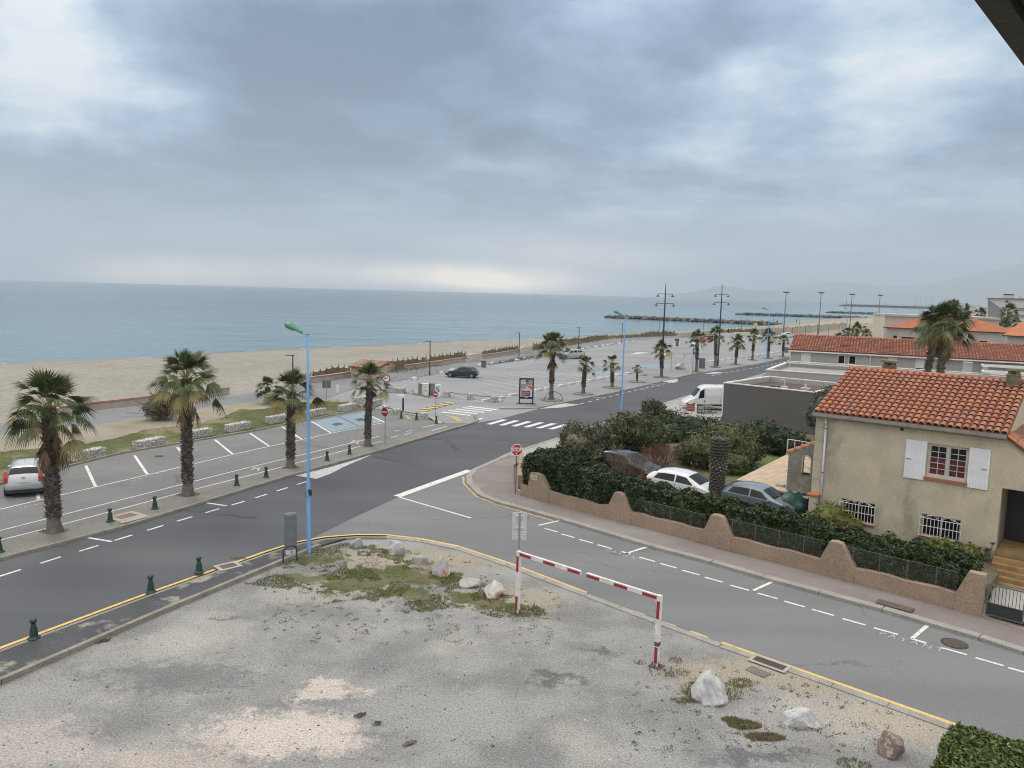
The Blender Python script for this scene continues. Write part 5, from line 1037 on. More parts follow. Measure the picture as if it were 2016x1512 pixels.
p = gp(571, 1106, .1); mb = MB(); mb.tube([(-.28, 0, 0), (-.28, 0, .42)] + [(.28 * math.cos(math.pi - k * math.pi / 8), 0, .46 + .2 * math.sin(k * math.pi / 8)) for k in range(9)] + [(.28, 0, .42), (.28, 0, 0)], .032, 8); tag(mb.build('hoop_guard', M['dark_metal'], loc=p, rz=R(38)), 'dark arched hoop guard in front of the covered parking meter', 'hoop guard')
p = gp(1090, 789); mb = MB(); mb.tube([(.95 * math.cos(k * math.pi / 12), .1, .95 * math.sin(k * math.pi / 12)) for k in range(13)], .03, 6); tag(mb.build('tree_guard', M['dark_metal'], loc=p, rz=facing(p)), 'thin dark arched hoop round the foot of the large far palm', 'hoop guard')
# ---- bins, terminals
BINS = [(952, 723, 711, .34, 'round dark litter bin beyond the parked dark hatchback'), (1140, 690.5, 682, .34, 'grey litter bin at the foot of a promenade lamp'), (1332, 681.5, 667, .5, 'tall dark bin beside the white barrier arms of the car park'), (1548, 694, 684, .42, 'dark grey bin beside the last palm of the row')]
for x, yb, yt, r0, lab in BINS:
    p, H = pxh(x, yb, yt); root = thing('litter_bin', lab, 'litter bin', p, 0, 'litter bins'); mb = MB(); mb.lathe([(r0 * .9, 0), (r0, .05), (r0, H * .86)], 14); mb.build('body', M['steel_dk'], root); mb = MB(); mb.lathe([(r0 * 1.05, H * .87), (r0 * 1.05, H), (0, H)], 14); mb.build('rim', M['dark_metal'], root)
p, H = pxh(1381.5, 726, 705); root = thing('ticket_machine', 'grey ticket machine standing between two palms of the far row', 'parking meter', p, facing(p)); mb = MB(); mb.box((0, 0, H / 2), (.95, .3, H)); mb.build('body', M['steel_dk'], root); mb = MB(); mb.box((0, 0, .04), (1.3, .8, .08)); mb.build('base', M['concrete'], root)
p = gp(1348, 684); root = thing('barrier_arm', 'low white barrier posts on a kerb in the far car park', 'barrier', p); mb = MB(); mb.box((0, 0, .06), (7, .6, .12)); mb.build('kerb_island', M['concrete_white'], root)
for x in (-2.2, -1.2, 1.3): mb = MB(); mb.box((x, 0, .7), (.22, .22, 1.3)); mb.build('post', M['white_paint'], root)
# ---- wheel stops
ws0 = None
def wheel_stop(x, y, lab, ang, nrm):
    global ws0
    p = gp(x, y, -.012)
    if ws0 is None: mb = MB(); mb.wall_prism([(-.75, 0), (.75, 0), (.72, .13), (.62, .2), (-.62, .2), (-.72, .13)], -.16, .16); ws0 = o = mb.build('wheel_stop', M['concrete_white'], bevel=.02)
    else: o = ws0.copy(); COL.objects.link(o)
    o.location = p; o.rotation_euler.z = ang + rnd.uniform(-.05, .05); tag(o, lab, 'wheel stop', nrm)
for i, (x, y) in enumerate(STOPS):
    wheel_stop(x, y, f'white concrete wheel stop, {ORD[i]} of the row that passes the advertising panel', .86, 'wheel stops along the palm row')
for i, (x, y) in enumerate(STOPS2):
    wheel_stop(x, y, f'white concrete wheel stop, {ORD[i]} of the row beyond the far height barrier', .75, 'wheel stops beyond the far barrier')
# ---- gabions
M['gab'] = mat('gabion_stone', (.52, .51, .49), (.40, .39, .375), 3, .9, island=.5)
M['wire'] = mat('gabion_wire', (.24, .24, .24), None, 4, .5, .5)
def gabion_parts(root, L, D, H, seed):
    r = random.Random(seed); mb = MB(); mb.box((0, 0, H / 2 - .01), (L * .93, D * .86, H * .92)); n = int((2 * L * D + 4 * L * H + 2 * D * H) * 85)
    for i in range(n):
        f = r.random(); 
        if f < .35: p = (r.uniform(-L / 2, L / 2), r.uniform(-D / 2, D / 2), H - .04)
        elif f < .72: p = (r.uniform(-L / 2, L / 2), r.choice((-1, 1)) * (D / 2 - .04), r.uniform(.04, H - .04))
        else: p = (r.choice((-1, 1)) * (L / 2 - .04), r.uniform(-D / 2, D / 2), r.uniform(.04, H - .04))
        mb.blob(p, [r.uniform(.035, .075) for _ in range(3)], 1, .35, r.uniform(0, 50))
    mb.build('stones', M['gab'], root); wb = MB(); x, y = L / 2 + .015, D / 2 + .015
    for a, b in (((-x, -y), (x, -y)), ((x, -y), (x, y)), ((x, y), (-x, y)), ((-x, y), (-x, -y))):
        n = max(2, int(math.hypot(a[0] - b[0], a[1] - b[1]) / .25))
        for k in range(n): q = (a[0] + (b[0] - a[0]) * k / n, a[1] + (b[1] - a[1]) * k / n); wb.cyl((*q, 0), (*q, H), .005, .005, 3, 0, False)
        for z in (.02, H * .5, H): wb.cyl((*a, z), (*b, z), .006, .006, 3, 0, False)
    wb.build('wire_cage', M['wire'], root)
GA = math.atan2(gp(546, 824).y - gp(293, 873).y, gp(546, 824).x - gp(293, 873).x)
GAB = [(172, 903, 'stone filled gabion right of the silver estate car and first palm'), (293.5, 880, 'stone filled gabion left of the second street palm'), (389, 861, 'stone filled gabion directly behind the second street palm'), (468, 847, 'stone filled gabion midway between the second and third palms'), (546, 831, 'stone filled gabion left of the third palm trunk'), (622, 818.5, 'stone filled gabion just right of the blue lamp post'), (684, 807.5, 'stone filled gabion behind the round edge on sign'), (734, 800, 'stone filled gabion behind the fourth palm trunk'), (712, 792, 'stone filled gabion at the end of the verge, left of the fourth palm')]
g0 = None
for i, (x, y, lab) in enumerate(GAB):
    p = gp(x, y)
    if g0 is None or i == 3:
        o = thing('gabion', lab, 'gabion', p, GA, 'long stone gabions on the verge'); gabion_parts(o, 2.15, .62, .56, i); g0 = o
    else: copy_tree(g0, lab, p, GA + rnd.uniform(-.06, .06) + (math.pi if i % 2 else 0))
copy_tree(g0, 'stone filled gabion beside the promenade, right of the tile roofed hut', gp(779, 772.5), R(-20))
g1_ = None
CUB = [(780, 818, 'stone cube gabion left of two dark bollards'), (833, 826, 'stone cube gabion right of two dark bollards'), (879.5, 781, 'stone cube gabion right of the graffiti cabinets'), (926, 785.5, 'stone cube gabion in the middle of the chain row'), (971.7, 791, 'stone cube gabion left of the advertising panel')]
for i, (x, y, lab) in enumerate(CUB):
    p = gp(x, y)
    if g1_ is None: g1_ = o = thing('gabion', lab, 'gabion', p, .3, 'stone cube gabions'); gabion_parts(o, .62, .62, .58, 77)
    else: o = copy_tree(g1_, lab, p, rnd.uniform(0, 1.5))
def chain(label, pts, z=.5, sag=.16):
    mb = MB()
    for a, b in zip(pts[:-1], pts[1:]):
        A, B = gp(*a), gp(*b); P = [A.lerp(B, k / 8) + UP * (z - sag * 4 * (k / 8) * (1 - k / 8)) for k in range(9)]
        for k in range(8): mb.cyl(P[k], P[k + 1], .035, .035, 5); mb.box(P[k], (.12, .12, .08))
    return tag(mb.build('chain', M['steel_dk']), label, 'chain')
chain('heavy chain strung between the stone cubes near the advertising panel', [(884, 780), (926, 784), (968, 789)]); chain('heavy chain between the stone cubes behind the dark bollards', [(740, 804), (780, 816), (830, 824)])
# ---- cabinets with graffiti
p, H = pxh(841, 778, 755); root = thing('utility_cabinet', 'concrete utility cabinet with a white graffiti covered door at the car park entrance', 'utility cabinet', p, R(14)); W2 = 1.75
mb = MB(); mb.box((-W2 / 2 + .12, .2, H / 2), (.24, .9, H)); mb.box((W2 / 2 - .3, .2, H / 2), (.6, .9, H)); mb.box((0, .5, H / 2), (W2 - .9, .3, H)); mb.build('concrete_housing', mat('mossy_concrete', (.20, .19, .16), (.15, .14, .10), 2, .9, bump=.3), root)
mb = MB(); mb.box((-.22, -.05, H * .50), (.68, .5, H * .94)); mb.box((-.22, -.07, H * .985), (.76, .58, .06)); cb_ = mb.build('cabinet_door', M['white_paint'], root)
mb = MB(); 
for a, b, c, d_ in ((-.36, .9, .3, .05), (-.22, .98, .08, .14), (-.3, .86, .14, .04), (-.14, .86, .14, .04), (-.4, .55, .05, .2), (-.3, .5, .05, .24), (-.2, .55, .05, .2), (-.1, .52, .05, .22), (-.25, .62, .25, .03)): mb.box((a, -.303, b), (c, .008, d_))
mb.build('graffiti', mat('graffiti_teal', (.10, .30, .33), (.3, .4, .42), 9, .6), cb_)
p, H = pxh(861.5, 781, 757); root = thing('utility_cabinet', 'white and blue utility cabinet, right of the concrete housing', 'utility cabinet', p, R(14)); mb = MB(); mb.box((0, 0, H / 2), (.55, .4, H)); cb_ = mb.build('body', M['white_paint'], root)
mb = MB(); 
for a, b, c, d_ in ((-.08, 1.0, .3, .1), (-.02, .8, .1, .4), (.08, .65, .16, .3), (-.15, .85, .08, .3), (.16, 1.05, .08, .08)): mb.box((a, -.203, b), (c, .008, d_), M=Matrix.Rotation(.0, 4, 'Y'))
mb.build('graffiti', mat('graffiti_blue', (.05, .16, .36), (.1, .25, .42), 8, .6), cb_)
# ---- manholes, drains
def plate(name, label, cat, px, w_, h_, ang, mt, z=.011, rim=None, round_=False, slots=0, slot_m=None):
    p = gp(*px, z - .008 if z < .05 else z); root = thing(name, label, cat, (p.x, p.y, z), ang)
    mb = MB(); 
    if round_: mb.lathe([(w_ / 2, -.01), (w_ / 2, .012), (0, .012)], 24)
    else: mb.box((0, 0, .0), (w_, h_, .02))
    o = mb.build('cover', mt, root)
    if rim:
        mb = MB()
        if round_: mb.lathe([(w_ / 2 + .09, -.01), (w_ / 2 + .09, .006), (w_ / 2 + .005, .006)], 24)
        else: mb.box((0, 0, -.003), (w_ + rim, h_ + rim, .016))
        mb.build('frame', M['concrete'] if not round_ else M['iron'], root)
    if slots:
        mb = MB()
        if round_:
            for i in range(-4, 5):
                for j in range(-4, 5):
                    if i * i + j * j < 19: mb.box((i * w_ * .1, j * w_ * .1, .0125), (w_ * .06, w_ * .06, .004))
        else:
            for k in range(slots): mb.box((-w_ / 2 + w_ * (k + .5) / slots, 0, .0085), (w_ / slots * .5, h_ * .8, .006))
        mb.build('openings', slot_m or M['black'], root)
    return root
plate('manhole_cover', 'round dark iron manhole cover in the parking lane of the side street', 'manhole cover', (1879, 1267), .62, 0, WANG, M['rust'], .012, 1, True, 1, M['iron'])
plate('drain_grate', 'rectangular iron drain grate beside the solid yellow line', 'drain', (1515, 1306), .95, .34, math.atan2(gp(1870, 1423).y - gp(1420, 1265).y, gp(1870, 1423).x - gp(1420, 1265).x), M['rust'], .045, .22, False, 14)
plate('inspection_cover', 'rusty rectangular plate in the sand below the drain grate', 'inspection cover', (1492, 1323), .62, .38, R(-50), mat('worn_plate', (.17, .15, .135), (.13, .12, .11), 6, .9), .016)
plate('inspection_cover', 'square brown cover in a pale frame on the worn dark pavement', 'inspection cover', (449, 1114), .6, .42, R(44), M['rust'], .092, .3)
plate('inspection_cover', 'rusty square plate beside a green bollard near the first palm', 'inspection cover', (248, 1016), .85, .6, R(60), mat('rust_plate', (.22, .14, .10), (.17, .11, .085), 6, .9), .116, .5)
plate('manhole_cover', 'small dark cover in an empty parking bay left of the second palm', 'manhole cover', (313, 898), .5, 0, 0, M['iron'], .114, None, True)
p = gp(1758, 1203, .0); root = thing('kerb_drain', 'rusty open kerb drain in front of the last wall pier', 'drain', p, WANG); mb = MB(); mb.box((0, .17, .08), (1.2, .44, .17)); mb.build('hood', M['rust'], root); mb = MB(); mb.box((0, -.24, .012), (1.15, .34, .02)); o = mb.build('grate', M['rust'], root); mb = MB()
for k in range(12): mb.box((-.5 + k * .09, -.24, .024), (.045, .3, .006))
mb.build('openings', M['black'], o); mb = MB(); mb.box((0, -.053, .075), (1.06, .012, .12)); mb.build('mouth', M['black'], root)
p = gp(268, 1026, .05); root = thing('kerb_drain', 'dark slit of a kerb drain below the rusty plate on the far pavement', 'drain', p, R(60)); mb = MB(); mb.box((0, 0, .03), (1.3, .26, .06)); mb.build('mouth', M['black'], root); mb = MB(); mb.box((0, .12, .075), (1.4, .3, .03)); mb.build('hood', M['concrete'], root)
# ---- scraps lying on the gravel
for x, y, L_, lab in ((708, 1411, .34, 'dark curled scrap lying on the gravel, nearest the middle of the lot'), (742, 1427, .26, 'small dark scrap lying on the gravel, just right of a bigger scrap'), (806, 1466, .42, 'dry brown palm leaf scrap on the gravel near the bottom edge'), (207, 1263, .3, 'dark scrap lying on the gravel beside the long kerb')):
    p = gp(x, y, .003); mb = MB(); r = random.Random(x); n = 7; vs = []
    for k in range(n): t_ = k / (n - 1); vs += [(L_ * (t_ - .5), -.05 * math.sin(t_ * 3.1) - .01, .02 + .05 * r.random()), (L_ * (t_ - .5) + .02, .07 * math.sin(t_ * 3.1) + .01, .03 + .06 * r.random())]
    mb.add(vs, [(2 * k, 2 * k + 2, 2 * k + 3, 2 * k + 1) for k in range(n - 1)]); tag(mb.build('leaf_scrap', M['rust'] if x == 806 else M['iron'], loc=p, rz=r.uniform(0, 3)), lab, 'debris')
# ---- boulders
def boulder(label, px, w_, h_, mt, seed, dep=.8, zsink=.1):
    r = random.Random(seed); p = gp(*px); bm = bmesh.new()
    for i in range(19):
        a, b = r.uniform(0, 6.28), math.asin(r.uniform(-.4, 1)); k = r.uniform(.8, 1.0); bm.verts.new((w_ / 2 * math.cos(a) * math.cos(b) * k, w_ / 2 * dep * math.sin(a) * math.cos(b) * k, h_ * max(-.15, math.sin(b) * r.uniform(.75, 1.0))))
    bmesh.ops.convex_hull(bm, input=bm.verts); 
    for v in [v for v in bm.verts if not v.link_faces]: bm.verts.remove(v)
    bmesh.ops.bevel(bm, geom=bm.edges[:], offset=w_ * .02, segments=1, affect='EDGES')
    bmesh.ops.triangulate(bm, faces=bm.faces[:]); bmesh.ops.subdivide_edges(bm, edges=bm.edges[:], cuts=2, use_grid_fill=True)
    from mathutils import noise as nz
    for v in bm.verts: n = nz.noise(v.co * (4.5 / w_) + Vector((seed, 0, 0))) * .06 * w_ + nz.noise(v.co * (13 / w_) + Vector((seed, 5, 0))) * .022 * w_; v.co += v.co.normalized() * n
    me = bpy.data.meshes.new('boulder'); bm.to_mesh(me); bm.free(); me.materials.append(mt); o = bpy.data.objects.new('boulder', me); COL.objects.link(o); o.location = (p.x, p.y, -.07 * h_); return tag(o, label, 'boulder', None)
def rock_mat(nm, a, b, c, s3=1.6, e3=(.5, .62)): return mat(nm, a, b, 3, .9, bump=1.0, bscale=9, c3=c, s3=s3, e3=e3, fine=.18)
rg = rock_mat('grey_rock', (.34, .345, .35), (.20, .205, .215), (.46, .46, .45)); rr_ = rock_mat('rusty_rock', (.44, .43, .42), (.30, .295, .29), (.40, .22, .13), 2.2, (.46, .58)); rp = rock_mat('rusty_grey_rock', (.25, .26, .275), (.36, .35, .345), (.36, .25, .19), 2.5, (.52, .66)); rw = rock_mat('pale_rock', (.47, .475, .48), (.33, .335, .345), (.52, .52, .51), 2)
rb = rock_mat('brown_conglomerate', (.20, .155, .14), (.12, .095, .09), (.38, .30, .27), 9, (.5, .58))
boulder('small upright grey and rust boulder nearest the blue lamp post', (701, 1078), .62, .66, rp, 1); boulder('pale grey boulder, second from the blue lamp post', (781, 1089), .98, .78, rock_mat('veined_rock', (.42, .42, .42), (.26, .265, .275), (.28, .2, .16), 1.5, (.6, .7)), 2); boulder('low dark grey boulder, third from the lamp post', (829, 1109), .93, .52, rp, 13); boulder('pointed orange and grey boulder, fourth from the lamp post', (871, 1131), .9, .92, rr_, 24); boulder('flat slab like grey boulder, fifth from the lamp post', (925, 1153), 1.1, .42, rock_mat('slab_rock', (.34, .34, .32), (.27, .27, .255), (.42, .42, .4)), 25); boulder('white and rust blotched boulder nearest the striped barrier', (975, 1172), 1.0, .68, rock_mat('blotched_rock', (.56, .54, .52), (.42, .41, .40), (.40, .21, .13), 2.0, (.48, .56)), 36)
boulder('large pale grey pointed boulder right of the striped barrier', (1402, 1372), 1.3, .98, rw, 47, .85); boulder('angular flat topped grey boulder, middle of the three on the right', (1577, 1422), 1.22, .56, rw, 58, .7); boulder('brown rough conglomerate boulder near the clipped hedge', (1757, 1485), .92, .72, rb, 69)
boulder('big pale boulder behind the far height barrier', (1341, 727), 2.2, 1.45, rock_mat('whitish_rock', (.5, .46, .42), (.4, .36, .33), (.36, .27, .22)), 71); boulder('pale pinkish boulder behind the smallest palm', (1266, 739), 1.2, 1.05, rock_mat('pinkish_rock', (.5, .43, .38), (.42, .36, .32), (.3, .25, .22)), 72); boulder('small whitish rock beside the stone cube left of the advertising panel', (984, 789.5), .95, .35, rw, 73); boulder('grey and white rock heap in the car park entrance', (809, 776), .95, .68, rg, 74); boulder('flat white rock beside the gabion on the entrance kerb', (789, 780), 1.5, .35, rw, 75); boulder('white rock on the weedy edge near the promenade, left of the hatchback', (817, 747.5), 1.3, .5, rw, 76); boulder('white flat rock behind the chain row, left end', (757, 801), 1.3, .25, rw, 77)
rk0 = None
edge = along([gp(866, 733.5), gp(940, 720.5), gp(1002, 712), gp(1052, 703.3), (gp(1115, 693)), gp(1153, 686.8), gp(1188, 681.8), gp(1260, 669)], 4.0)
for i, (p, d) in enumerate(edge[:30]):
    if rk0 is None: rk0 = o = boulder('r', (900, 730), 1.1, .42, rw, 80)
    else: o = rk0.copy(); COL.objects.link(o)
    o.name = 'edge_stone'; o.location = (p.x + rnd.uniform(-.3, .3), p.y, -.02); o.rotation_euler.z = rnd.uniform(0, 6); k = rnd.uniform(.6, 1.25); o.scale = (k, k, k * rnd.uniform(.7, 1.1))
    tag(o, f'pale edge stone by the promenade, {ORD[i]} from the parked hatchback', 'rock', 'stones along the promenade edge')
wd_ = []
for p, d in along([gp(770, 752), gp(800, 745.5), gp(866, 733.5), gp(1002, 712), gp(1115, 693), gp(1188, 681.8)], .5):
    k = .35 + .5 * max(0, math.sin(p.x * .35)) ; wd_ += [(p.x + rnd.gauss(0, k), p.y + rnd.gauss(0, k), -.02) for _ in range(int(18 * max(.1, math.sin(p.x * .22 + 1))))]
blade_field('edge_weeds', leaf_mat('edge_weed', (.075, .072, .035), (.17, .145, .085), .8), wd_, .42, .035, 12)
# ---------------------------------------------------------------- vehicles
M['tyre'] = mat('tyre_rubber', (.014, .014, .015), None, 8, .85); M['rim'] = mat('wheel_rim', (.32, .33, .34), (.22, .22, .23), 12, .35, .6); M['glass'] = glassy('car_glass'); M['trim'] = mat('black_trim', (.018, .018, .02), None, 5, .5)
M['tail'] = mat('tail_lamp_red', (.38, .015, .02), (.26, .01, .015), 9, .2); M['head'] = mat('headlamp_glass', (.55, .57, .6), (.38, .4, .42), 12, .12); M['plate'] = mat('number_plate', (.6, .6, .6), None, 3, .4)
def paint(nm, c, rough=.22, metal=.0): 
    mt = mat(nm, c, tuple(v * .93 for v in c), 2.0, rough, metal, fine=.04); mt.node_tree.nodes['Principled BSDF'].inputs['Coat Weight'].default_value = .6; mt.node_tree.nodes['Principled BSDF'].inputs['Coat Roughness'].default_value = .06; return mt
HATCH = [(0, .24, .37, .43, .72, .5), (.03, .16, .43, .50, .88, .62), (.12, .14, .52, .575, .95, .74), (.26, .14, .60, .655, .98, .80), (.45, .14, .63, .965, .99, .68), (.60, .14, .64, 1.0, 1, .68), (.80, .14, .65, .965, .99, .66), (.94, .15, .66, .76, .95, .72), (.985, .18, .60, .63, .9, .72), (1.0, .26, .46, .50, .82, .66)]
MINI = [(0, .24, .40, .46, .66, .46), (.05, .16, .50, .565, .87, .62), (.12, .14, .575, .635, .95, .74), (.21, .14, .63, .70, .98, .79), (.40, .14, .655, .955, .99, .70), (.54, .14, .665, 1.0, 1, .70), (.70, .14, .67, .995, .995, .69), (.87, .14, .68, .93, .975, .66), (.955, .15, .67, .78, .94, .68), (.985, .18, .60, .66, .9, .70), (1.0, .26, .46, .50, .80, .62)]
WAGON = [(0, .24, .37, .43, .72, .5), (.03, .16, .43, .50, .88, .62), (.11, .14, .52, .575, .95, .74), (.24, .14, .60, .655, .98, .80), (.40, .14, .63, .965, .99, .68), (.55, .14, .64, 1.0, 1, .68), (.86, .14, .66, .965, .985, .655), (.945, .15, .67, .82, .95, .68), (.98, .18, .62, .66, .92, .74), (1.0, .26, .46, .50, .86, .7)]
VAN = [(0, .16, .27, .30, .74, .55), (.025, .12, .33, .37, .9, .7), (.10, .10, .43, .46, .96, .80), (.155, .10, .47, .52, .98, .84), (.28, .10, .52, .90, 1, .80), (.34, .10, .54, .975, 1, .80), (.42, .10, .54, 1.0, 1, .80), (.97, .10, .54, 1.0, 1, .80), (1.0, .12, .54, .97, .98, .78)]
def car(name, label, cat, loc, rz, L, W, H, prof, body, style='hatch', group=None, doors=3, plate=None, rim=True):
    root = thing(name, label, cat, loc, rz, group); P = np.array(prof, float); S = np.linspace(0, 1, 61)
    Q = np.stack([np.interp(S, P[:, 0], P[:, k]) for k in range(1, 6)], 1)
    for _ in range(2): Q[1:-1] = (Q[:-2] + 2 * Q[1:-1] + Q[2:]) / 4
    def ringp(s):
        zl, zb, zt, wb, wt = [np.interp(s, S, Q[:, k]) for k in range(5)]; w_ = W / 2
        return [(w_ * wb * .93, zl * H), (w_ * wb, (zl + .5 * (zb - zl)) * H), (w_ * wb * .985, zb * H - .01), (w_ * wb * (1 - .0) * .94 if False else w_ * (wb * .93 + wt * .07), zb * H + .015), (w_ * (wt + .03), zt * H - .05 * min(1, (zt - zb) * 4)), (w_ * wt * .88, zt * H - .008), (0, zt * H + .012)]
    VS = [0, 1, 2, 2.15, 3, 3.25, 4]
    def surf(s, v, sd):
        r = ringp(s); y = np.interp(v, VS, [q[0] for q in r]); z = np.interp(v, VS, [q[1] for q in r]); return Vector((L / 2 - s * L, sd * y, z))
    vv = [0, .35, .7, 1, 1.3, 1.65, 2, 2.15, 2.5, 2.8, 3, 3.12, 3.25, 3.6, 4]; full = [(v, -1) for v in vv] + [(v, 1) for v in vv[::-1][1:]]; n = len(full); mb = MB(); vs = []
    for s in S: vs += [surf(s, v, sd) for v, sd in full]
    fs = [(i * n + k, (i + 1) * n + k, (i + 1) * n + k + 1, i * n + k + 1) for i in range(60) for k in range(n - 1)] + [tuple(range(n)), tuple(range(61 * n - 1, 60 * n - 1, -1))]
    fs += [(i * n + n - 1, (i + 1) * n + n - 1, (i + 1) * n, i * n) for i in range(60)]
    mb.add(vs, fs); bo = mb.build('body', body, root, True)
    def patch(mb_, c, sd, off=.009, ns=10, nv=6):
        g = []
        for i in range(ns + 1):
            for j in range(nv + 1):
                a, b = i / ns, j / nv; lo = Vector(c[0]).lerp(Vector(c[1]), a); hi = Vector(c[3]).lerp(Vector(c[2]), a); q = lo.lerp(hi, b); s, v = q.x, q.y
                p = surf(s, v, sd); ds = surf(min(1, s + .01), v, sd) - surf(max(0, s - .01), v, sd); dv = surf(s, min(4, v + .04), sd) - surf(s, max(0, v - .04), sd); nr = ds.cross(dv) * -sd
                if nr.length > 0: nr.normalize()
                if nr.dot(Vector((0, p.y, p.z - H * .45))) < 0 and abs(nr.x) < .93: nr = -nr
                elif abs(nr.x) >= .93 and nr.x * p.x < 0: nr = -nr
                g.append(p + nr * off)
        f = [(i * (nv + 1) + j, (i + 1) * (nv + 1) + j, (i + 1) * (nv + 1) + j + 1, i * (nv + 1) + j + 1) for i in range(ns) for j in range(nv)]
        if sd < 0: f = [q[::-1] for q in f]
        mb_.add(g, f)
    cowl = [p for p in prof if p[3] > .8 * max(q[3] for q in prof)][0][0]; ci = [i for i, p in enumerate(prof) if p[0] == cowl][0]; s_c = prof[ci - 1][0]; wt_ = (cowl - s_c)
    def pt(nm, m_, cs, both=True, off=.009, par=root):
        mb_ = MB()
        for c in cs:
            for sd in ((-1, 1) if both else (1,)): patch(mb_, c, sd, off)
        return mb_.build(nm, m_, par, True)
    pt('windscreen', M['glass'], [((s_c + .012, 3.12), (cowl - .012, 3.12), (cowl - .012, 4), (s_c + .012, 4))])
    if style == 'van':
        pt('side_window', M['glass'], [((s_c + .07, 2.0), (.335, 2.05), (.335, 2.85), (s_c + .105, 2.85))]); pt('side_moulding', M['trim'], [((.17, .55), (.98, .55), (.98, .85), (.17, .85))], off=.015)
        for k in (.345, .62): pt('door_seam', M['steel_dk'], [((k, .5), (k + .004, .5), (k + .004, 2.95), (k, 2.95))], off=.004)
        pt('swage_line', M['white_paint'], [((.36, 2.25), (.97, 2.25), (.97, 2.3), (.36, 2.3))], off=.02); mb = MB()
        for s_ in (-1, 1): mb.cyl((L / 2 - .34 * L, s_ * W * .5, H * .40), (L / 2 - .34 * L, s_ * (W * .5 + .02), H * .40), .08, .08, 10)
        mb.build('fuel_flap', M['trim'], root)
    else:
        b1 = cowl + (.14 if doors == 3 else .10); e = .86 if style == 'wagon' else .80; lo = e + .055
        win = [((s_c + .045, 2.2), (b1, 2.2), (b1, 2.86), (cowl + .005, 2.86))]
        if doors == 3: win += [((b1 + .02, 2.2), (lo, 2.22), (e, 2.84), (b1 + .02, 2.86))]
        else: win += [((b1 + .015, 2.2), (b1 + .17, 2.2), (b1 + .165, 2.86), (b1 + .015, 2.86)), ((b1 + .185, 2.2), (lo, 2.24), (e, 2.82), (b1 + .18, 2.86))]
        for c in win: pt('side_window', M['glass'], [c])
        r0, r1 = (.872, .952) if style == 'wagon' else (.825, .937)
        pt('rear_window', M['glass'], [((r0, 3.05), (r1, 3.0), (r1, 4), (r0, 4))])
        pt('door_seam', M['trim'], [((b1 + .004, .5), (b1 + .009, .5), (b1 + .009, 2.1), (b1 + .004, 2.1)), ((s_c + .035, .5), (s_c + .04, .5), (s_c + .04, 2.0), (s_c + .035, 2.0))], off=.004)
        tl = ((.955, 1.5), (.992, 1.5), (.985, 2.1), (.935, 2.1)) if style != 'wagon' else ((.952, 1.35), (.99, 1.35), (.955, 2.75), (.925, 2.75)); pt('tail_lamp', M['tail'], [tl], off=.012)
        pt('headlamp', M['head'], [((.03, 1.5), (.105, 1.75), (.10, 2.1), (.03, 2.1))], off=.012)
        pt('bumper', M['trim'], [((.0, .1), (.05, .1), (.05, .5), (.0, .5)), ((.955, .1), (1.0, .1), (1.0, .45), (.955, .45))], off=.014)
        for s_ in (-1, 1):
            mb = MB(); x = L / 2 - (s_c + .075) * L; mb.blob((x, s_ * (W / 2 + .06), H * .66), (.07, .11, .075), 2, .1); mb.build('door_mirror', body, root, True)
            mb = MB(); mb.box((L / 2 - (b1 - .03) * L, s_ * (W / 2 - .003), H * .545), (.17, .03, .03)); mb.build('door_handle', body, root)
    mb = MB(); mb.box((-L / 2 - .012 + (.03 if style == 'wagon' else .012), 0, H * (.50 if style == 'wagon' else .40)), (.03, .52, .12)); pl = mb.build('number_plate', M['plate'], root)
    mb = MB(); mb.box((L / 2 - .002, 0, H * .26), (.03, .52, .11)); mb.build('number_plate', M['plate'], root)
    if plate:
        text_mesh('lettering', plate, .1, M['black'], pl, Matrix.Translation((-L / 2 - .012 + (.03 if style == 'wagon' else .012) - .017, 0, H * .5)) @ Matrix.Rotation(-math.pi / 2, 4, 'Z') @ Matrix.Rotation(math.pi / 2, 4, 'X'))
    wr = .30 if H < 2 else .35
    for sx in ((.165, .835) if style != 'van' else (.17, .8)):
        x = L / 2 - sx * L
        for s_ in (-1, 1):
            y = s_ * (W / 2 - .015); mb = MB(); mb.cyl((x, y - s_ * .3, wr + .04), (x, y + s_ * .006, wr + .04), wr * 1.17, wr * 1.17, 20); mb.build('wheel_arch', M['trim'], root)
            mb = MB(); mb.cyl((x, y - s_ * .2, wr), (x, y + s_ * .02, wr), wr, wr, 20); wh = mb.build('wheel', M['tyre'], root); mb = MB(); mb.cyl((x, y + s_ * .015, wr), (x, y + s_ * .03, wr), wr * .66, wr * .6, 14)
            for k in range(5): a = k * 1.2566; mb.box((x + wr * .3 * math.cos(a), y + s_ * .034, wr + wr * .3 * math.sin(a)), (.04, .006, .04), mi=1)
            mb.build('rim', [M['rim'], M['tyre']], wh)
    return root
bd = (gp(188, 959) - gp(169, 917)); ba = math.atan2(bd.y, bd.x)           # the painted bays point this way
silver = paint('silver_car_paint', (.42, .44, .46), .3, .5); navy = paint('dark_car_paint', (.012, .02, .032), .2); wht = paint('white_car_paint', (.68, .70, .72), .25); grey = paint('grey_blue_car_paint', (.17, .21, .25), .3, .3); blackp = paint('black_car_paint', (.008, .008, .01), .12)
p = gp(48, 978, .1); f = Vector((math.cos(ba + math.pi), math.sin(ba + math.pi), 0)); hd = ba + math.pi - R(8); f = Vector((math.cos(hd), math.sin(hd), 0)); c = p + f * 2.05
sc_ = car('estate_car', 'silver estate car parked in a bay beside the first palm, rear towards us', 'car', c, hd, 4.45, 1.80, 1.52, WAGON, silver, 'wagon', doors=5, plate='CW 810 PG')
mb = MB()
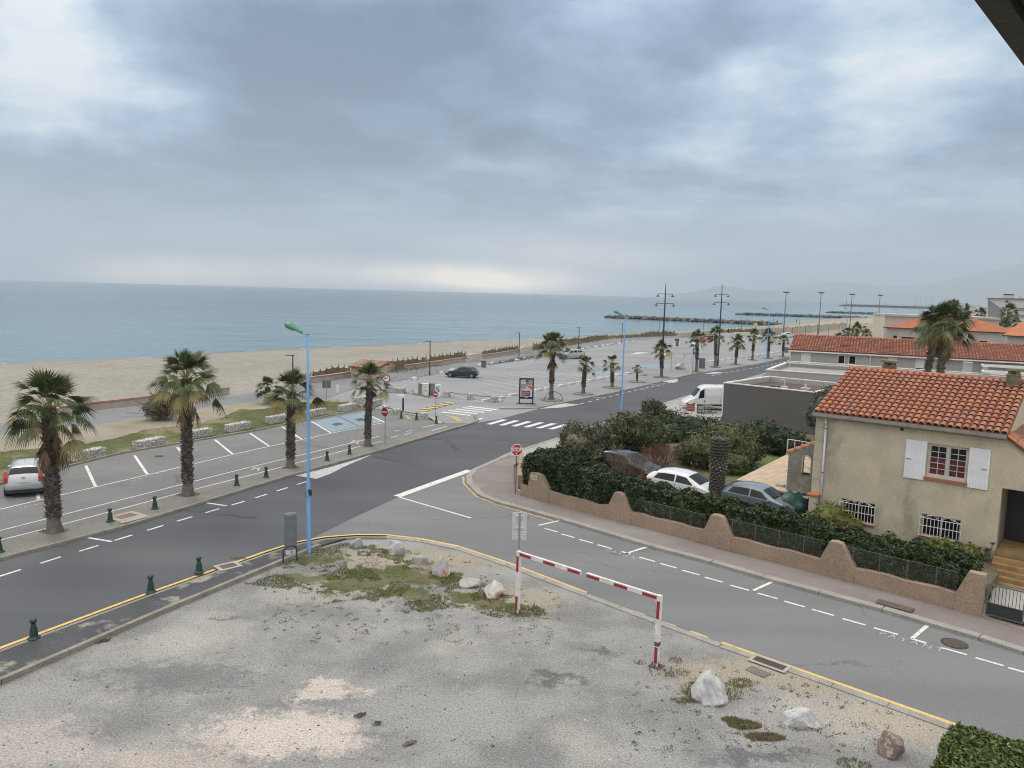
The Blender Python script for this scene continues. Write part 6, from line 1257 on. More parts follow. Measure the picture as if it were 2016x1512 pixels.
for s_ in (-1, 1): mb.tube([(-1.5, s_ * .60, 1.50), (-.9, s_ * .62, 1.555), (.2, s_ * .62, 1.55), (.5, s_ * .60, 1.50)], .02, 5)
mb.build('roof_rail', M['steel'], sc_); mb = MB(); mb.cyl((-1.2, 0, 1.52), (-1.42, 0, 1.78), .006, .004, 4); mb.build('aerial', M['black'], sc_); [MB().wall_prism([(-2.235, .78), (-2.12, .78), (-1.99, 1.32), (-2.05, 1.32), (-2.2, 1.05)], s_ * .66, s_ * .835).build('tail_lamp', M['tail'], sc_) for s_ in (-1, 1)]; MB().box((-2.19, 0, .34), (.12, 1.5, .16)).build('bumper', M['trim'], sc_); mb = MB(); mb.box((-2.215, 0, 1.02), (.02, .16, .05)); mb.build('badge', M['rim'], sc_)
a, b = gp(880, 741), gp(940, 744); d = a - b; c = (a + b) / 2; c.z = -.012
car('hatchback', 'dark blue hatchback parked alone on the far car park', 'car', c, math.atan2(d.y, d.x) + .05, 4.2, 1.78, 1.48, HATCH, navy, 'hatch', doors=5)
c = gp(1347, 983, .55); car('hatchback', 'white hatchback parked in the garden behind the trimmed hedge', 'car', (c.x, c.y, .55), WANG + .06, 4.05, 1.7, 1.5, MINI, wht, 'hatch')
c = gp(1492, 1011, .55); gc = car('hatchback', 'grey blue small hatchback parked beside the cut palm trunk', 'car', (c.x, c.y, .55), WANG + .04, 3.65, 1.64, 1.44, MINI, grey, 'hatch')
mb = MB(); mb.box((.95, -.28, .985), (.22, .26, .02)); mb.build('bonnet_vent', M['black'], gc)
for s_ in (-.3, .25): mb = MB(); mb.cyl((.93, s_ - .25, .99), (.86, s_ + .25, 1.03), .014, .01, 5); mb.build('wiper', M['black'], gc)
c = gp(1236, 938, .55); car('parked_car', 'black car half hidden under bare branches, sky mirrored in its windscreen', 'car', (c.x, c.y, .55), WANG - .02, 4.2, 1.74, 1.47, HATCH, blackp, 'hatch', doors=5)
c = gp(1399, 807); f = Vector((-WD.x, -WD.y, 0)); vd = gp(1343, 806) - gp(1424, 808)
car('van', 'white panel van standing behind the white terrace posts beside the grey building', 'van', (gp(1343, 806) - vd.normalized() * 2.8).xyz, math.atan2(vd.y, vd.x), 5.6, 2.0, 2.5, VAN, wht, 'van')
c = gp(1124, 706); car('pickup', 'silver estate car on the car park behind the large far palm', 'car', (c.x, c.y, -.012), R(205), 4.7, 1.85, 1.65, WAGON, silver, 'wagon', doors=5)
FC = [((1500, 667), wht, 'white car parked far off, left of the third blue lamp', 2.6), ((1524, 666), wht, 'white car parked far off, right of the third blue lamp', -.3), ((1392, 671), paint('red_car_paint', (.36, .05, .03)), 'red car far off on the car park, behind two palms', .1), ((1552, 664), wht, 'white car farthest right, behind the last palm of the row', .2)]
for (x, y), m_, lab, rz in FC:
    c = gp(x, y, -.012); car('parked_car', lab, 'car', c, rz, 4.2, 1.75, 1.5, HATCH, m_, 'hatch', 'cars parked at the far end of the car park', 5)
# ---------------------------------------------------------------- people, far along the beach path
def person(label, px, yb, h, cloth, rz, leg):
    p = gp(px, yb, -.05); k = h / 1.75; me = bpy.data.meshes.new('person')
    V = [(0, 0, .95), (0, 0, 1.2), (0, .0, 1.42), (0, 0, 1.52), (0, .01, 1.62), (0, .01, 1.74), (-.19, 0, 1.42), (-.26, .02, 1.15), (-.24, .12, .92), (-.23, .16, .84), (.19, 0, 1.42), (.26, -.02, 1.15), (.25, .08, .92), (.24, .12, .84), (-.1, 0, .9), (-.11, leg, .5), (-.11, leg * .6 - .05, .08), (-.11, leg * .6 + .12, .03), (.1, 0, .9), (.11, -leg, .5), (.11, -leg * 2.2, .09), (.11, -leg * 2.2 + .14, .03)]
    Ed = [(0, 1), (1, 2), (2, 3), (3, 4), (4, 5), (2, 6), (6, 7), (7, 8), (8, 9), (2, 10), (10, 11), (11, 12), (12, 13), (0, 14), (14, 15), (15, 16), (16, 17), (0, 18), (18, 19), (19, 20), (20, 21)]
    rad = [.15, .14, .15, .06, .09, .085, .07, .055, .042, .035, .07, .055, .042, .035, .1, .07, .05, .04, .1, .07, .05, .04]
    me.from_pydata([(x * k, y * k, z * k) for x, y, z in V], Ed, []); o = bpy.data.objects.new('person', me); COL.objects.link(o)
    md = o.modifiers.new('skin', 'SKIN'); o.modifiers.new('sub', 'SUBSURF').levels = 1
    for i, sv in enumerate(me.skin_vertices[0].data): sv.radius = (rad[i] * k,) * 2; sv.use_root = (i == 0)
    me.materials.append(cloth); o.location = p; o.rotation_euler.z = rz; return tag(o, label, 'person')
dk = mat('dark_clothing', (.02, .022, .03), (.03, .03, .035), 5, .9)
person('person in dark clothes walking on the path beyond the car park', 1434, 658, 1.78, dk, .8, .06); person('person standing on the far beach, second from left of the walkers', 1530, 638, 1.75, dk, .2, .03); person('person in dark clothes standing upright on the far beach near the second jetty', 1568, 635.5, 1.8, dk, -.4, .05)

# ---------------------------------------------------------------- buildings
M['stucco'] = mat('stained_stucco', (.49, .432, .325), (.41, .365, .28), .9, .92, bump=.4, bscale=30, streak=.45, c3=(.235, .22, .185), s3=.8, e3=(.48, .74), fine=.12)
M['stucco_wall'] = mat('garden_wall_stucco', (.31, .228, .165), (.25, .185, .135), .8, .95, bump=1.0, bscale=24, streak=.4, c3=(.22, .19, .155), s3=.9, e3=(.5, .74), fine=.2)
M['grey_wall'] = mat('grey_render', (.115, .11, .107), (.104, .10, .098), .4, .95, bump=.25, bscale=30, fine=.1)
M['light_wall'] = mat('light_grey_render', (.36, .345, .325), (.33, .315, .30), .3, .92, fine=.06, c3=(.29, .28, .265), s3=.2, e3=(.6, .75))
M['white_cap'] = mat('white_coping', (.66, .66, .65), (.56, .56, .55), .8, .7)
def tile_mat(nm, cols, dirt=.35):
    mt, N, b = new_mat(nm, .8, 0, .3); g = N.n('ShaderNodeNewGeometry').outputs['Random Per Island']; cr = N.n('ShaderNodeValToRGB'); N.put(cr.inputs[0], g); cr.color_ramp.interpolation = 'CONSTANT'; e = cr.color_ramp.elements
    e[0].color = (*cols[0], 1); e[1].position = 1 / len(cols); e[1].color = (*cols[1], 1)
    for i, c in enumerate(cols[2:], 2): q = e.new(i / len(cols)); q.color = (*c, 1)
    pos = N.n('ShaderNodeTexCoord').outputs['Object']; f = N.ramp(N.noise(pos, .9, 6, .7), .52, .72, 0, dirt)
    f2 = N.ramp(N.noise(pos, 14, 3), .4, .7, 0, .25); N.put(b.inputs['Base Color'], N.mix(f2, N.mix(f, cr.outputs[0], (.10, .075, .05)), (.30, .22, .17))); return mt
M['tile'] = tile_mat('canal_tiles', [(.34, .118, .068), (.38, .145, .075), (.30, .125, .09), (.33, .145, .105), (.39, .155, .08), (.33, .12, .075), (.35, .15, .105), (.31, .12, .08)])
M['tile_old'] = tile_mat('weathered_canal_tiles', [(.32, .105, .07), (.36, .14, .09), (.40, .20, .13), (.28, .10, .07), (.34, .12, .08)], 1.0)
M['tile_bed'] = mat('tile_channel', (.21, .085, .055), (.15, .065, .045), 5, .9)
M['tile_far'] = mat('far_orange_tiles', (.42, .145, .065), (.34, .11, .055), .6, .85, fine=.3, c3=(.30, .10, .06), s3=1.5)
M['terracotta'] = mat('terracotta', (.34, .12, .07), (.28, .10, .06), 6, .85, bump=.3)
M['dark_in'] = mat('dark_interior', (.012, .012, .013), None, 2, .9); M['pane'] = glassy('window_glass', (.012, .014, .017), .05)
def wall_holes(mb, u0, u1, z0, z1, y0, y1, holes):
    us = sorted({u0, u1, *[h for q in holes for h in q[:2]]}); zs = sorted({z0, z1, *[h for q in holes for h in q[2:]]})
    for a, b in zip(us[:-1], us[1:]):
        for c, d in zip(zs[:-1], zs[1:]):
            if not any(q[0] <= a and b <= q[1] and q[2] <= c and d <= q[3] for q in holes): mb.span((a, y0, c), (b, y1, d))
def tiles(root, name, u0, u1, y0, z0, y1, z1, mt, wd_=.235, row=.37, r0=.098, bed=True, skip=None, nseg=6):
    """canal tiles on a slope that rises from (y0, z0) to (y1, z1)"""
    mb = MB(); Ls = math.hypot(y1 - y0, z1 - z0); sy, sz = (y1 - y0) / Ls, (z1 - z0) / Ls; ny, nz_ = -sz, sy
    if ny * 0 + nz_ < 0: ny, nz_ = -ny, -nz_
    nc = int(round((u1 - u0) / wd_)); nr = int(round(Ls / row)); cw = (u1 - u0) / nc; rl = Ls / nr
    for i in range(nc):
        uc = u0 + (i + .5) * cw
        for j in range(nr):
            if skip and skip(uc, (j + .5) / nr): continue
            s0 = j * rl - .02 + rnd.uniform(-.015, .015); s1 = s0 + rl * 1.14; vs = []; du = rnd.uniform(-.008, .008)
            for s, rr, lift in ((s0, r0 * 1.05, .05), (s1, r0 * .84, .008)):
                for k in range(nseg + 1):
                    a = math.pi * k / nseg; x = -rr * math.cos(a); h = rr * .86 * math.sin(a) + lift; vs.append((uc + x * cw / wd_ + du, y0 + sy * s + ny * h, z0 + sz * s + nz_ * h))
            mb.add(vs, [(k, k + 1, nseg + 2 + k, nseg + 1 + k) for k in range(nseg)])
    o = mb.build(name, mt, root, True)
    if bed:
        b_ = MB(); b_.add([(u0, y0, z0), (u1, y0, z0), (u1, y1, z1), (u0, y1, z1), (u0, y0, z0 - .09), (u1, y0, z0 - .09), (u1, y1, z1 - .09), (u0, y1, z1 - .09)], [(0, 1, 2, 3), (7, 6, 5, 4), (0, 4, 5, 1), (1, 5, 6, 2), (3, 2, 6, 7), (0, 3, 7, 4)]); b_.build('channel_tiles', M['tile_bed'], o)
    return o
# ---- the beige house
C0 = Vector((20.15, 30.8, 0)); hs = thing('house', 'beige stucco house with red canal tile roof and white shutters', 'house', C0, WA)
UW = (-2.83, -1.29, 3.57, 5.04); LW1 = (-6.2, -4.74, .95, 1.95); LW2 = (-2.83, -1.33, .95, 1.93)
mb = MB(); wall_holes(mb, -7.62, 0, -.1, 5.72, 0, .3, [UW, LW1, LW2]); prof = [(.3, -.1), (9.74, -.1), (9.74, 5.72), (4.87, 7.40), (.3, 5.82)]
for x in (-7.62, -.3):
    vs = [(x, y, z) for y, z in prof] + [(x + .3, y, z) for y, z in prof]; mb.add(vs, [tuple(range(5)), tuple(range(9, 4, -1))] + [((i + 1) % 5, i, 5 + i, 5 + (i + 1) % 5) for i in range(5)])
mb.span((-7.32, 9.44, -.1), (-.3, 9.74, 5.72)); mb.build('wall', M['stucco'], hs)
mb = MB(); mb.span((-7.3, 1.1, -.05), (-.32, 1.2, 5.6)); mb.build('dark_room_sheet', M['dark_in'], hs)  # near-black sheet stands in for the unlit rooms behind the windows
mb = MB()
for z in (1.55, 2.6, 3.55, 4.45, 5.1): mb.span((-7.63, -.004, z), (-7.2, .0, z + .012))
mb.build('corner_joint', mat('mortar_line', (.2, .185, .15), None, 3, .9), hs)
rf = tiles(hs, 'roof', -7.74, .05, -.2, 5.83, 4.87, 7.58, M['tile'], wd_=.28, row=.40, r0=.117)
mb = MB(); mb.add([(-7.74, 10.05, 5.78), (.05, 10.05, 5.78), (.05, 4.95, 7.56), (-7.74, 4.95, 7.56), (-7.74, 10.05, 5.68), (.05, 10.05, 5.68), (.05, 4.95, 7.46), (-7.74, 4.95, 7.46)], [(0, 1, 2, 3), (7, 6, 5, 4), (0, 4, 5, 1), (1, 5, 6, 2), (3, 2, 6, 7), (0, 3, 7, 4)]); mb.build('back_slope', M['terracotta'], rf)
mb = MB(); 
for i in range(20): x = -7.75 + i * .39; mb.cyl((x, 4.90, 7.60), (x + .43, 4.90, 7.625), .10, .085, 10)
mb.build('ridge_tiles', M['tile'], rf, True)
mb = MB(); prof = [(0, 0), (.0, .12), (-.015, .12), (-.02, .0), (-.05, -.05), (-.10, -.05), (-.13, 0), (-.135, .12), (-.15, .12), (-.155, -.02), (-.11, -.08), (-.04, -.08)]
mb.add([(x, -.205 + y, 5.70 + z) for x in (-7.72, .02) for y, z in prof], [(i, (i + 1) % 12, 12 + (i + 1) % 12, 12 + i) for i in range(12)]); mb.build('gutter', mat('zinc_gutter', (.26, .245, .21), (.2, .19, .165), 2, .6, .2), hs)
mb = MB(); mb.span((-7.62, -.195, 5.58), (0, -.003, 5.735)); mb.build('cornice', mat('cornice_stone', (.28, .25, .195), (.22, .2, .155), 1, .9), hs)
mb = MB(); x = -7.12; mb.tube([(x, -.2, 5.66), (x, -.2, 5.48), (x, -.08, 5.25), (x, -.08, 0)], .052, 10); dp = mb.build('downpipe', mat('pale_grey_pipe', (.46, .47, .50), (.40, .41, .43), 2, .4), hs, True)
mb = MB(); 
for z in (5.1, 3.0, 1.2): mb.cyl((x, -.08, z), (x, -.08, z + .035), .06, .06, 10)
mb.build('clamp', M['dark_metal'], dp)
mb = MB(); mb.box((-3.91, -.003, 5.5), (.13, .02, .15)); mb.build('air_brick', mat('air_brick', (.16, .05, .035), (.05, .02, .015), 14, .9), hs)
# upper window: two sashes of five rows, dark red curtain below, red sill, open shutters
def frame_rect(mb, u0, u1, z0, z1, w_, y0, y1): mb.span((u0, y0, z0), (u1, y1, z0 + w_)); mb.span((u0, y0, z1 - w_), (u1, y1, z1)); mb.span((u0, y0, z0 + w_), (u0 + w_, y1, z1 - w_)); mb.span((u1 - w_, y0, z0 + w_), (u1, y1, z1 - w_))
u0, u1, z0, z1 = UW; um = (u0 + u1) / 2; M['window_paint'] = mat('cream_window_paint', (.52, .48, .42), (.42, .39, .34), 4, .6)
mb = MB(); frame_rect(mb, u0, u1, z0, z1, .07, .10, .2); mb.span((um - .045, .09, z0 + .07), (um + .045, .2, z1 - .07)); wn = mb.build('window', M['window_paint'], hs)
mb = MB(); mb.span((u0 + .07, .175, z0 + .07), (u1 - .07, .18, z1 - .07)); mb.build('pane', M['pane'], wn)
mb = MB()
for a, b in ((u0 + .07, um - .045), (um + .045, u1 - .07)):
    mb.span(((a + b) / 2 - .014, .125, z0 + .07), ((a + b) / 2 + .014, .165, z1 - .07)); mb.span((a, .12, z0 + .07), (a + .04, .166, z1 - .07)); mb.span((b - .04, .12, z0 + .07), (b, .166, z1 - .07)); mb.span((a + .04, .122, z0 + .07), (b - .04, .164, z0 + .14)); mb.span((a + .04, .122, z1 - .12), (b - .04, .164, z1 - .07))
    for k in range(1, 5): z = z0 + .14 + (z1 - z0 - .26) * k / 5; mb.span((a + .04, .127, z - .013), (b - .04, .163, z + .013))
mb.build('glazing_bars', M['window_paint'], wn); mb = MB()
for i in range(14): x0 = u0 + .08 + i * (u1 - u0 - .16) / 14; mb.span((x0, .169 + .002 * (i % 2), z0 + .1), (x0 + (u1 - u0 - .16) / 14, .172 + .001 * (i % 2), z0 + .88))
mb.build('curtain', mat('dark_red_curtain', (.12, .018, .028), (.06, .012, .018), 6, .7), wn)
mb = MB(); mb.span((u0 - .06, -.09, z0 - .13), (u1 + .06, .12, z0 - .004)); mb.build('sill', M['terracotta'], wn); 
def shutter(ua, ub):
    mb = MB(); mb.span((ua, -.055, 3.40), (ub, -.015, 5.09)); sh = mb.build('shutter', M['shutter'], hs, bevel=.006); mb = MB(); n = 7
    for k in range(1, n): x = ua + (ub - ua) * k / n; mb.span((x - .003, -.0565, 3.41), (x + .003, -.054, 5.08))
    mb.build('board_joint', mat('shutter_joint', (.5, .5, .52), None, 3, .6), sh); mb = MB(); s = ub - .28 if ua > -2 else ua + .06; mb.box((s + .1, -.07, 4.25), (.2, .02, .025)); mb.build('shutter_bar', M['steel_dk'], sh)
    mb = MB(); mb.box((ua + .18, -.05, 3.385), (.05, .09, .03)); mb.box((ub - .2, -.05, 3.385), (.05, .09, .03)); mb.build('shutter_catch', M['window_paint'], sh)
M['shutter'] = mat('white_shutter_paint', (.69, .69, .73), (.62, .62, .66), 1.5, .45, c3=(.55, .53, .52), s3=3, e3=(.66, .8))
shutter(-3.69, -2.86); shutter(-1.26, -.50)
for (u0, u1, z0, z1) in (LW1, LW2):      # barred lower windows
    mb = MB(); frame_rect(mb, u0, u1, z0, z1, .06, .12, .2); mb.span(((u0 + u1) / 2 - .03, .12, z0 + .06), ((u0 + u1) / 2 + .03, .2, z1 - .06)); wn = mb.build('window', M['window_paint'], hs); mb = MB(); mb.span((u0 + .06, .17, z0 + .06), (u1 - .06, .175, z1 - .06)); mb.build('pane', M['pane'], wn)
    mb = MB(); mb.span((u0 - .03, -.06, z0 - .09), (u1 + .03, .12, z0 - .003)); mb.build('sill', M['terracotta'], wn)
    mb = MB(); n = 11
    for k in range(n + 1): x = u0 - .04 + (u1 - u0 + .08) * k / n; mb.cyl((x, -.13, z0 + .02), (x, -.13, z1 - .12), .013, .013, 6)
    for z in (z0 + .06, z0 + .5, z1 - .14): mb.box(((u0 + u1) / 2, -.13, z), (u1 - u0 + .12, .018, .03))
    for s_ in (u0 - .03, u1 + .03): mb.cyl((s_, -.13, z0 + .08), (s_, .02, z0 + .08), .014, .014, 6); mb.cyl((s_, -.13, z1 - .15), (s_, .02, z1 - .15), .014, .014, 6)
    for c, sg in ((u0 + .3, 1), (u0 + .62, -1), (u0 + .85, 1), (u1 - .25, -1)):
        mb.tube([(c + sg * .11 * math.cos(t) * (1 - t / 9), -.13, z1 - .06 + .06 * math.sin(t) * (1 - t / 9)) for t in [k * .55 for k in range(13)]], .009, 4)
    mb.tube([(u0, -.13, z1 - .13), (u0 + .35, -.13, z1 + .0), ((u0 + u1) / 2, -.13, z1 + .05), (u1 - .35, -.13, z1 - .0), (u1, -.13, z1 - .13)], .01, 4); mb.build('window_grille', M['white_paint'], wn)
# wing with porch
mb = MB(); wall_holes(mb, 3.2, 4.6, -.1, 3.0, .002, .3, []); mb.wall_prism([(0.0, 3.58), (3.2, 3.58), (3.2, 3.3), (0, 5.66)], .002, .3)
mb.span((-.3, .3, .9), (.0, 1.9, 3.58)); mb.span((0, 1.9, .9), (4.6, 2.1, 5.0)); mb.span((.0, .3, 3.58), (3.2, 1.9, 3.7)); wg = mb.build('porch', M['stucco'], hs)
mb = MB(); mb.span((.02, 1.86, 1.0), (3.2, 1.89, 3.57)); mb.build('porch_shade_sheet', mat('porch_shade', (.018, .014, .012), None, 3, .6), wg)  # dark sheet across the porch back paints in its unlit interior
mb = MB(); pr = [(-.02, 5.74), (3.4, 3.21), (3.4, 3.11), (-.02, 5.64)]; mb.wall_prism(pr, -.12, 4.5); lr = mb.build('porch_roof', M['tile_bed'], hs); mb = MB()
for j in range(6):
    for k in range(11):
        t_ = k / 11; x = t_ * 3.3; z = 5.76 - .74 * x; y = -.1 + j * .24; rr = .095; vs = []
        for (xx, r_k, l_) in ((x - .02, rr * .86, .005), (x + .36, rr * 1.05, .04)):
            for q in range(7): a = math.pi * q / 6; vs.append((xx + .5 * 0, y - rr * math.cos(a) * (r_k / rr), 5.76 - .74 * xx + r_k * math.sin(a) * .9 + l_))
        mb.add(vs, [(q, 7 + q, 8 + q, q + 1) for q in range(6)])
mb.build('roof_tiles', M['tile'], lr, True)
st = MB(); M['step'] = None
mt, N, b = new_mat('ochre_step_tiles', .55, 0, .4); tc = N.n('ShaderNodeTexCoord').outputs['Object']; br = N.n('ShaderNodeTexBrick'); br.offset = 0.0; N.put(br.inputs['Vector'], N.comb(N.sep(tc)[0], N.math('ADD', N.sep(tc)[1], N.sep(tc)[2]), 0)); br.inputs['Scale'].default_value = 1; br.inputs['Brick Width'].default_value = .3; br.inputs['Row Height'].default_value = .235; br.inputs['Mortar Size'].default_value = .008
br.inputs['Color1'].default_value = (.31, .215, .10, 1); br.inputs['Color2'].default_value = (.22, .13, .06, 1); br.inputs['Mortar'].default_value = (.22, .18, .12, 1); N.put(b.inputs['Base Color'], N.mix(N.ramp(N.noise(tc, 2, 3), .5, .65), br.outputs[0], N.mix(.5, br.outputs[0], (.38, .17, .07))))
for k in range(6): st.span((.02, -.1 - .30 * (k + 1) + (.0), -.1), (3.2, -.1 - .30 * k if k else 1.85, 1.0 - .165 * k)) if k else st.span((.02, -.1, -.1), (3.2, 1.85, 1.0))
for k in range(1, 6): pass
st.build('steps', mt, hs)
def chimney(x, y, w_, zb, zt):
    mb = MB(); mb.span((x - w_ / 2, y, zb), (x + w_ / 2, y + w_ * .8, zt - .30)); ch = mb.build('chimney', mat('mossy_render', (.16, .145, .085), (.11, .105, .07), 3, .95, bump=.4), rf); mb = MB(); c = w_ / 2 - .09; mb.span((x - .09, y + w_ * .38, zt - .285), (x + .09, y + w_ * .42, zt - .12))
    for sx in (-1, 1):
        for sy in (.05, w_ * .8 - .05): mb.span((x + sx * c - .05, y + sy - .05, zt - .30), (x + sx * c + .05, y + sy + .05, zt - .12))
    mb.span((x - w_ / 2 - .08, y - .08, zt - .12), (x + w_ / 2 + .08, y + w_ * .8 + .08, zt - .02)); mb.span((x - w_ / 2 - .02, y - .02, zt - .32), (x + w_ / 2 + .02, y + w_ * .8 + .02, zt - .285)); mb.build('chimney_cap', mat('chimney_cap', (.22, .20, .14), (.16, .15, .1), 3, .95), ch)
for px0, px1, yt, dy in ((1738, 1762, 708, 5.5), (1983, 2010, 724, 4.15)):
    o_ = C0 + ND * dy; a = on_wall(px0, yt, o_, WD); b_ = on_wall(px1, yt, o_, WD); chimney((a[0] + b_[0]) / 2, dy, b_[0] - a[0], 6.6, a[1])
# ---- arched side wall, terrace, railing
zt_ = 1.75
aw = thing('arched_wall', 'grey block wall with an arched opening and tile coping beside the beige house', 'wall', C0 + WD * -7.62 + ND * .35, WA); L_ = 1.42
cx = -.40; hole = [(cx - .21, 2.72), (cx - .21, 3.36)] + [(cx + .21 * math.cos(math.pi - k * math.pi / 8), 3.36 + .24 * math.sin(k * math.pi / 8)) for k in range(1, 8)] + [(cx + .21, 3.36), (cx + .21, 2.72)]
mb = MB(); tz = lambda u: 3.60 + .50 * (u + 1.3); mb.wall_prism([(-1.3, 0), (-1.3, tz(-1.3)), (cx - .21, tz(cx - .21)), (cx - .21, 0)], 0, .24); mb.wall_prism([(cx + .21, 0), (cx + .21, tz(cx + .21)), (-.002, tz(0)), (-.002, 0)], 0, .24); mb.span((cx - .21, 0, 0), (cx + .21, .24, 2.72)); mb.wall_prism(hole[1:-1] + [(cx + .21, tz(cx + .21)), (cx - .21, tz(cx - .21))], 0, .24)
mb.build('blockwork', mat('stained_blockwork', (.24, .225, .185), (.16, .15, .125), 1.6, .95, bump=.5, c3=(.30, .28, .24), s3=2.2, e3=(.55, .68)), aw)
mb = MB(); mb.tube([(x, -.01, z) for x, z in hole], .03, 6); mb.build('arch_trim', mat('arch_trim', (.42, .40, .36), None, 4, .9), aw); mb = MB(); mb.span((cx - .21, -.03, 2.65), (cx + .21, .26, 2.72)); mb.build('niche_sill', mat('dark_red_tile', (.12, .05, .04), None, 5, .8), aw)
mb = MB(); 
for k in range(4): x = -1.38 + k * .35; mb.cyl((x, .12, tz(x) + .04), (x + .39, .12, tz(x + .39) + .02), .15, .125, 10)
mb.build('tile_coping', mat('pale_terracotta', (.42, .19, .11), (.36, .17, .11), 4, .85), aw, True)
mt, N, b = new_mat('terrace_tiles', .75, 0, .3); tc = N.n('ShaderNodeTexCoord').outputs['Object']; br = N.n('ShaderNodeTexBrick'); br.offset = 0; N.put(br.inputs['Vector'], tc); br.inputs['Scale'].default_value = 1; br.inputs['Brick Width'].default_value = .42; br.inputs['Row Height'].default_value = .42; br.inputs['Mortar Size'].default_value = .012; br.inputs['Color1'].default_value = (.50, .40, .30, 1); br.inputs['Color2'].default_value = (.43, .33, .24, 1); br.inputs['Mortar'].default_value = (.26, .2, .15, 1); N.put(b.inputs['Base Color'], br.outputs[0])
def loc_uv(px, py, z): q = gp(px, py, z) - C0; return q.x * WD.x + q.y * WD.y, q.x * ND.x + q.y * ND.y
te = thing('terrace', 'raised terrace of pale square tiles between the lawn and the beige house', 'terrace', C0, WA); tp = [loc_uv(*q, zt_) for q in ((1450, 944), (1600, 981), (1600, 872), (1552, 893))]; tp[1] = (-7.64, tp[1][1]); tp[2] = (-7.64, tp[2][1])
mb = MB(); mb.prism([(a, b_) for a, b_ in tp], zt_ - .08, zt_); mb.build('tile_floor', mt, te); mb = MB(); cen = (sum(a for a, _ in tp) / 4, sum(b_ for _, b_ in tp) / 4); mb.prism([(a + (cen[0] - a) * .03, b_ + (cen[1] - b_) * .03) for a, b_ in tp], -.1, zt_ - .081); mb.build('base_wall', mat('terrace_base', (.13, .12, .10), (.09, .085, .07), 2, .95), te)
rl = thing('railing', 'white metal railing behind the arched garden wall', 'railing', C0, WA); a = loc_uv(1549, 897, zt_); mb = MB(); b_ = (-7.64, a[1] - .35); 
for k in range(11): x = a[0] + (b_[0] - a[0]) * k / 10; y = a[1] + (b_[1] - a[1]) * k / 10; mb.cyl((x, y, zt_), (x, y, zt_ + 1.0), .02 if k else .03, .02 if k else .03, 6)
mb.build('balusters', M['white_paint'], rl); mb = MB(); mb.tube([(a[0], a[1], zt_ + 1.0), (b_[0], b_[1], zt_ + 1.0)], .022, 6); mb.tube([(a[0], a[1], zt_ + .12), (b_[0], b_[1], zt_ + .12)], .014, 6); mb.build('handrail', M['white_paint'], rl)
q = loc_uv(1515, 950, zt_); tr = thing('bread_crate', 'white wire basket and a folded grey cloth on the terrace edge', 'basket', C0 + WD * (q[0] + .9) + ND * (q[1] - .35) + UP * zt_, WA); mb = MB(); mb.box((-.2, 0, .05), (.4, .3, .1)); mb.build('cloth', M['concrete'], tr); mb = MB()
for k in range(11): mb.cyl((.1 + k * .07, -.12, 0), (.1 + k * .07, -.12, .2), .01, .01, 4)
mb.box((.45, -.12, .2), (.75, .02, .02)); mb.build('wire_basket', M['white_paint'], tr)
gpil = thing('gate_pillar', 'pale pillar with an orange tile cap in front of the house corner', 'pillar', gp(1599, 1030, .55), WA); ph_ = at_depth(1604, 971, gp(1599, 1030, .55).y).z - .55; mb = MB(); mb.box((0, 0, ph_ / 2 - .05), (.36, .34, ph_ - .1)); mb.build('shaft', M['stucco'], gpil); mb = MB(); mb.box((0, 0, ph_ - .05), (.52, .5, .10)); mb.build('cap', mat('orange_cap', (.45, .15, .06), (.38, .12, .05), 5, .8), gpil, bevel=.02)
tq = C0 + WD * -8.3 + ND * -.3 + UP * .55; tp_ = tag(MB().blob((0, 0, .55), (.75, .45, .78), 3, .45, 3, f=2.6).build('tarpaulin', mat('green_tarpaulin', (.012, .06, .045), (.008, .042, .032), 3, .45, bump=.8, bscale=6), loc=tq, smooth=True), 'dark green tarpaulin draped over a stack by the grey blue car', 'tarpaulin')
dr = thing('barrel', 'blue plastic drum standing behind the green tarpaulin', 'barrel', tq + ND * .35 + WD * .35); mb = MB(); mb.lathe([(.27, .0), (.29, .1), (.28, .5), (.3, .52), (.28, .56), (.29, 1.15), (.25, 1.22), (0, 1.22)], 14); mb.build('drum', mat('blue_plastic', (.02, .05, .12), None, 4, .4), dr); mb = MB(); mb.lathe([(.08, 1.2), (.08, 1.26), (0, 1.26)], 8); mb.build('lid', M['black'], dr)
# ---- garden wall with sloping piers, wire fence, gate
gw = thing('garden_wall', 'low tan stucco garden wall with sloping trapezoid piers along the side street', 'wall', WL0, WANG)
U_ = lambda px, py: on_wall(px, py, WL0, wld)
lowz = .62; piers = [((1042, 974), (1047, 932), (1067, 934), (1083, 985)), ((1199, 1020), (1213, 970), (1230, 972), (1244, 1030)), ((1386, 1075), (1403, 1015), (1425, 1016), (1441, 1085)), ((1614, 1130), (1636, 1066), (1660, 1070), (1682, 1150)), ((1880, 1195), (1909, 1127), (1942, 1132), (1942, 1215))]
mb = MB(); us = []
for q in piers:
    a = [U_(*v)[0] for v in q]; zt2 = max(.9, (U_(*q[1])[1] + U_(*q[2])[1]) / 2 - .05); us.append((a[0], a[1], a[2], a[3], zt2))
cuts = [-.15] + [x for q in us for x in (q[0], q[3])] + [WLEN + .1]
for a, b_ in zip(cuts[0::2], cuts[1::2]):
    if b_ - a > .05: 
        n = 6; pts = [(a, -.05)] + [(a + (b_ - a) * k / n, lowz + .03 * math.sin(k * 2 + a)) for k in range(n + 1)] + [(b_, -.05)]; mb.wall_prism(pts, -.13, .13)
mb.span((-.28, -.13, -.05), (-.15, .13, lowz)); wl_o = mb.build('low_wall', M['stucco_wall'], gw)
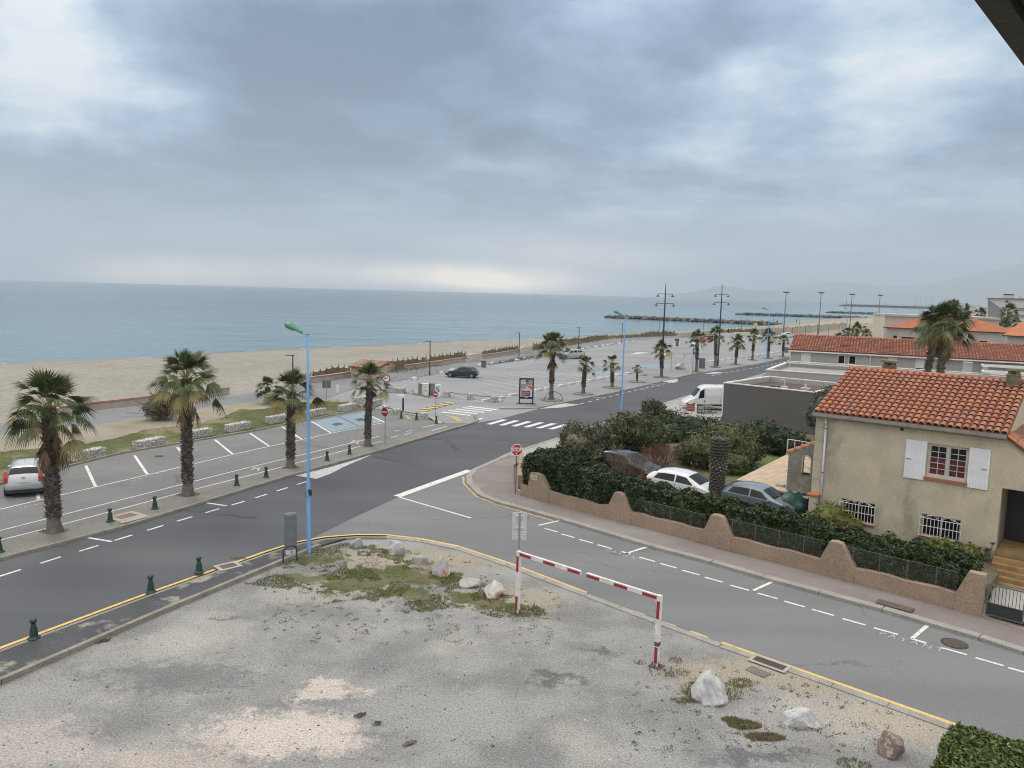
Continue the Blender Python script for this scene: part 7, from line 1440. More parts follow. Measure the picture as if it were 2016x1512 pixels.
for i, (a, b_, c, d_, z) in enumerate(us):
    mb = MB(); rnd_ = lambda k: rnd.uniform(-.012, .012); pts = [(a, -.05), (a, lowz)] + [(a + (b_ - a) * t_ + rnd_(0), lowz + (z - lowz) * t_) for t_ in (.33, .66)] + [(b_, z - .02), ((b_ + c) / 2, z + .015), (c, z - .02)] + [(c + (d_ - c) * t_ + rnd_(0), z + (lowz - z) * t_) for t_ in (.33, .66)] + [(d_, lowz), (d_, -.05)]
    if i == 4: pts = [(a, -.05), (a, lowz), (b_, z), (c, z), (c, -.05)]
    mb.wall_prism(pts, -.17, .17); po = mb.build('pier', M['stucco_wall'], gw, bevel=.02)
    if i == 0:
        x = (b_ + c) / 2 - .05; mb = MB(); mb.box((x, -.175, z - .22), (.42, .012, .26)); pq = mb.build('name_plate', mat('cream_plate', (.52, .50, .40), None, 5, .5), po); mb = MB()
        for (u_, w_, zz_) in ((-.06, .2, .06), (.1, .06, .06), (-.04, .26, -.04), (.13, .05, -.04)): mb.box((x + u_, -.183, z - .22 + zz_), (w_, .006, .035))
        mb.build('lettering', M['rust'], pq)
mb = MB(); q = gp(1024, 957, .1); q2 = gp(1026, 912, .1); sw = thing('garden_wall', 'short return of the tan garden wall behind the stop sign', 'wall', q, math.atan2(q2.y - q.y, q2.x - q.x)); Lw = (q2 - q).length; mb.wall_prism([(0, -.1), (0, lowz), (Lw * .25, lowz + .05), (Lw * .5, .7), (Lw * .5, -.1)], -.15, .15); mb.wall_prism([(Lw * .5, -.1), (Lw * .5, .7), (Lw, .7), (Lw, -.1)], -.13, .13); mb.build('low_wall', M['stucco_wall'], sw)
mt, N, b = new_mat('chain_link', .5, .6, .5); tc = N.n('ShaderNodeTexCoord').outputs['Object']; s = N.sep(tc); 
w1 = N.math('PINGPONG', N.math('ADD', s[0], s[2]), .055); w2 = N.math('PINGPONG', N.math('SUBTRACT', s[0], s[2]), .055); al = N.math('LESS_THAN', N.math('MINIMUM', w1, w2), .0065)
b.inputs['Base Color'].default_value = (.15, .15, .13, 1); N.put(b.inputs['Alpha'], al)
fn = thing('wire_fence', 'diamond mesh wire fence standing on the low tan wall before the hedge', 'fence', WL0, WANG)
spans = [(us[1][2] + .1, us[2][0], .62, 1.28), (us[2][2] + .1, us[3][0], .62, 1.35), (us[3][2] + .1, us[4][0], .62, 1.35)]
for a, b_, za, zb_ in spans:
    mb = MB(); mb.add([(a, .02, za), (b_, .02, za), (b_, .02, zb_), (a, .02, zb_)], [(0, 1, 2, 3)]); mb.build('mesh_panel', mt, fn); mb = MB()
    mb.cyl((a, .02, zb_), (b_, .02, zb_), .008, .008, 4); mb.build('top_wire', M['steel_dk'], fn)
    for k in range(4): x = a + (b_ - a) * (k + .3) / 4; mb = MB(); mb.cyl((x, .03, .5), (x, .03, zb_ + .03), .018, .018, 6); mb.build('post', M['steel_dk'], fn)
ga = thing('gate', 'dark grey double metal gate beside the last wall pier', 'gate', WL0 + wld * (us[4][2] + .05), WANG)
for k in range(2):
    x0, x1 = .02 + k * 1.18, 1.16 + k * 1.18; mb = MB(); frame_rect(mb, x0, x1, .08, 1.22, .045, -.02, .02); lf = mb.build('gate_leaf', M['steel_dk'], ga); mb = MB(); mb.span((x0 + .045, -.008, .125), (x1 - .045, .008, .5)); mb.span((x0 + .045, -.02, .5), (x1 - .045, .02, .54)); mb.build('sheet_panel', M['dark_metal'], lf); mb = MB()
    for i in range(1, 10): x = x0 + .045 + (x1 - x0 - .09) * i / 10; mb.cyl((x, 0, .54), (x, 0, 1.18), .009, .009, 5)
    mb.build('bars', M['dark_metal'], lf)
    if k: mb = MB(); mb.box((x0 + .1, 0, .85), (.1, .06, .14)); mb.build('lock_case', M['black'], lf)
# ---- grey flat roofed building
def frame_at(px, py, z, px2, py2):
    a, b_ = gp(px, py, z), gp(px2, py2, z); d = (b_ - a); return a, d.length, math.atan2(d.y, d.x)
a, L_, an = frame_at(1425, 752, 3.7, 1604, 771); gb = thing('flat_roof_building', 'dark grey flat roofed building with a white rimmed parapet behind the garden', 'building', (a.x, a.y, 0), an); Dp = 9.1
mb = MB(); mb.span((0, 0, -.1), (L_, .22, 3.6)); mb.span((0, .22, -.1), (.22, Dp, 3.6)); mb.span((L_ - .22, .22, -.1), (L_, Dp, 3.6)); mb.span((.22, Dp - .22, -.1), (L_ - .22, Dp, 3.6)); mb.build('wall', M['grey_wall'], gb)
mb = MB(); mb.span((.221, .222, 3.16), (L_ - .221, .26, 3.599)); mb.span((.222, .26, 3.16), (.26, Dp - .26, 3.599)); mb.span((L_ - .26, .26, 3.16), (L_ - .222, Dp - .26, 3.599)); mb.span((.221, Dp - .26, 3.16), (L_ - .221, Dp - .222, 3.599)); mb.build('parapet_lining', M['light_wall'], gb)
mb = MB(); frame = .3; mb.span((-.04, -.04, 3.6), (L_ + .04, .26, 3.68)); mb.span((-.04, Dp - .26, 3.6), (L_ + .04, Dp + .04, 3.68)); mb.span((-.04, .26, 3.6), (.26, Dp - .26, 3.68)); mb.span((L_ - .26, .26, 3.6), (L_ + .04, Dp - .26, 3.68)); mb.build('parapet_cap', M['white_cap'], gb)
mb = MB(); mb.span((.2, .2, 3.05), (L_ - .2, Dp - .2, 3.15)); rg_ = mb.build('roof', ground_mat('brown_roof_gravel', (.115, .085, .078), (.085, .065, .06), .6, (.16, .13, .12), .5, (.55, .7), .35, 9), gb)
mb = MB(); mb.tube([(3.5, 4.6, 3.15), (3.5, 4.6, 3.75)] + [(3.5 - .18 + .18 * math.cos(k * .4), 4.6, 3.75 + .2 * math.sin(k * .4)) for k in range(9)], .06, 8); mb.box((3.5, 4.6, 3.25), (.5, .5, .2)); mb.build('vent_pipe', M['concrete_white'], rg_)
mb = MB(); mb.box((5.0, 5.6, 3.22), (.7, .6, .14)); mb.lathe([(.12, .1), (.1, .5), (0, .5)], 8, (5.0, 5.6, 3.15)); mb.build('roof_vent', M['concrete_white'], rg_); mb = MB(); mb.box((2.5, 4.9, 3.23), (.7, .5, .16)); mb.build('roof_vent', M['steel_dk'], rg_)
mb = MB(); mb.span((-.015, -.055, 0), (.06, .0, 3.58)); mb.build('white_corner_strip', M['white_cap'], gb)
# ---- flat roof with pale gravel
a, L_, an = frame_at(1508, 727, 4.2, 1668, 738); L_ = 22; Dp = 10.4; gc2 = thing('flat_roof_building', 'low pale building with a gravel covered flat roof below the long tiled house', 'building', (a.x, a.y, 0), an)
mb = MB(); mb.span((0, 0, -.1), (L_, .25, 4.12)); mb.span((0, .25, -.1), (.25, Dp, 4.12)); mb.span((L_ - .25, .25, -.1), (L_, Dp, 4.12)); mb.build('wall', M['light_wall'], gc2)
mb = MB(); mb.span((-.05, -.05, 4.12), (L_, .28, 4.2)); mb.span((-.05, .28, 4.12), (.28, Dp, 4.2)); mb.build('parapet_cap', M['white_cap'], gc2); mb = MB(); mb.span((.25, .25, 3.65), (L_ - .25, Dp, 3.75)); mb.build('roof', ground_mat('pale_roof_gravel', (.34, .33, .315), (.28, .275, .26), .4, None, speck=.45, sscale=5), gc2)
mb = MB(); mb.tube([(.3, Dp - .8, 4.4), (L_, Dp - .8, 4.4)], .05, 6); mb.span((.3, Dp - .9, 4.2), (L_, Dp - .75, 4.3)); mb.build('terrace_rail', M['white_paint'], gc2)
# ---- long house with tiled roof
a, L_, an = frame_at(1556, 688, 5.6, 2016, 712); L_ = 33; dl_ = Vector((math.cos(an), math.sin(an), 0)); nl_ = Vector((-dl_.y, dl_.x, 0)); lh = thing('long_house', 'long light grey house under a weathered red tiled roof', 'house', (a.x, a.y, 0), an); o2 = Vector((a.x, a.y, 0)); W_px = lambda x, y: on_wall(x, y, o2, dl_)
holes = []; rects = [('door', (1577, 690.5), (1595, 717)), ('window', (1649.5, 696.5), (1663, 717.5)), ('window', (1671, 698), (1685, 718.5)), ('door', (1749, 702), (1764, 732)), ('dark', (1803, 706), (1819, 735)), ('shutter', (1896, 711), (1914, 736))]
R2 = []
for k, p0, p1 in rects:
    ua, z1_ = W_px(*p0); ub, z0_ = W_px(*p1); z1_ = min(z1_, 5.3); R2.append((k, ua, ub, max(z0_, 3.6) if k == 'door' else z0_, z1_)); holes.append((ua, ub, R2[-1][3], z1_))
mb = MB(); wall_holes(mb, 0, L_, -.1, 5.5, 0, .3, holes); pr = [(.3, -.1), (10.3, -.1), (10.3, 5.5), (5.2, 6.85), (.3, 5.55)]
for x in (0, L_ - .3): vs = [(x, y, z) for y, z in pr] + [(x + .3, y, z) for y, z in pr]; mb.add(vs, [tuple(range(5)), tuple(range(9, 4, -1))] + [((i + 1) % 5, i, 5 + i, 5 + (i + 1) % 5) for i in range(5)])
mb.build('wall', M['light_wall'], lh)
for k, ua, ub, z0_, z1_ in R2:
    if k == 'door': mb = MB(); mb.span((ua + .01, .1, z0_), (ub - .01, .18, z1_)); mb.build('door', M['shutter'], lh)
    elif k == 'shutter': mb = MB(); mb.span((ua + .01, .05, z0_), (ub - .01, .12, z1_ - .1)); wn = mb.build('roller_shutter', M['white_cap'], lh); mb = MB(); mb.span((ua - .15, -.05, z0_ - .14), (ub + .15, .2, z0_ - .01)); mb.build('sill', M['steel_dk'], wn)
    else:
        mb = MB(); frame_rect(mb, ua, ub, z0_, z1_, .09 if k == 'window' else .04, .06, .18); 
        if k == 'dark': mb.span((ua + .04, .05, z0_ + .5), (ub - .04, .18, z0_ + .75)); mb.span((ua + .04, .05, z1_ - .7), (ub - .04, .18, z1_ - .04))
        wn = mb.build('window', M['white_cap'], lh); mb = MB(); mb.span((ua + .05, .19, z0_ + .05), (ub - .05, .2, z1_ - .05)); mb.build('pane', M['pane'], wn)
tr_ = tiles(lh, 'roof', -.15, L_, -.3, 5.56, 5.2, 6.96, M['tile_old'], wd_=.30, row=.48, r0=.125, nseg=4)
mb = MB(); mb.add([(-.15, 10.6, 5.5), (L_, 10.6, 5.5), (L_, 5.25, 6.94), (-.15, 5.25, 6.94)], [(0, 1, 2, 3)]); mb.build('back_slope', M['terracotta'], tr_); mb = MB()
for i in range(78): x = -.15 + i * .42; mb.cyl((x, 5.22, 7.0), (x + .46, 5.22, 7.02), .12, .10, 8)
mb.build('ridge_tiles', M['tile_old'], tr_, True)
for x, s_ in ((5.4, .45), (9.5, .5), (15.5, .45)): mb = MB(); mb.wall_prism([(x - .5, 0), (x + .5, 0), (x + .35, .25), (x - .35, .25)], -.3, .3); mb.v = [(v[0], v[1] + -.3 + 5.5 * s_, v[2] + 5.62 + 1.4 * s_) for v in mb.v]; mb.build('roof_vent', M['terracotta'], tr_)
mb = MB(); mb.span((-.1, -.42, 5.42), (L_, -.28, 5.54)); mb.build('gutter', M['white_cap'], lh); ux = W_px(1713, 715)[0]; mb = MB(); mb.cyl((ux, -.08, 2.5), (ux, -.08, 5.42), .06, .06, 8); mb.cyl((.05, -.05, 2.5), (.05, -.05, 5.42), .05, .05, 8); mb.build('downpipe', M['white_cap'], lh)
pg = thing('pergola', 'white flat beam pergola over the upper terrace at the right edge', 'pergola', (a.x, a.y, 0), an); ux0 = W_px(1930, 712)[0]
for dz, y0_, s_ in ((5.2, -2.2, 0), (4.75, -4.2, -.1)):
    mb = MB(); x0 = ux0 + s_; mb.span((x0, y0_, dz - .16), (x0 + 12, y0_ + .16, dz)); mb.span((x0, y0_ + 1.7, dz - .16), (x0 + 12, y0_ + 1.86, dz)); mb.span((x0, y0_ + .16, dz - .16), (x0 + .16, y0_ + 1.7, dz)); mb.span((x0 + 4, y0_ + .16, dz - .16), (x0 + 4.16, y0_ + 1.7, dz)); mb.build('beam_frame', M['white_cap'], pg); mb = MB(); mb.span((x0 + .01, y0_ + .01, 0), (x0 + .5, y0_ + .3, dz - .161)); mb.build('pillar', M['light_wall'], pg)
# ---- farther houses
def hip_house(name, label, o, an, L_, Dp, he, rise, wm, tm, gable=False, wins=()):
    root = thing(name, label, 'house', o, an); mb = MB(); mb.span((0, 0, -.1), (L_, Dp, he)); mb.build('wall', wm, root); ov = .5; ins = 0 if gable else Dp / 2 * .9; mb = MB()
    z0_, z1_ = he + .005, he + rise; P_ = [(-ov, -ov, z0_), (L_ + ov, -ov, z0_), (L_ + ov, Dp + ov, z0_), (-ov, Dp + ov, z0_), (ins - (ov if gable else 0), Dp / 2, z1_), (L_ - ins + (ov if gable else 0), Dp / 2, z1_)]
    mb.add(P_, [(0, 1, 5, 4), (1, 2, 5), (2, 3, 4, 5), (3, 0, 4), (3, 2, 1, 0)]); rf_ = mb.build('roof', tm, root); mb = MB(); mb.span((-ov, -ov - .08, he - .18), (L_ + ov, -ov - .005, he + .02)); mb.span((-ov - .08, -ov, he - .18), (-ov - .005, Dp + ov, he + .02)); mb.build('eave_board', M['dark_metal'], rf_)
    for (ua, ub, za, zb_) in wins: mb = MB(); mb.span((ua, -.03, za), (ub, .05, zb_)); mb.build('window', M['pane'], root)
    return root
p0 = at_depth(1746, 644, 168); p1 = at_depth(1977, 654, 154); d = p1 - p0; L_ = d.to_2d().length; dd = Vector((d.x, d.y, 0)).normalized(); q = lambda x, y: on_wall(x, y, p0, dd); wn_ = [(q(1759, 661)[0], q(1766, 661)[0], q(1760, 669)[1], q(1760, 660.5)[1]), (q(1775, 664)[0], q(1801, 664)[0], q(1790, 671)[1], q(1790, 664)[1]), (q(1928, 671)[0], q(1944, 671)[0], q(1930, 678)[1], q(1930, 671)[1])]
mt, N, b = new_mat('orange_roof_courses', .85, 0, .3); tc = N.n('ShaderNodeTexCoord').outputs['Object']; s = N.sep(tc); wv = N.math('PINGPONG', s[0], .25); wv2 = N.math('PINGPONG', s[1], .45); N.put(b.inputs['Base Color'], N.mix(N.math('MULTIPLY', N.math('LESS_THAN', wv, .08), .5), N.mix(N.ramp(N.noise(tc, .8, 4), .35, .65), (.38, .135, .065), (.32, .11, .055)), (.22, .07, .035)))
hip_house('hip_roof_house', 'grey house under a bright orange hipped roof, behind the twin palms', (p0.x, p0.y, 0), math.atan2(d.y, d.x), L_, 13, p0.z, 2.3, M['light_wall'], mt, wins=wn_)
p0 = at_depth(1743, 618, 190); p1 = at_depth(1968, 623, 178); pl_ = at_depth(1720, 618, 205); root = thing('flat_roof_building', 'cream and pinkish flat roofed building behind the orange hipped roof', 'building', (p0.x, p0.y, 0)); q = lambda p: (p.x - p0.x, p.y - p0.y); bk_ = pl_ - p0; zt2 = p0.z; mb = MB(); mb.prism([q(p0), q(p1), q(p1 + bk_), q(pl_)], -.1, zt2 - .5); mb.build('wall', mat('pinkish_render', (.43, .375, .35), (.39, .34, .31), .15, .9, c3=(.33, .29, .27), s3=.12), root)
mb = MB(); e = .05; n_ = Vector((-bk_.y, bk_.x, 0)).normalized() * e; mb.prism([(n_.x, n_.y), (n_.x * .1, n_.y * .1), (bk_.x + n_.x * .1, bk_.y + n_.y * .1), (bk_.x + n_.x, bk_.y + n_.y)], 0, zt2 - .55); mb.build('side_wall', mat('cream_lit_render', (.50, .47, .36), (.46, .43, .33), .2, .9), root)  # thin cream panel puts the lit tone of this face into its colour
mb = MB(); mb.prism([(v[0] * 1.01 - .3, v[1] * 1.01 - .3) for v in (q(p0), q(p1), q(p1 + bk_), q(pl_))], zt2 - .5, zt2); mb.build('parapet', mat('parapet_render', (.42, .39, .36), (.35, .33, .31), .3, .9), root)
p0 = at_depth(1945, 588, 235); an = R(-38); root = thing('apartment_block', 'white stepped apartment block with a grey sloping side at the right edge', 'building', (p0.x, p0.y, 0), an); dd = Vector((math.cos(an), math.sin(an), 0)); q = lambda x, y: on_wall(x, y, p0, dd); mb = MB(); mb.span((0, 0, -.1), (45, 16, p0.z)); M['apt'] = mat('white_render', (.52, .52, .53), (.47, .47, .48), .1, .9); mb.build('wall', M['apt'], root)
mb = MB(); mb.wall_prism([q(1945.5, 589.5), q(1977, 611), q(1977, 650), q(1945.5, 650)], -.12, -.02); mb.build('side_wall', mat('grey_side_render', (.23, .235, .25), None, .2, .9), root); mb = MB(); mb.span((-.3, -.5, p0.z), (45, 16, p0.z + .25)); mb.build('roof_slab', M['steel_dk'], root)
for ya, yb in ((603, 605.5), (616.5, 619)): a_ = q(1990, ya); b_ = q(1990, yb); mb = MB(); mb.span((a_[0], -.6, b_[1]), (45, -.005, a_[1])); mb.build('balcony_slab', M['apt'], root); mb = MB(); mb.span((a_[0] + .3, -.05, b_[1] - 1.0), (45, -.004, b_[1] - .005)); mb.build('balcony_shadow', mat('balcony_shadow_render', (.36, .36, .37), None, .3, .9), root)  # darker strip below each slab paints in the balcony shadow
for xa, xb in ((1979, 1981.3), (1982.3, 1985)): a_ = q(xa, 592); b_ = q(xb, 595.5); mb = MB(); mb.span((a_[0], -.04, b_[1]), (b_[0], .02, a_[1])); mb.build('window', M['pane'], root)
a_ = q(1975, 581); b_ = q(1993, 588); mb = MB(); mb.span((a_[0], .5, p0.z), (b_[0], 4, a_[1])); ch = mb.build('roof_housing', M['apt'], root); mb = MB(); mb.span((a_[0], .6, a_[1]), (b_[0], 3.9, a_[1] + .35)); mb.build('vents', M['dark_metal'], ch); a_ = q(2006, 582); mb = MB(); mb.span((a_[0], .5, p0.z), (a_[0] + .6, 1.1, a_[1])); mb.build('chimney', M['apt'], root)
p0 = at_depth(1984, 660, 118); hip_house('tiled_house', 'house with a low red tiled gable roof at the right edge, below the apartment block', (p0.x, p0.y, 0), R(-52), 14, 12, p0.z, 1.9, M['light_wall'], M['tile_far'], True)
p0 = at_depth(1972, 649, 175); hip_house('tiled_house', 'small red tiled roof right of the pinkish flat building', (p0.x, p0.y, 0), R(-40), 16, 9, p0.z, 1.2, M['light_wall'], M['tile_far'])
# ---- beach hut
p = gp(727, 744); hut = thing('beach_hut', 'small beach hut with a pale tiled roof behind the fourth street palm', 'hut', p, R(-28)); mb = MB(); mb.span((-1.9, -1.2, 0), (1.9, 1.2, 1.35)); mb.build('wall', mat('hut_render', (.43, .35, .26), (.37, .3, .22), 1, .9), hut); M['tile_pale'] = tile_mat('pale_tiles', [(.38, .26, .19), (.42, .30, .23), (.36, .24, .18), (.44, .33, .26)], .3)
tiles(hut, 'roof', -2.1, 2.1, -1.5, 1.38, 1.4, 2.1, M['tile_pale'], .3, .4, .12, nseg=4)
p, H = pxh(771, 729, 713); root = thing('brick_post', 'ochre brick post with a red cap beside the beach hut', 'post', p); mb = MB(); mb.box((0, 0, H / 2), (.5, .5, H)); mb.build('shaft', mat('ochre_brick', (.36, .24, .12), (.28, .19, .1), 5, .9), root); mb = MB(); mb.box((0, 0, H + .08), (.65, .65, .16)); mb.build('cap', M['terracotta'], root)
# ---- low sea walls with red coping, ramps of pale blocks
M['coping'] = mat('red_coping', (.30, .125, .095), (.36, .24, .2), .9, .8, world=True); M['seawall'] = mat('seawall_render', (.37, .335, .285), (.32, .29, .25), .8, .9, world=True)
for lab, pts in (('low promenade wall with red coping, left stretch behind the first two palms', ((120, 815), (182, 806), (294, 793), (360, 786), (450, 775))), ('low promenade wall with red coping, behind the blue lamp post', ((608, 753), (612, 752.5), (650, 747.5), (692, 741))), ('low promenade wall with red coping, between the beach hut and the pale ramp', ((797, 728), (860, 719), (916, 711))), ('low promenade wall with red coping, right of the parked dark hatchback', ((950, 706), (985, 701), (1018, 695.5))), ('low promenade wall with red coping, short piece beside the hut', ((742, 734), (757, 732), (776, 729)))):
    P_ = [gp(*q_) for q_ in pts]; root = thing('sea_wall', lab, 'wall', P_[0], 0, 'promenade walls'); loc_ = [p_ - P_[0] for p_ in P_]; wb_, cb2 = MB(), MB()
    for a_, b_ in zip(loc_[:-1], loc_[1:]):
        d_ = (b_ - a_).normalized(); n_ = Vector((-d_.y, d_.x, 0)); wb_.prism([a_ - n_ * .15, b_ - n_ * .15, b_ + n_ * .15, a_ + n_ * .15], -.1, .55); cb2.prism([a_ - n_ * .24, b_ - n_ * .24, b_ + n_ * .24, a_ + n_ * .24], .552, .66)
    wb_.build('wall', M['seawall'], root); cb2.build('coping', M['coping'], root)
for x0, x1, yb, yt, lab in ((923, 948, 711, 696, 'pale concrete block ramp wall behind the parked hatchback'), (1026, 1047, 696, 682, 'pale concrete block ramp wall left of the large far palm')):
    a_, b_ = gp(x0, yb), gp(x1, yb - 1.5); H = at_depth(x0, yt, a_.y).z; d_ = b_ - a_; root = tag(MB().wall_prism([(0, -.1), (d_.length, -.1), (d_.length, H), (d_.length * .3, H * .95), (.15, H * .8)], 0, .5).build('concrete_ramp', mat('pale_blocks', (.46, .43, .36), (.40, .37, .31), 1, .9, bump=.3), loc=a_, rz=math.atan2(d_.y, d_.x)), lab, 'ramp wall')
a_, b_ = gp(1336, 664), gp(1400, 658); d_ = b_ - a_; root = thing('concrete_wall', 'pale slatted concrete wall at the beach end of the car park', 'wall', a_, math.atan2(d_.y, d_.x)); n = 14
mb = MB(); mb.span((0, 0, -.1), (d_.length, .3, 1.15)); mb.build('wall', mat('pale_slab', (.46, .42, .35), (.4, .37, .31), .5, .9), root); mb = MB()
for k in range(n): mb.span((d_.length * (k + .95) / n, -.02, 0), (d_.length * (k + 1) / n, -.002, 1.14))
mb.build('slab_joint', M['steel_dk'], root)
a_, b_ = gp(1487, 664), gp(1668, 645); d_ = b_ - a_; root = thing('concrete_wall', 'long pale slatted beach fence behind the sand court', 'fence', a_, math.atan2(d_.y, d_.x)); mb = MB(); L_ = d_.length; n = 44
for k in range(n): mb.span((L_ * k / n, 0, -.1), (L_ * (k + .82) / n, .15, 2.2 + .2 * math.sin(k * 1.3)))
mb.build('slats', mat('pale_slats', (.40, .38, .32), (.34, .32, .27), .3, .9), root); mb = MB(); mb.span((0, .15, 1.2), (L_, .25, 1.4)); mb.build('rail', M['concrete'], root)
a_, b_ = gp(1500, 670), gp(1720, 650); d_ = b_ - a_; root = thing('court_fence', 'thin post and rail fence round the sand court', 'fence', a_, math.atan2(d_.y, d_.x)); L_ = d_.length
for k in range(11): mb = MB(); mb.cyl((L_ * k / 10, 0, 0), (L_ * k / 10, 0, 3.0), .07, .07, 5); mb.build('post', M['steel_dk'], root)
mb = MB(); mb.cyl((0, 0, 1.1), (L_, 0, 1.1), .04, .04, 4); mb.cyl((0, 0, 2.9), (L_, 0, 2.9), .03, .03, 4); mb.build('rail', M['steel_dk'], root)
for i, (x, y) in enumerate(((1418, 663), (1440, 662), (1460, 661), (1478, 661))): 
    p = gp(x, y); tag(MB().wall_prism([(-2.6, 0), (2.6, 0), (2.4, 1.0), (-2.4, 1.0)], -.35, .35).build('concrete_block', M['concrete_white'], loc=p, rz=.15), f'{("pale concrete barrier block left of the walking man", "pale concrete barrier block just right of the walking man", "pale concrete barrier block behind the wide crowned palm", "pale concrete barrier block left of the far white car")[i]}', 'concrete block', 'concrete blocks at the car park end')
# ---- dune fences
M['post_wood'] = mat('fence_wood', (.13, .10, .075), (.09, .07, .055), 5, .95); M['net'] = leaf_mat('dune_mat', (.13, .105, .07), (.22, .18, .125), .9)
def dune_fence(lab, pts, h=1.15, step=1.35):
    P_ = [gp(*q_) for q_ in pts]; root = thing('dune_fence', lab, 'fence', P_[0], 0, 'dune fences'); A_ = along(P_, step); nb = MB(); prev = None
    for i, (p_, d_) in enumerate(A_[:95]):
        hh = h * rnd.uniform(.75, 1.2); q_ = Vector((p_.x, p_.y, 0)) - P_[0]; mb = MB(); mb.cyl(q_, q_ + Vector((rnd.uniform(-.1, .1), 0, hh)), .06, .05, 5); mb.build('post', M['post_wood'], root)
        if prev is not None:
            for k in range(5):
                a0 = prev[0].lerp(q_, k / 5); a1 = prev[0].lerp(q_, (k + 1) / 5); s0 = 1 - .7 * (k / 5) * (1 - k / 5); s1 = 1 - .7 * ((k + 1) / 5) * (1 - (k + 1) / 5)
                nb.add([a0, a1, a1 + UP * (hh * .82 * s1), a0 + UP * (hh * .82 * s0)], [(0, 1, 2, 3)])
        prev = (q_,)
    nb.build('brushwood_panel', M['net'], root)
dune_fence('sagging dune fence of posts and brushwood, behind the blue lamp post', ((617, 745), (692, 733))); dune_fence('ragged dune fence right of the beach hut', ((752, 729), (800, 722), (840, 716)), 1.3); dune_fence('dune fence above the red coped wall, left of the promenade lamp and hatchback', ((848, 714), (919, 703)), 1.2); dune_fence('dune fence right of the parked hatchback', ((950, 700), (1020, 689)), 1.0); dune_fence('dune fence behind the large far palm', ((1050, 687), (1115, 675), (1200, 665)), 1.2, 1.8); dune_fence('far low dune fence left of the pale slatted wall', ((1262, 662), (1330, 659)), 1.5, 2.2); dune_fence('far dune fence behind the walking man', ((1410, 657), (1490, 653)), 1.6, 2.6)
dg = []
for a_, b_, n, s in (((620, 748), (690, 737), 900, 1.1), ((752, 733), (842, 718), 1700, 1.5), ((850, 716), (920, 705), 1000, .8), ((950, 703), (1022, 691), 1400, 1.0), ((1050, 690), (1200, 666), 3000, 1.2), ((1210, 665), (1340, 659), 4200, 2.0)):
    A_, B_ = gp(*a_), gp(*b_)
    for i in range(n): p_ = A_.lerp(B_, rnd.random()); dg.append((p_.x + rnd.gauss(-.6, s), p_.y + rnd.gauss(.6, s), -.05))
blade_field('dune_grass', leaf_mat('dune_grass', (.10, .09, .045), (.22, .19, .11), .8), dg, .55, .05, 21)
# ---- cafe terrace posts and furniture
for i, (x, yb, yt) in enumerate(((1337, 812, 785), (1318, 810, 790), (1369, 823, 795), (1398, 803, 783))):
    p, H = pxh(x, yb, yt, .11); tag(MB().box((0, 0, H / 2), (.16, .16, H)).build('terrace_post', M['white_paint'], loc=p, bevel=.01), ('thick white terrace post at the nose of the van', 'white terrace post farthest left, half hidden by the bush', 'white terrace post right of the terracotta planter', 'thin white post in front of the van side')[i], 'post', 'white terrace posts')
p = gp(1361, 808, .11); tag(MB().lathe([(.42, 0), (.48, .1), (.5, .62), (.54, .62), (.54, .7), (.46, .7), (.44, .6), (0, .58)], 16).build('planter', M['terracotta'], loc=p), 'round terracotta planter in front of the van', 'planter')
p = gp(1391, 813, .11); root = thing('picnic_table', 'metal picnic table with fixed seats on the terrace beside the grey wall', 'picnic table', p, .4); mb = MB(); mb.box((0, 0, .75), (.9, .8, .05)); mb.build('tabletop', M['steel_dk'], root)
for s_ in (-1, 1): mb = MB(); mb.box((s_ * .85, 0, .45), (.4, .8, .05)); mb.build('seat', M['steel_dk'], root); mb = MB(); mb.tube([(s_ * .85, -.35, .45), (s_ * .85, -.35, .05), (0, -.35, .05), (0, -.35, .75)], .03, 5); mb.tube([(s_ * .85, .35, .45), (s_ * .85, .35, .05), (0, .35, .05), (0, .35, .75)], .03, 5); mb.build('leg', M['dark_metal'], root)
p = gp(1374, 820, .11); root = thing('chair', 'dark metal chair frame left of the picnic table', 'chair', p, .3); mb = MB(); mb.box((0, 0, .45), (.42, .42, .04)); mb.build('seat', M['dark_metal'], root); mb = MB(); mb.box((-.2, 0, .75), (.04, .4, .35)); mb.build('backrest', M['dark_metal'], root)
for sx in (-.19, .19):
    for sy in (-.19, .19): mb = MB(); mb.cyl((sx, sy, 0), (sx, sy, .45), .018, .018, 5); mb.build('leg', M['dark_metal'], root)
p = gp(1400, 809, .11); root = thing('terrace_barrier', 'grey horizontal rail fence in front of the van', 'fence', gp(1338, 809, .11), math.atan2(gp(1422, 815, .11).y - gp(1338, 809, .11).y, gp(1422, 815, .11).x - gp(1338, 809, .11).x)); L_ = (gp(1422, 815, .11) - gp(1338, 809, .11)).length; mb = MB(); mb.span((0, 0, .25), (L_, .04, .31)); mb.span((0, 0, .5), (L_, .04, .56)); mb.build('rail', M['steel'], root)
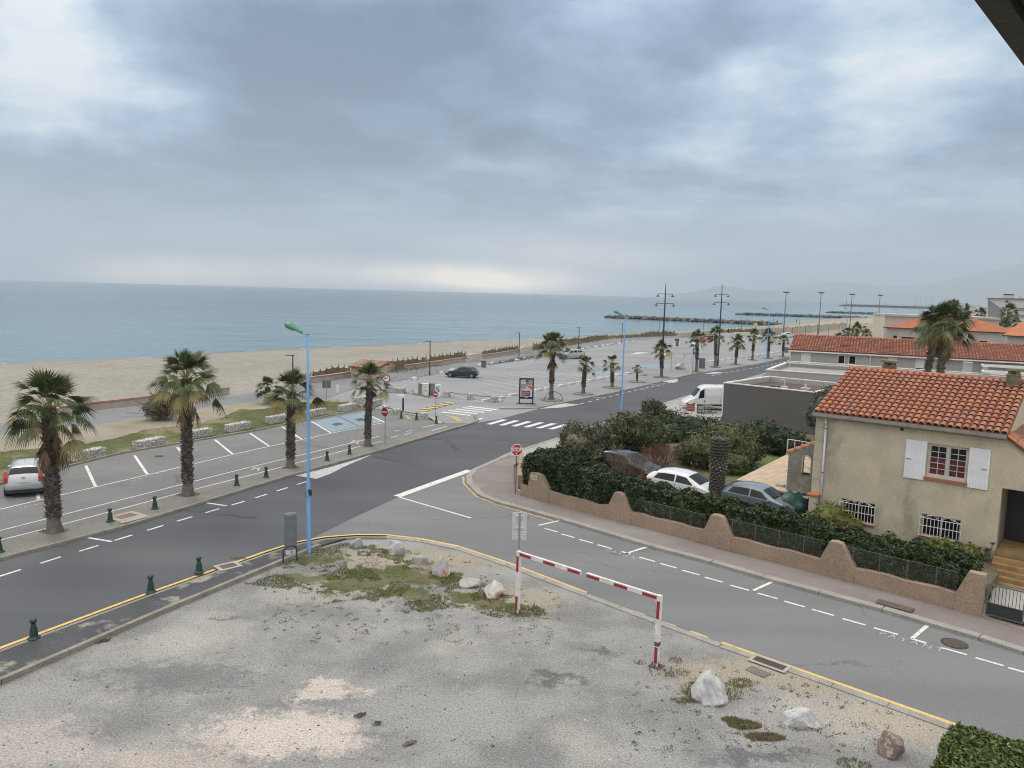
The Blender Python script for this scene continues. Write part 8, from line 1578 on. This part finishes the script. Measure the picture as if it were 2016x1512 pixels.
# ---- own building: roof edge over the balcony
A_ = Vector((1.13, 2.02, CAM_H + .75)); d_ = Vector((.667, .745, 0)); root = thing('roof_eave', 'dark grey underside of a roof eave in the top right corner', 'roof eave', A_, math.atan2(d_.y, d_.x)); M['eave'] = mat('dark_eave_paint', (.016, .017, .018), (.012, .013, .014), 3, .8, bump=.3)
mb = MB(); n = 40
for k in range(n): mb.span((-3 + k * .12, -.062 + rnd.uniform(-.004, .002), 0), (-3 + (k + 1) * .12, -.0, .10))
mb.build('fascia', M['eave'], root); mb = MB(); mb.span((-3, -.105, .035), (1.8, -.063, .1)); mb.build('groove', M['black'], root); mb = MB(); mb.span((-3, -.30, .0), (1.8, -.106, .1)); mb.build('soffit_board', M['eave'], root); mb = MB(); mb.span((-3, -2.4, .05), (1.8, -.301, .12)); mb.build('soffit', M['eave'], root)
# ---------------------------------------------------------------- jetties, port, hills, haze
M['jetty'] = mat('jetty_rock', (.12, .115, .11), (.07, .068, .066), .3, .95, island=.45)
def jetty(label, a_, b_, n, w_, h, sz):
    A_, B_ = gp(*a_, -1.2), gp(*b_, -1.2); mb = MB(); L_ = (B_ - A_)
    for i in range(n):
        f = i / n + rnd.uniform(-.01, .01); k = min(1, f * 9 + .35); p_ = A_ + L_ * f + Vector((rnd.gauss(0, w_ * .4), rnd.gauss(0, w_ * .4), 0)); r_ = sz * rnd.uniform(.6, 1.3); mb.blob((p_.x, p_.y, -1.2 + h * rnd.uniform(.1, .75) * k), (r_, r_, r_ * .75), 1, .5, i)
    return tag(mb.build('rock_jetty', M['jetty']), label, 'jetty')
jetty('nearest rock jetty running out into the sea left of the masts', (1196, 625.5), (1535, 641), 520, 2.6, 1.5, 1.15); jetty('second rock jetty, farther out, behind the third blue lamp', (1453, 619.5), (1700, 628), 520, 2.6, 1.6, 1.2); jetty('third short rock jetty right of the floodlight poles', (1630, 616), (1735, 619.5), 280, 2.6, 1.6, 1.3)
A_ = at_depth(1650, 600, 1900); B_ = at_depth(1830, 603, 1750); d_ = B_ - A_; root = thing('breakwater', 'long low harbour breakwater with a small light tower at its tip', 'breakwater', (A_.x, A_.y, -1.2), math.atan2(d_.y, d_.x)); mb = MB(); mb.wall_prism([(0, -1), (12, 3.5), (30, 5.2), (600, 5.2), (600, -1)], -8, 8); mb.build('rock_wall', M['jetty'], root); mb = MB(); mb.lathe([(1.6, 4), (1.2, 13), (1.7, 13.2), (1.7, 14), (.9, 14.2), (.8, 16.5), (0, 17.5)], 10, (20, 0, 0)); mb.build('light_tower', M['concrete'], root)
tw = mat('port_white', (.5, .5, .5), (.42, .42, .43), .05, .9)
for i, (x0, x1, yt, Y, lab) in enumerate(((1862, 1884, 602, 900, 'low white port building left of the lone far palm'), (1888, 1906, 597, 1100, 'taller white port building behind the lone far palm'), (1910, 1932, 600, 980, 'long white port building beside the apartment block'), (1934, 1948, 603, 930, 'small white port shed touching the apartment block'))):
    a_ = at_depth(x0, yt, Y); b_ = at_depth(x1, yt, Y); root = thing('port_building', lab, 'building', (a_.x, a_.y, -1), 0, 'port buildings'); mb = MB(); mb.span((0, 0, 0), (b_.x - a_.x, 14, a_.z + 1)); mb.build('wall', tw, root); mb = MB()
    for k in range(3): mb.span((0.5, -.1, 1.2 + k * (a_.z) / 3), (b_.x - a_.x - .5, -.02, 2.0 + k * (a_.z) / 3)); 
    mb.build('window_band', M['steel_dk'], root)
for i, (x, yt, Y) in enumerate(((1804, 583, 800), (1813, 585, 820), (1823, 583, 810), (1836, 586, 840))):
    t_ = at_depth(x, yt, Y); root = thing('sailboat', ('moored sailing boat mast farthest left above the twin palms', 'moored sailing boat mast second from left above the twin palms', 'moored sailing boat mast third above the twin palms', 'moored sailing boat mast farthest right above the twin palms')[i], 'boat', (t_.x, t_.y, -1.2), .3 * i, 'moored sailing boats'); mb = MB(); mb.wall_prism([(-5, .9), (5, 1.1), (4, -.3), (-4.5, -.3)], -1.4, 1.4); mb.build('hull', M['apt'], root); mb = MB(); mb.cyl((0, 0, 1), (0, 0, t_.z + 1.2), .14, .1, 6); mb.build('mast', M['steel'], root)
t_ = at_depth(1055, 575.5, 2600); s0 = gp(1055, 583, -1.2); root = thing('sailboat', 'tiny pale sailing boat far out near the horizon', 'boat', (t_.x, t_.y, -1.2), .4); mb = MB(); mb.wall_prism([(-5, 1.2), (5.5, 1.4), (4, -.3), (-4.5, -.3)], -1.4, 1.4); mb.build('hull', M['steel_dk'], root); mb = MB(); mb.wall_prism([(-3.5, 1.8), (3, 1.8), (.3, 13)], -.06, .06); mb.build('sail', M['apt'], root)
def hills(name, pts, Y, seed, mt):
    from mathutils import noise as nz
    P_ = [];
    for (a_, b_) in zip(pts[:-1], pts[1:]):
        for k in range(8): f = k / 8; P_.append((a_[0] + (b_[0] - a_[0]) * f, a_[1] + (b_[1] - a_[1]) * f + .6 * nz.noise(Vector((a_[0] * .05 + k * .4, seed, 0)))))
    mb = MB(); cols = len(P_); K = 7
    for (x, y) in P_:
        t_ = at_depth(x, y, Y); 
        for j in range(K + 1): f = j / K; p_ = t_ * 1.0; h = max(1, t_.z); mb.v.append((t_.x, Y - 1800 * (1 - f), -30 + (h + 30) * f ** 1.2 * (1 + .25 * (1 - f) * nz.noise(Vector((x * .03, f * 4, seed))))))
        mb.v.append((t_.x, Y + 1500, -30))
    for i in range(cols - 1):
        for j in range(K + 1): a_ = i * (K + 2) + j; b_ = (i + 1) * (K + 2) + j; mb.f.append((a_, b_, b_ + 1, a_ + 1)); mb.m.append(0)
    return tag(mb.build(name, mt, smooth=True), kind='structure')
hm = mat('hazed_hill', (.17, .21, .25), (.20, .24, .28), .0006, .95)  # pale blue base colour carries part of the haze over the hills
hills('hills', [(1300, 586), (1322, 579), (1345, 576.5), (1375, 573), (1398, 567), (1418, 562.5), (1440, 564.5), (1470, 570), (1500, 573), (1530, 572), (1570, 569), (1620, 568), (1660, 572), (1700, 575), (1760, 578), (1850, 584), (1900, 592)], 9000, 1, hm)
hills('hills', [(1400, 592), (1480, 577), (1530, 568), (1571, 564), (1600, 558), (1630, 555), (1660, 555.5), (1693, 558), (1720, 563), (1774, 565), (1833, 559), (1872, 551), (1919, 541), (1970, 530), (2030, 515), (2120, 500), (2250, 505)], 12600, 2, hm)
mb = MB(); mb.span((-21000, -3500, -60), (21000, 14200, 1020)); mt = bpy.data.materials.new('haze'); mt.use_nodes = True; nt = mt.node_tree; nt.nodes.remove(nt.nodes['Principled BSDF']); pv = nt.nodes.new('ShaderNodeVolumePrincipled'); pv.inputs['Color'].default_value = (.74, .85, .98, 1); pv.inputs['Density'].default_value = 1.3e-4; nt.links.new(pv.outputs[0], nt.nodes['Material Output'].inputs['Volume'])
tag(mb.build('haze', mt), kind='stuff')
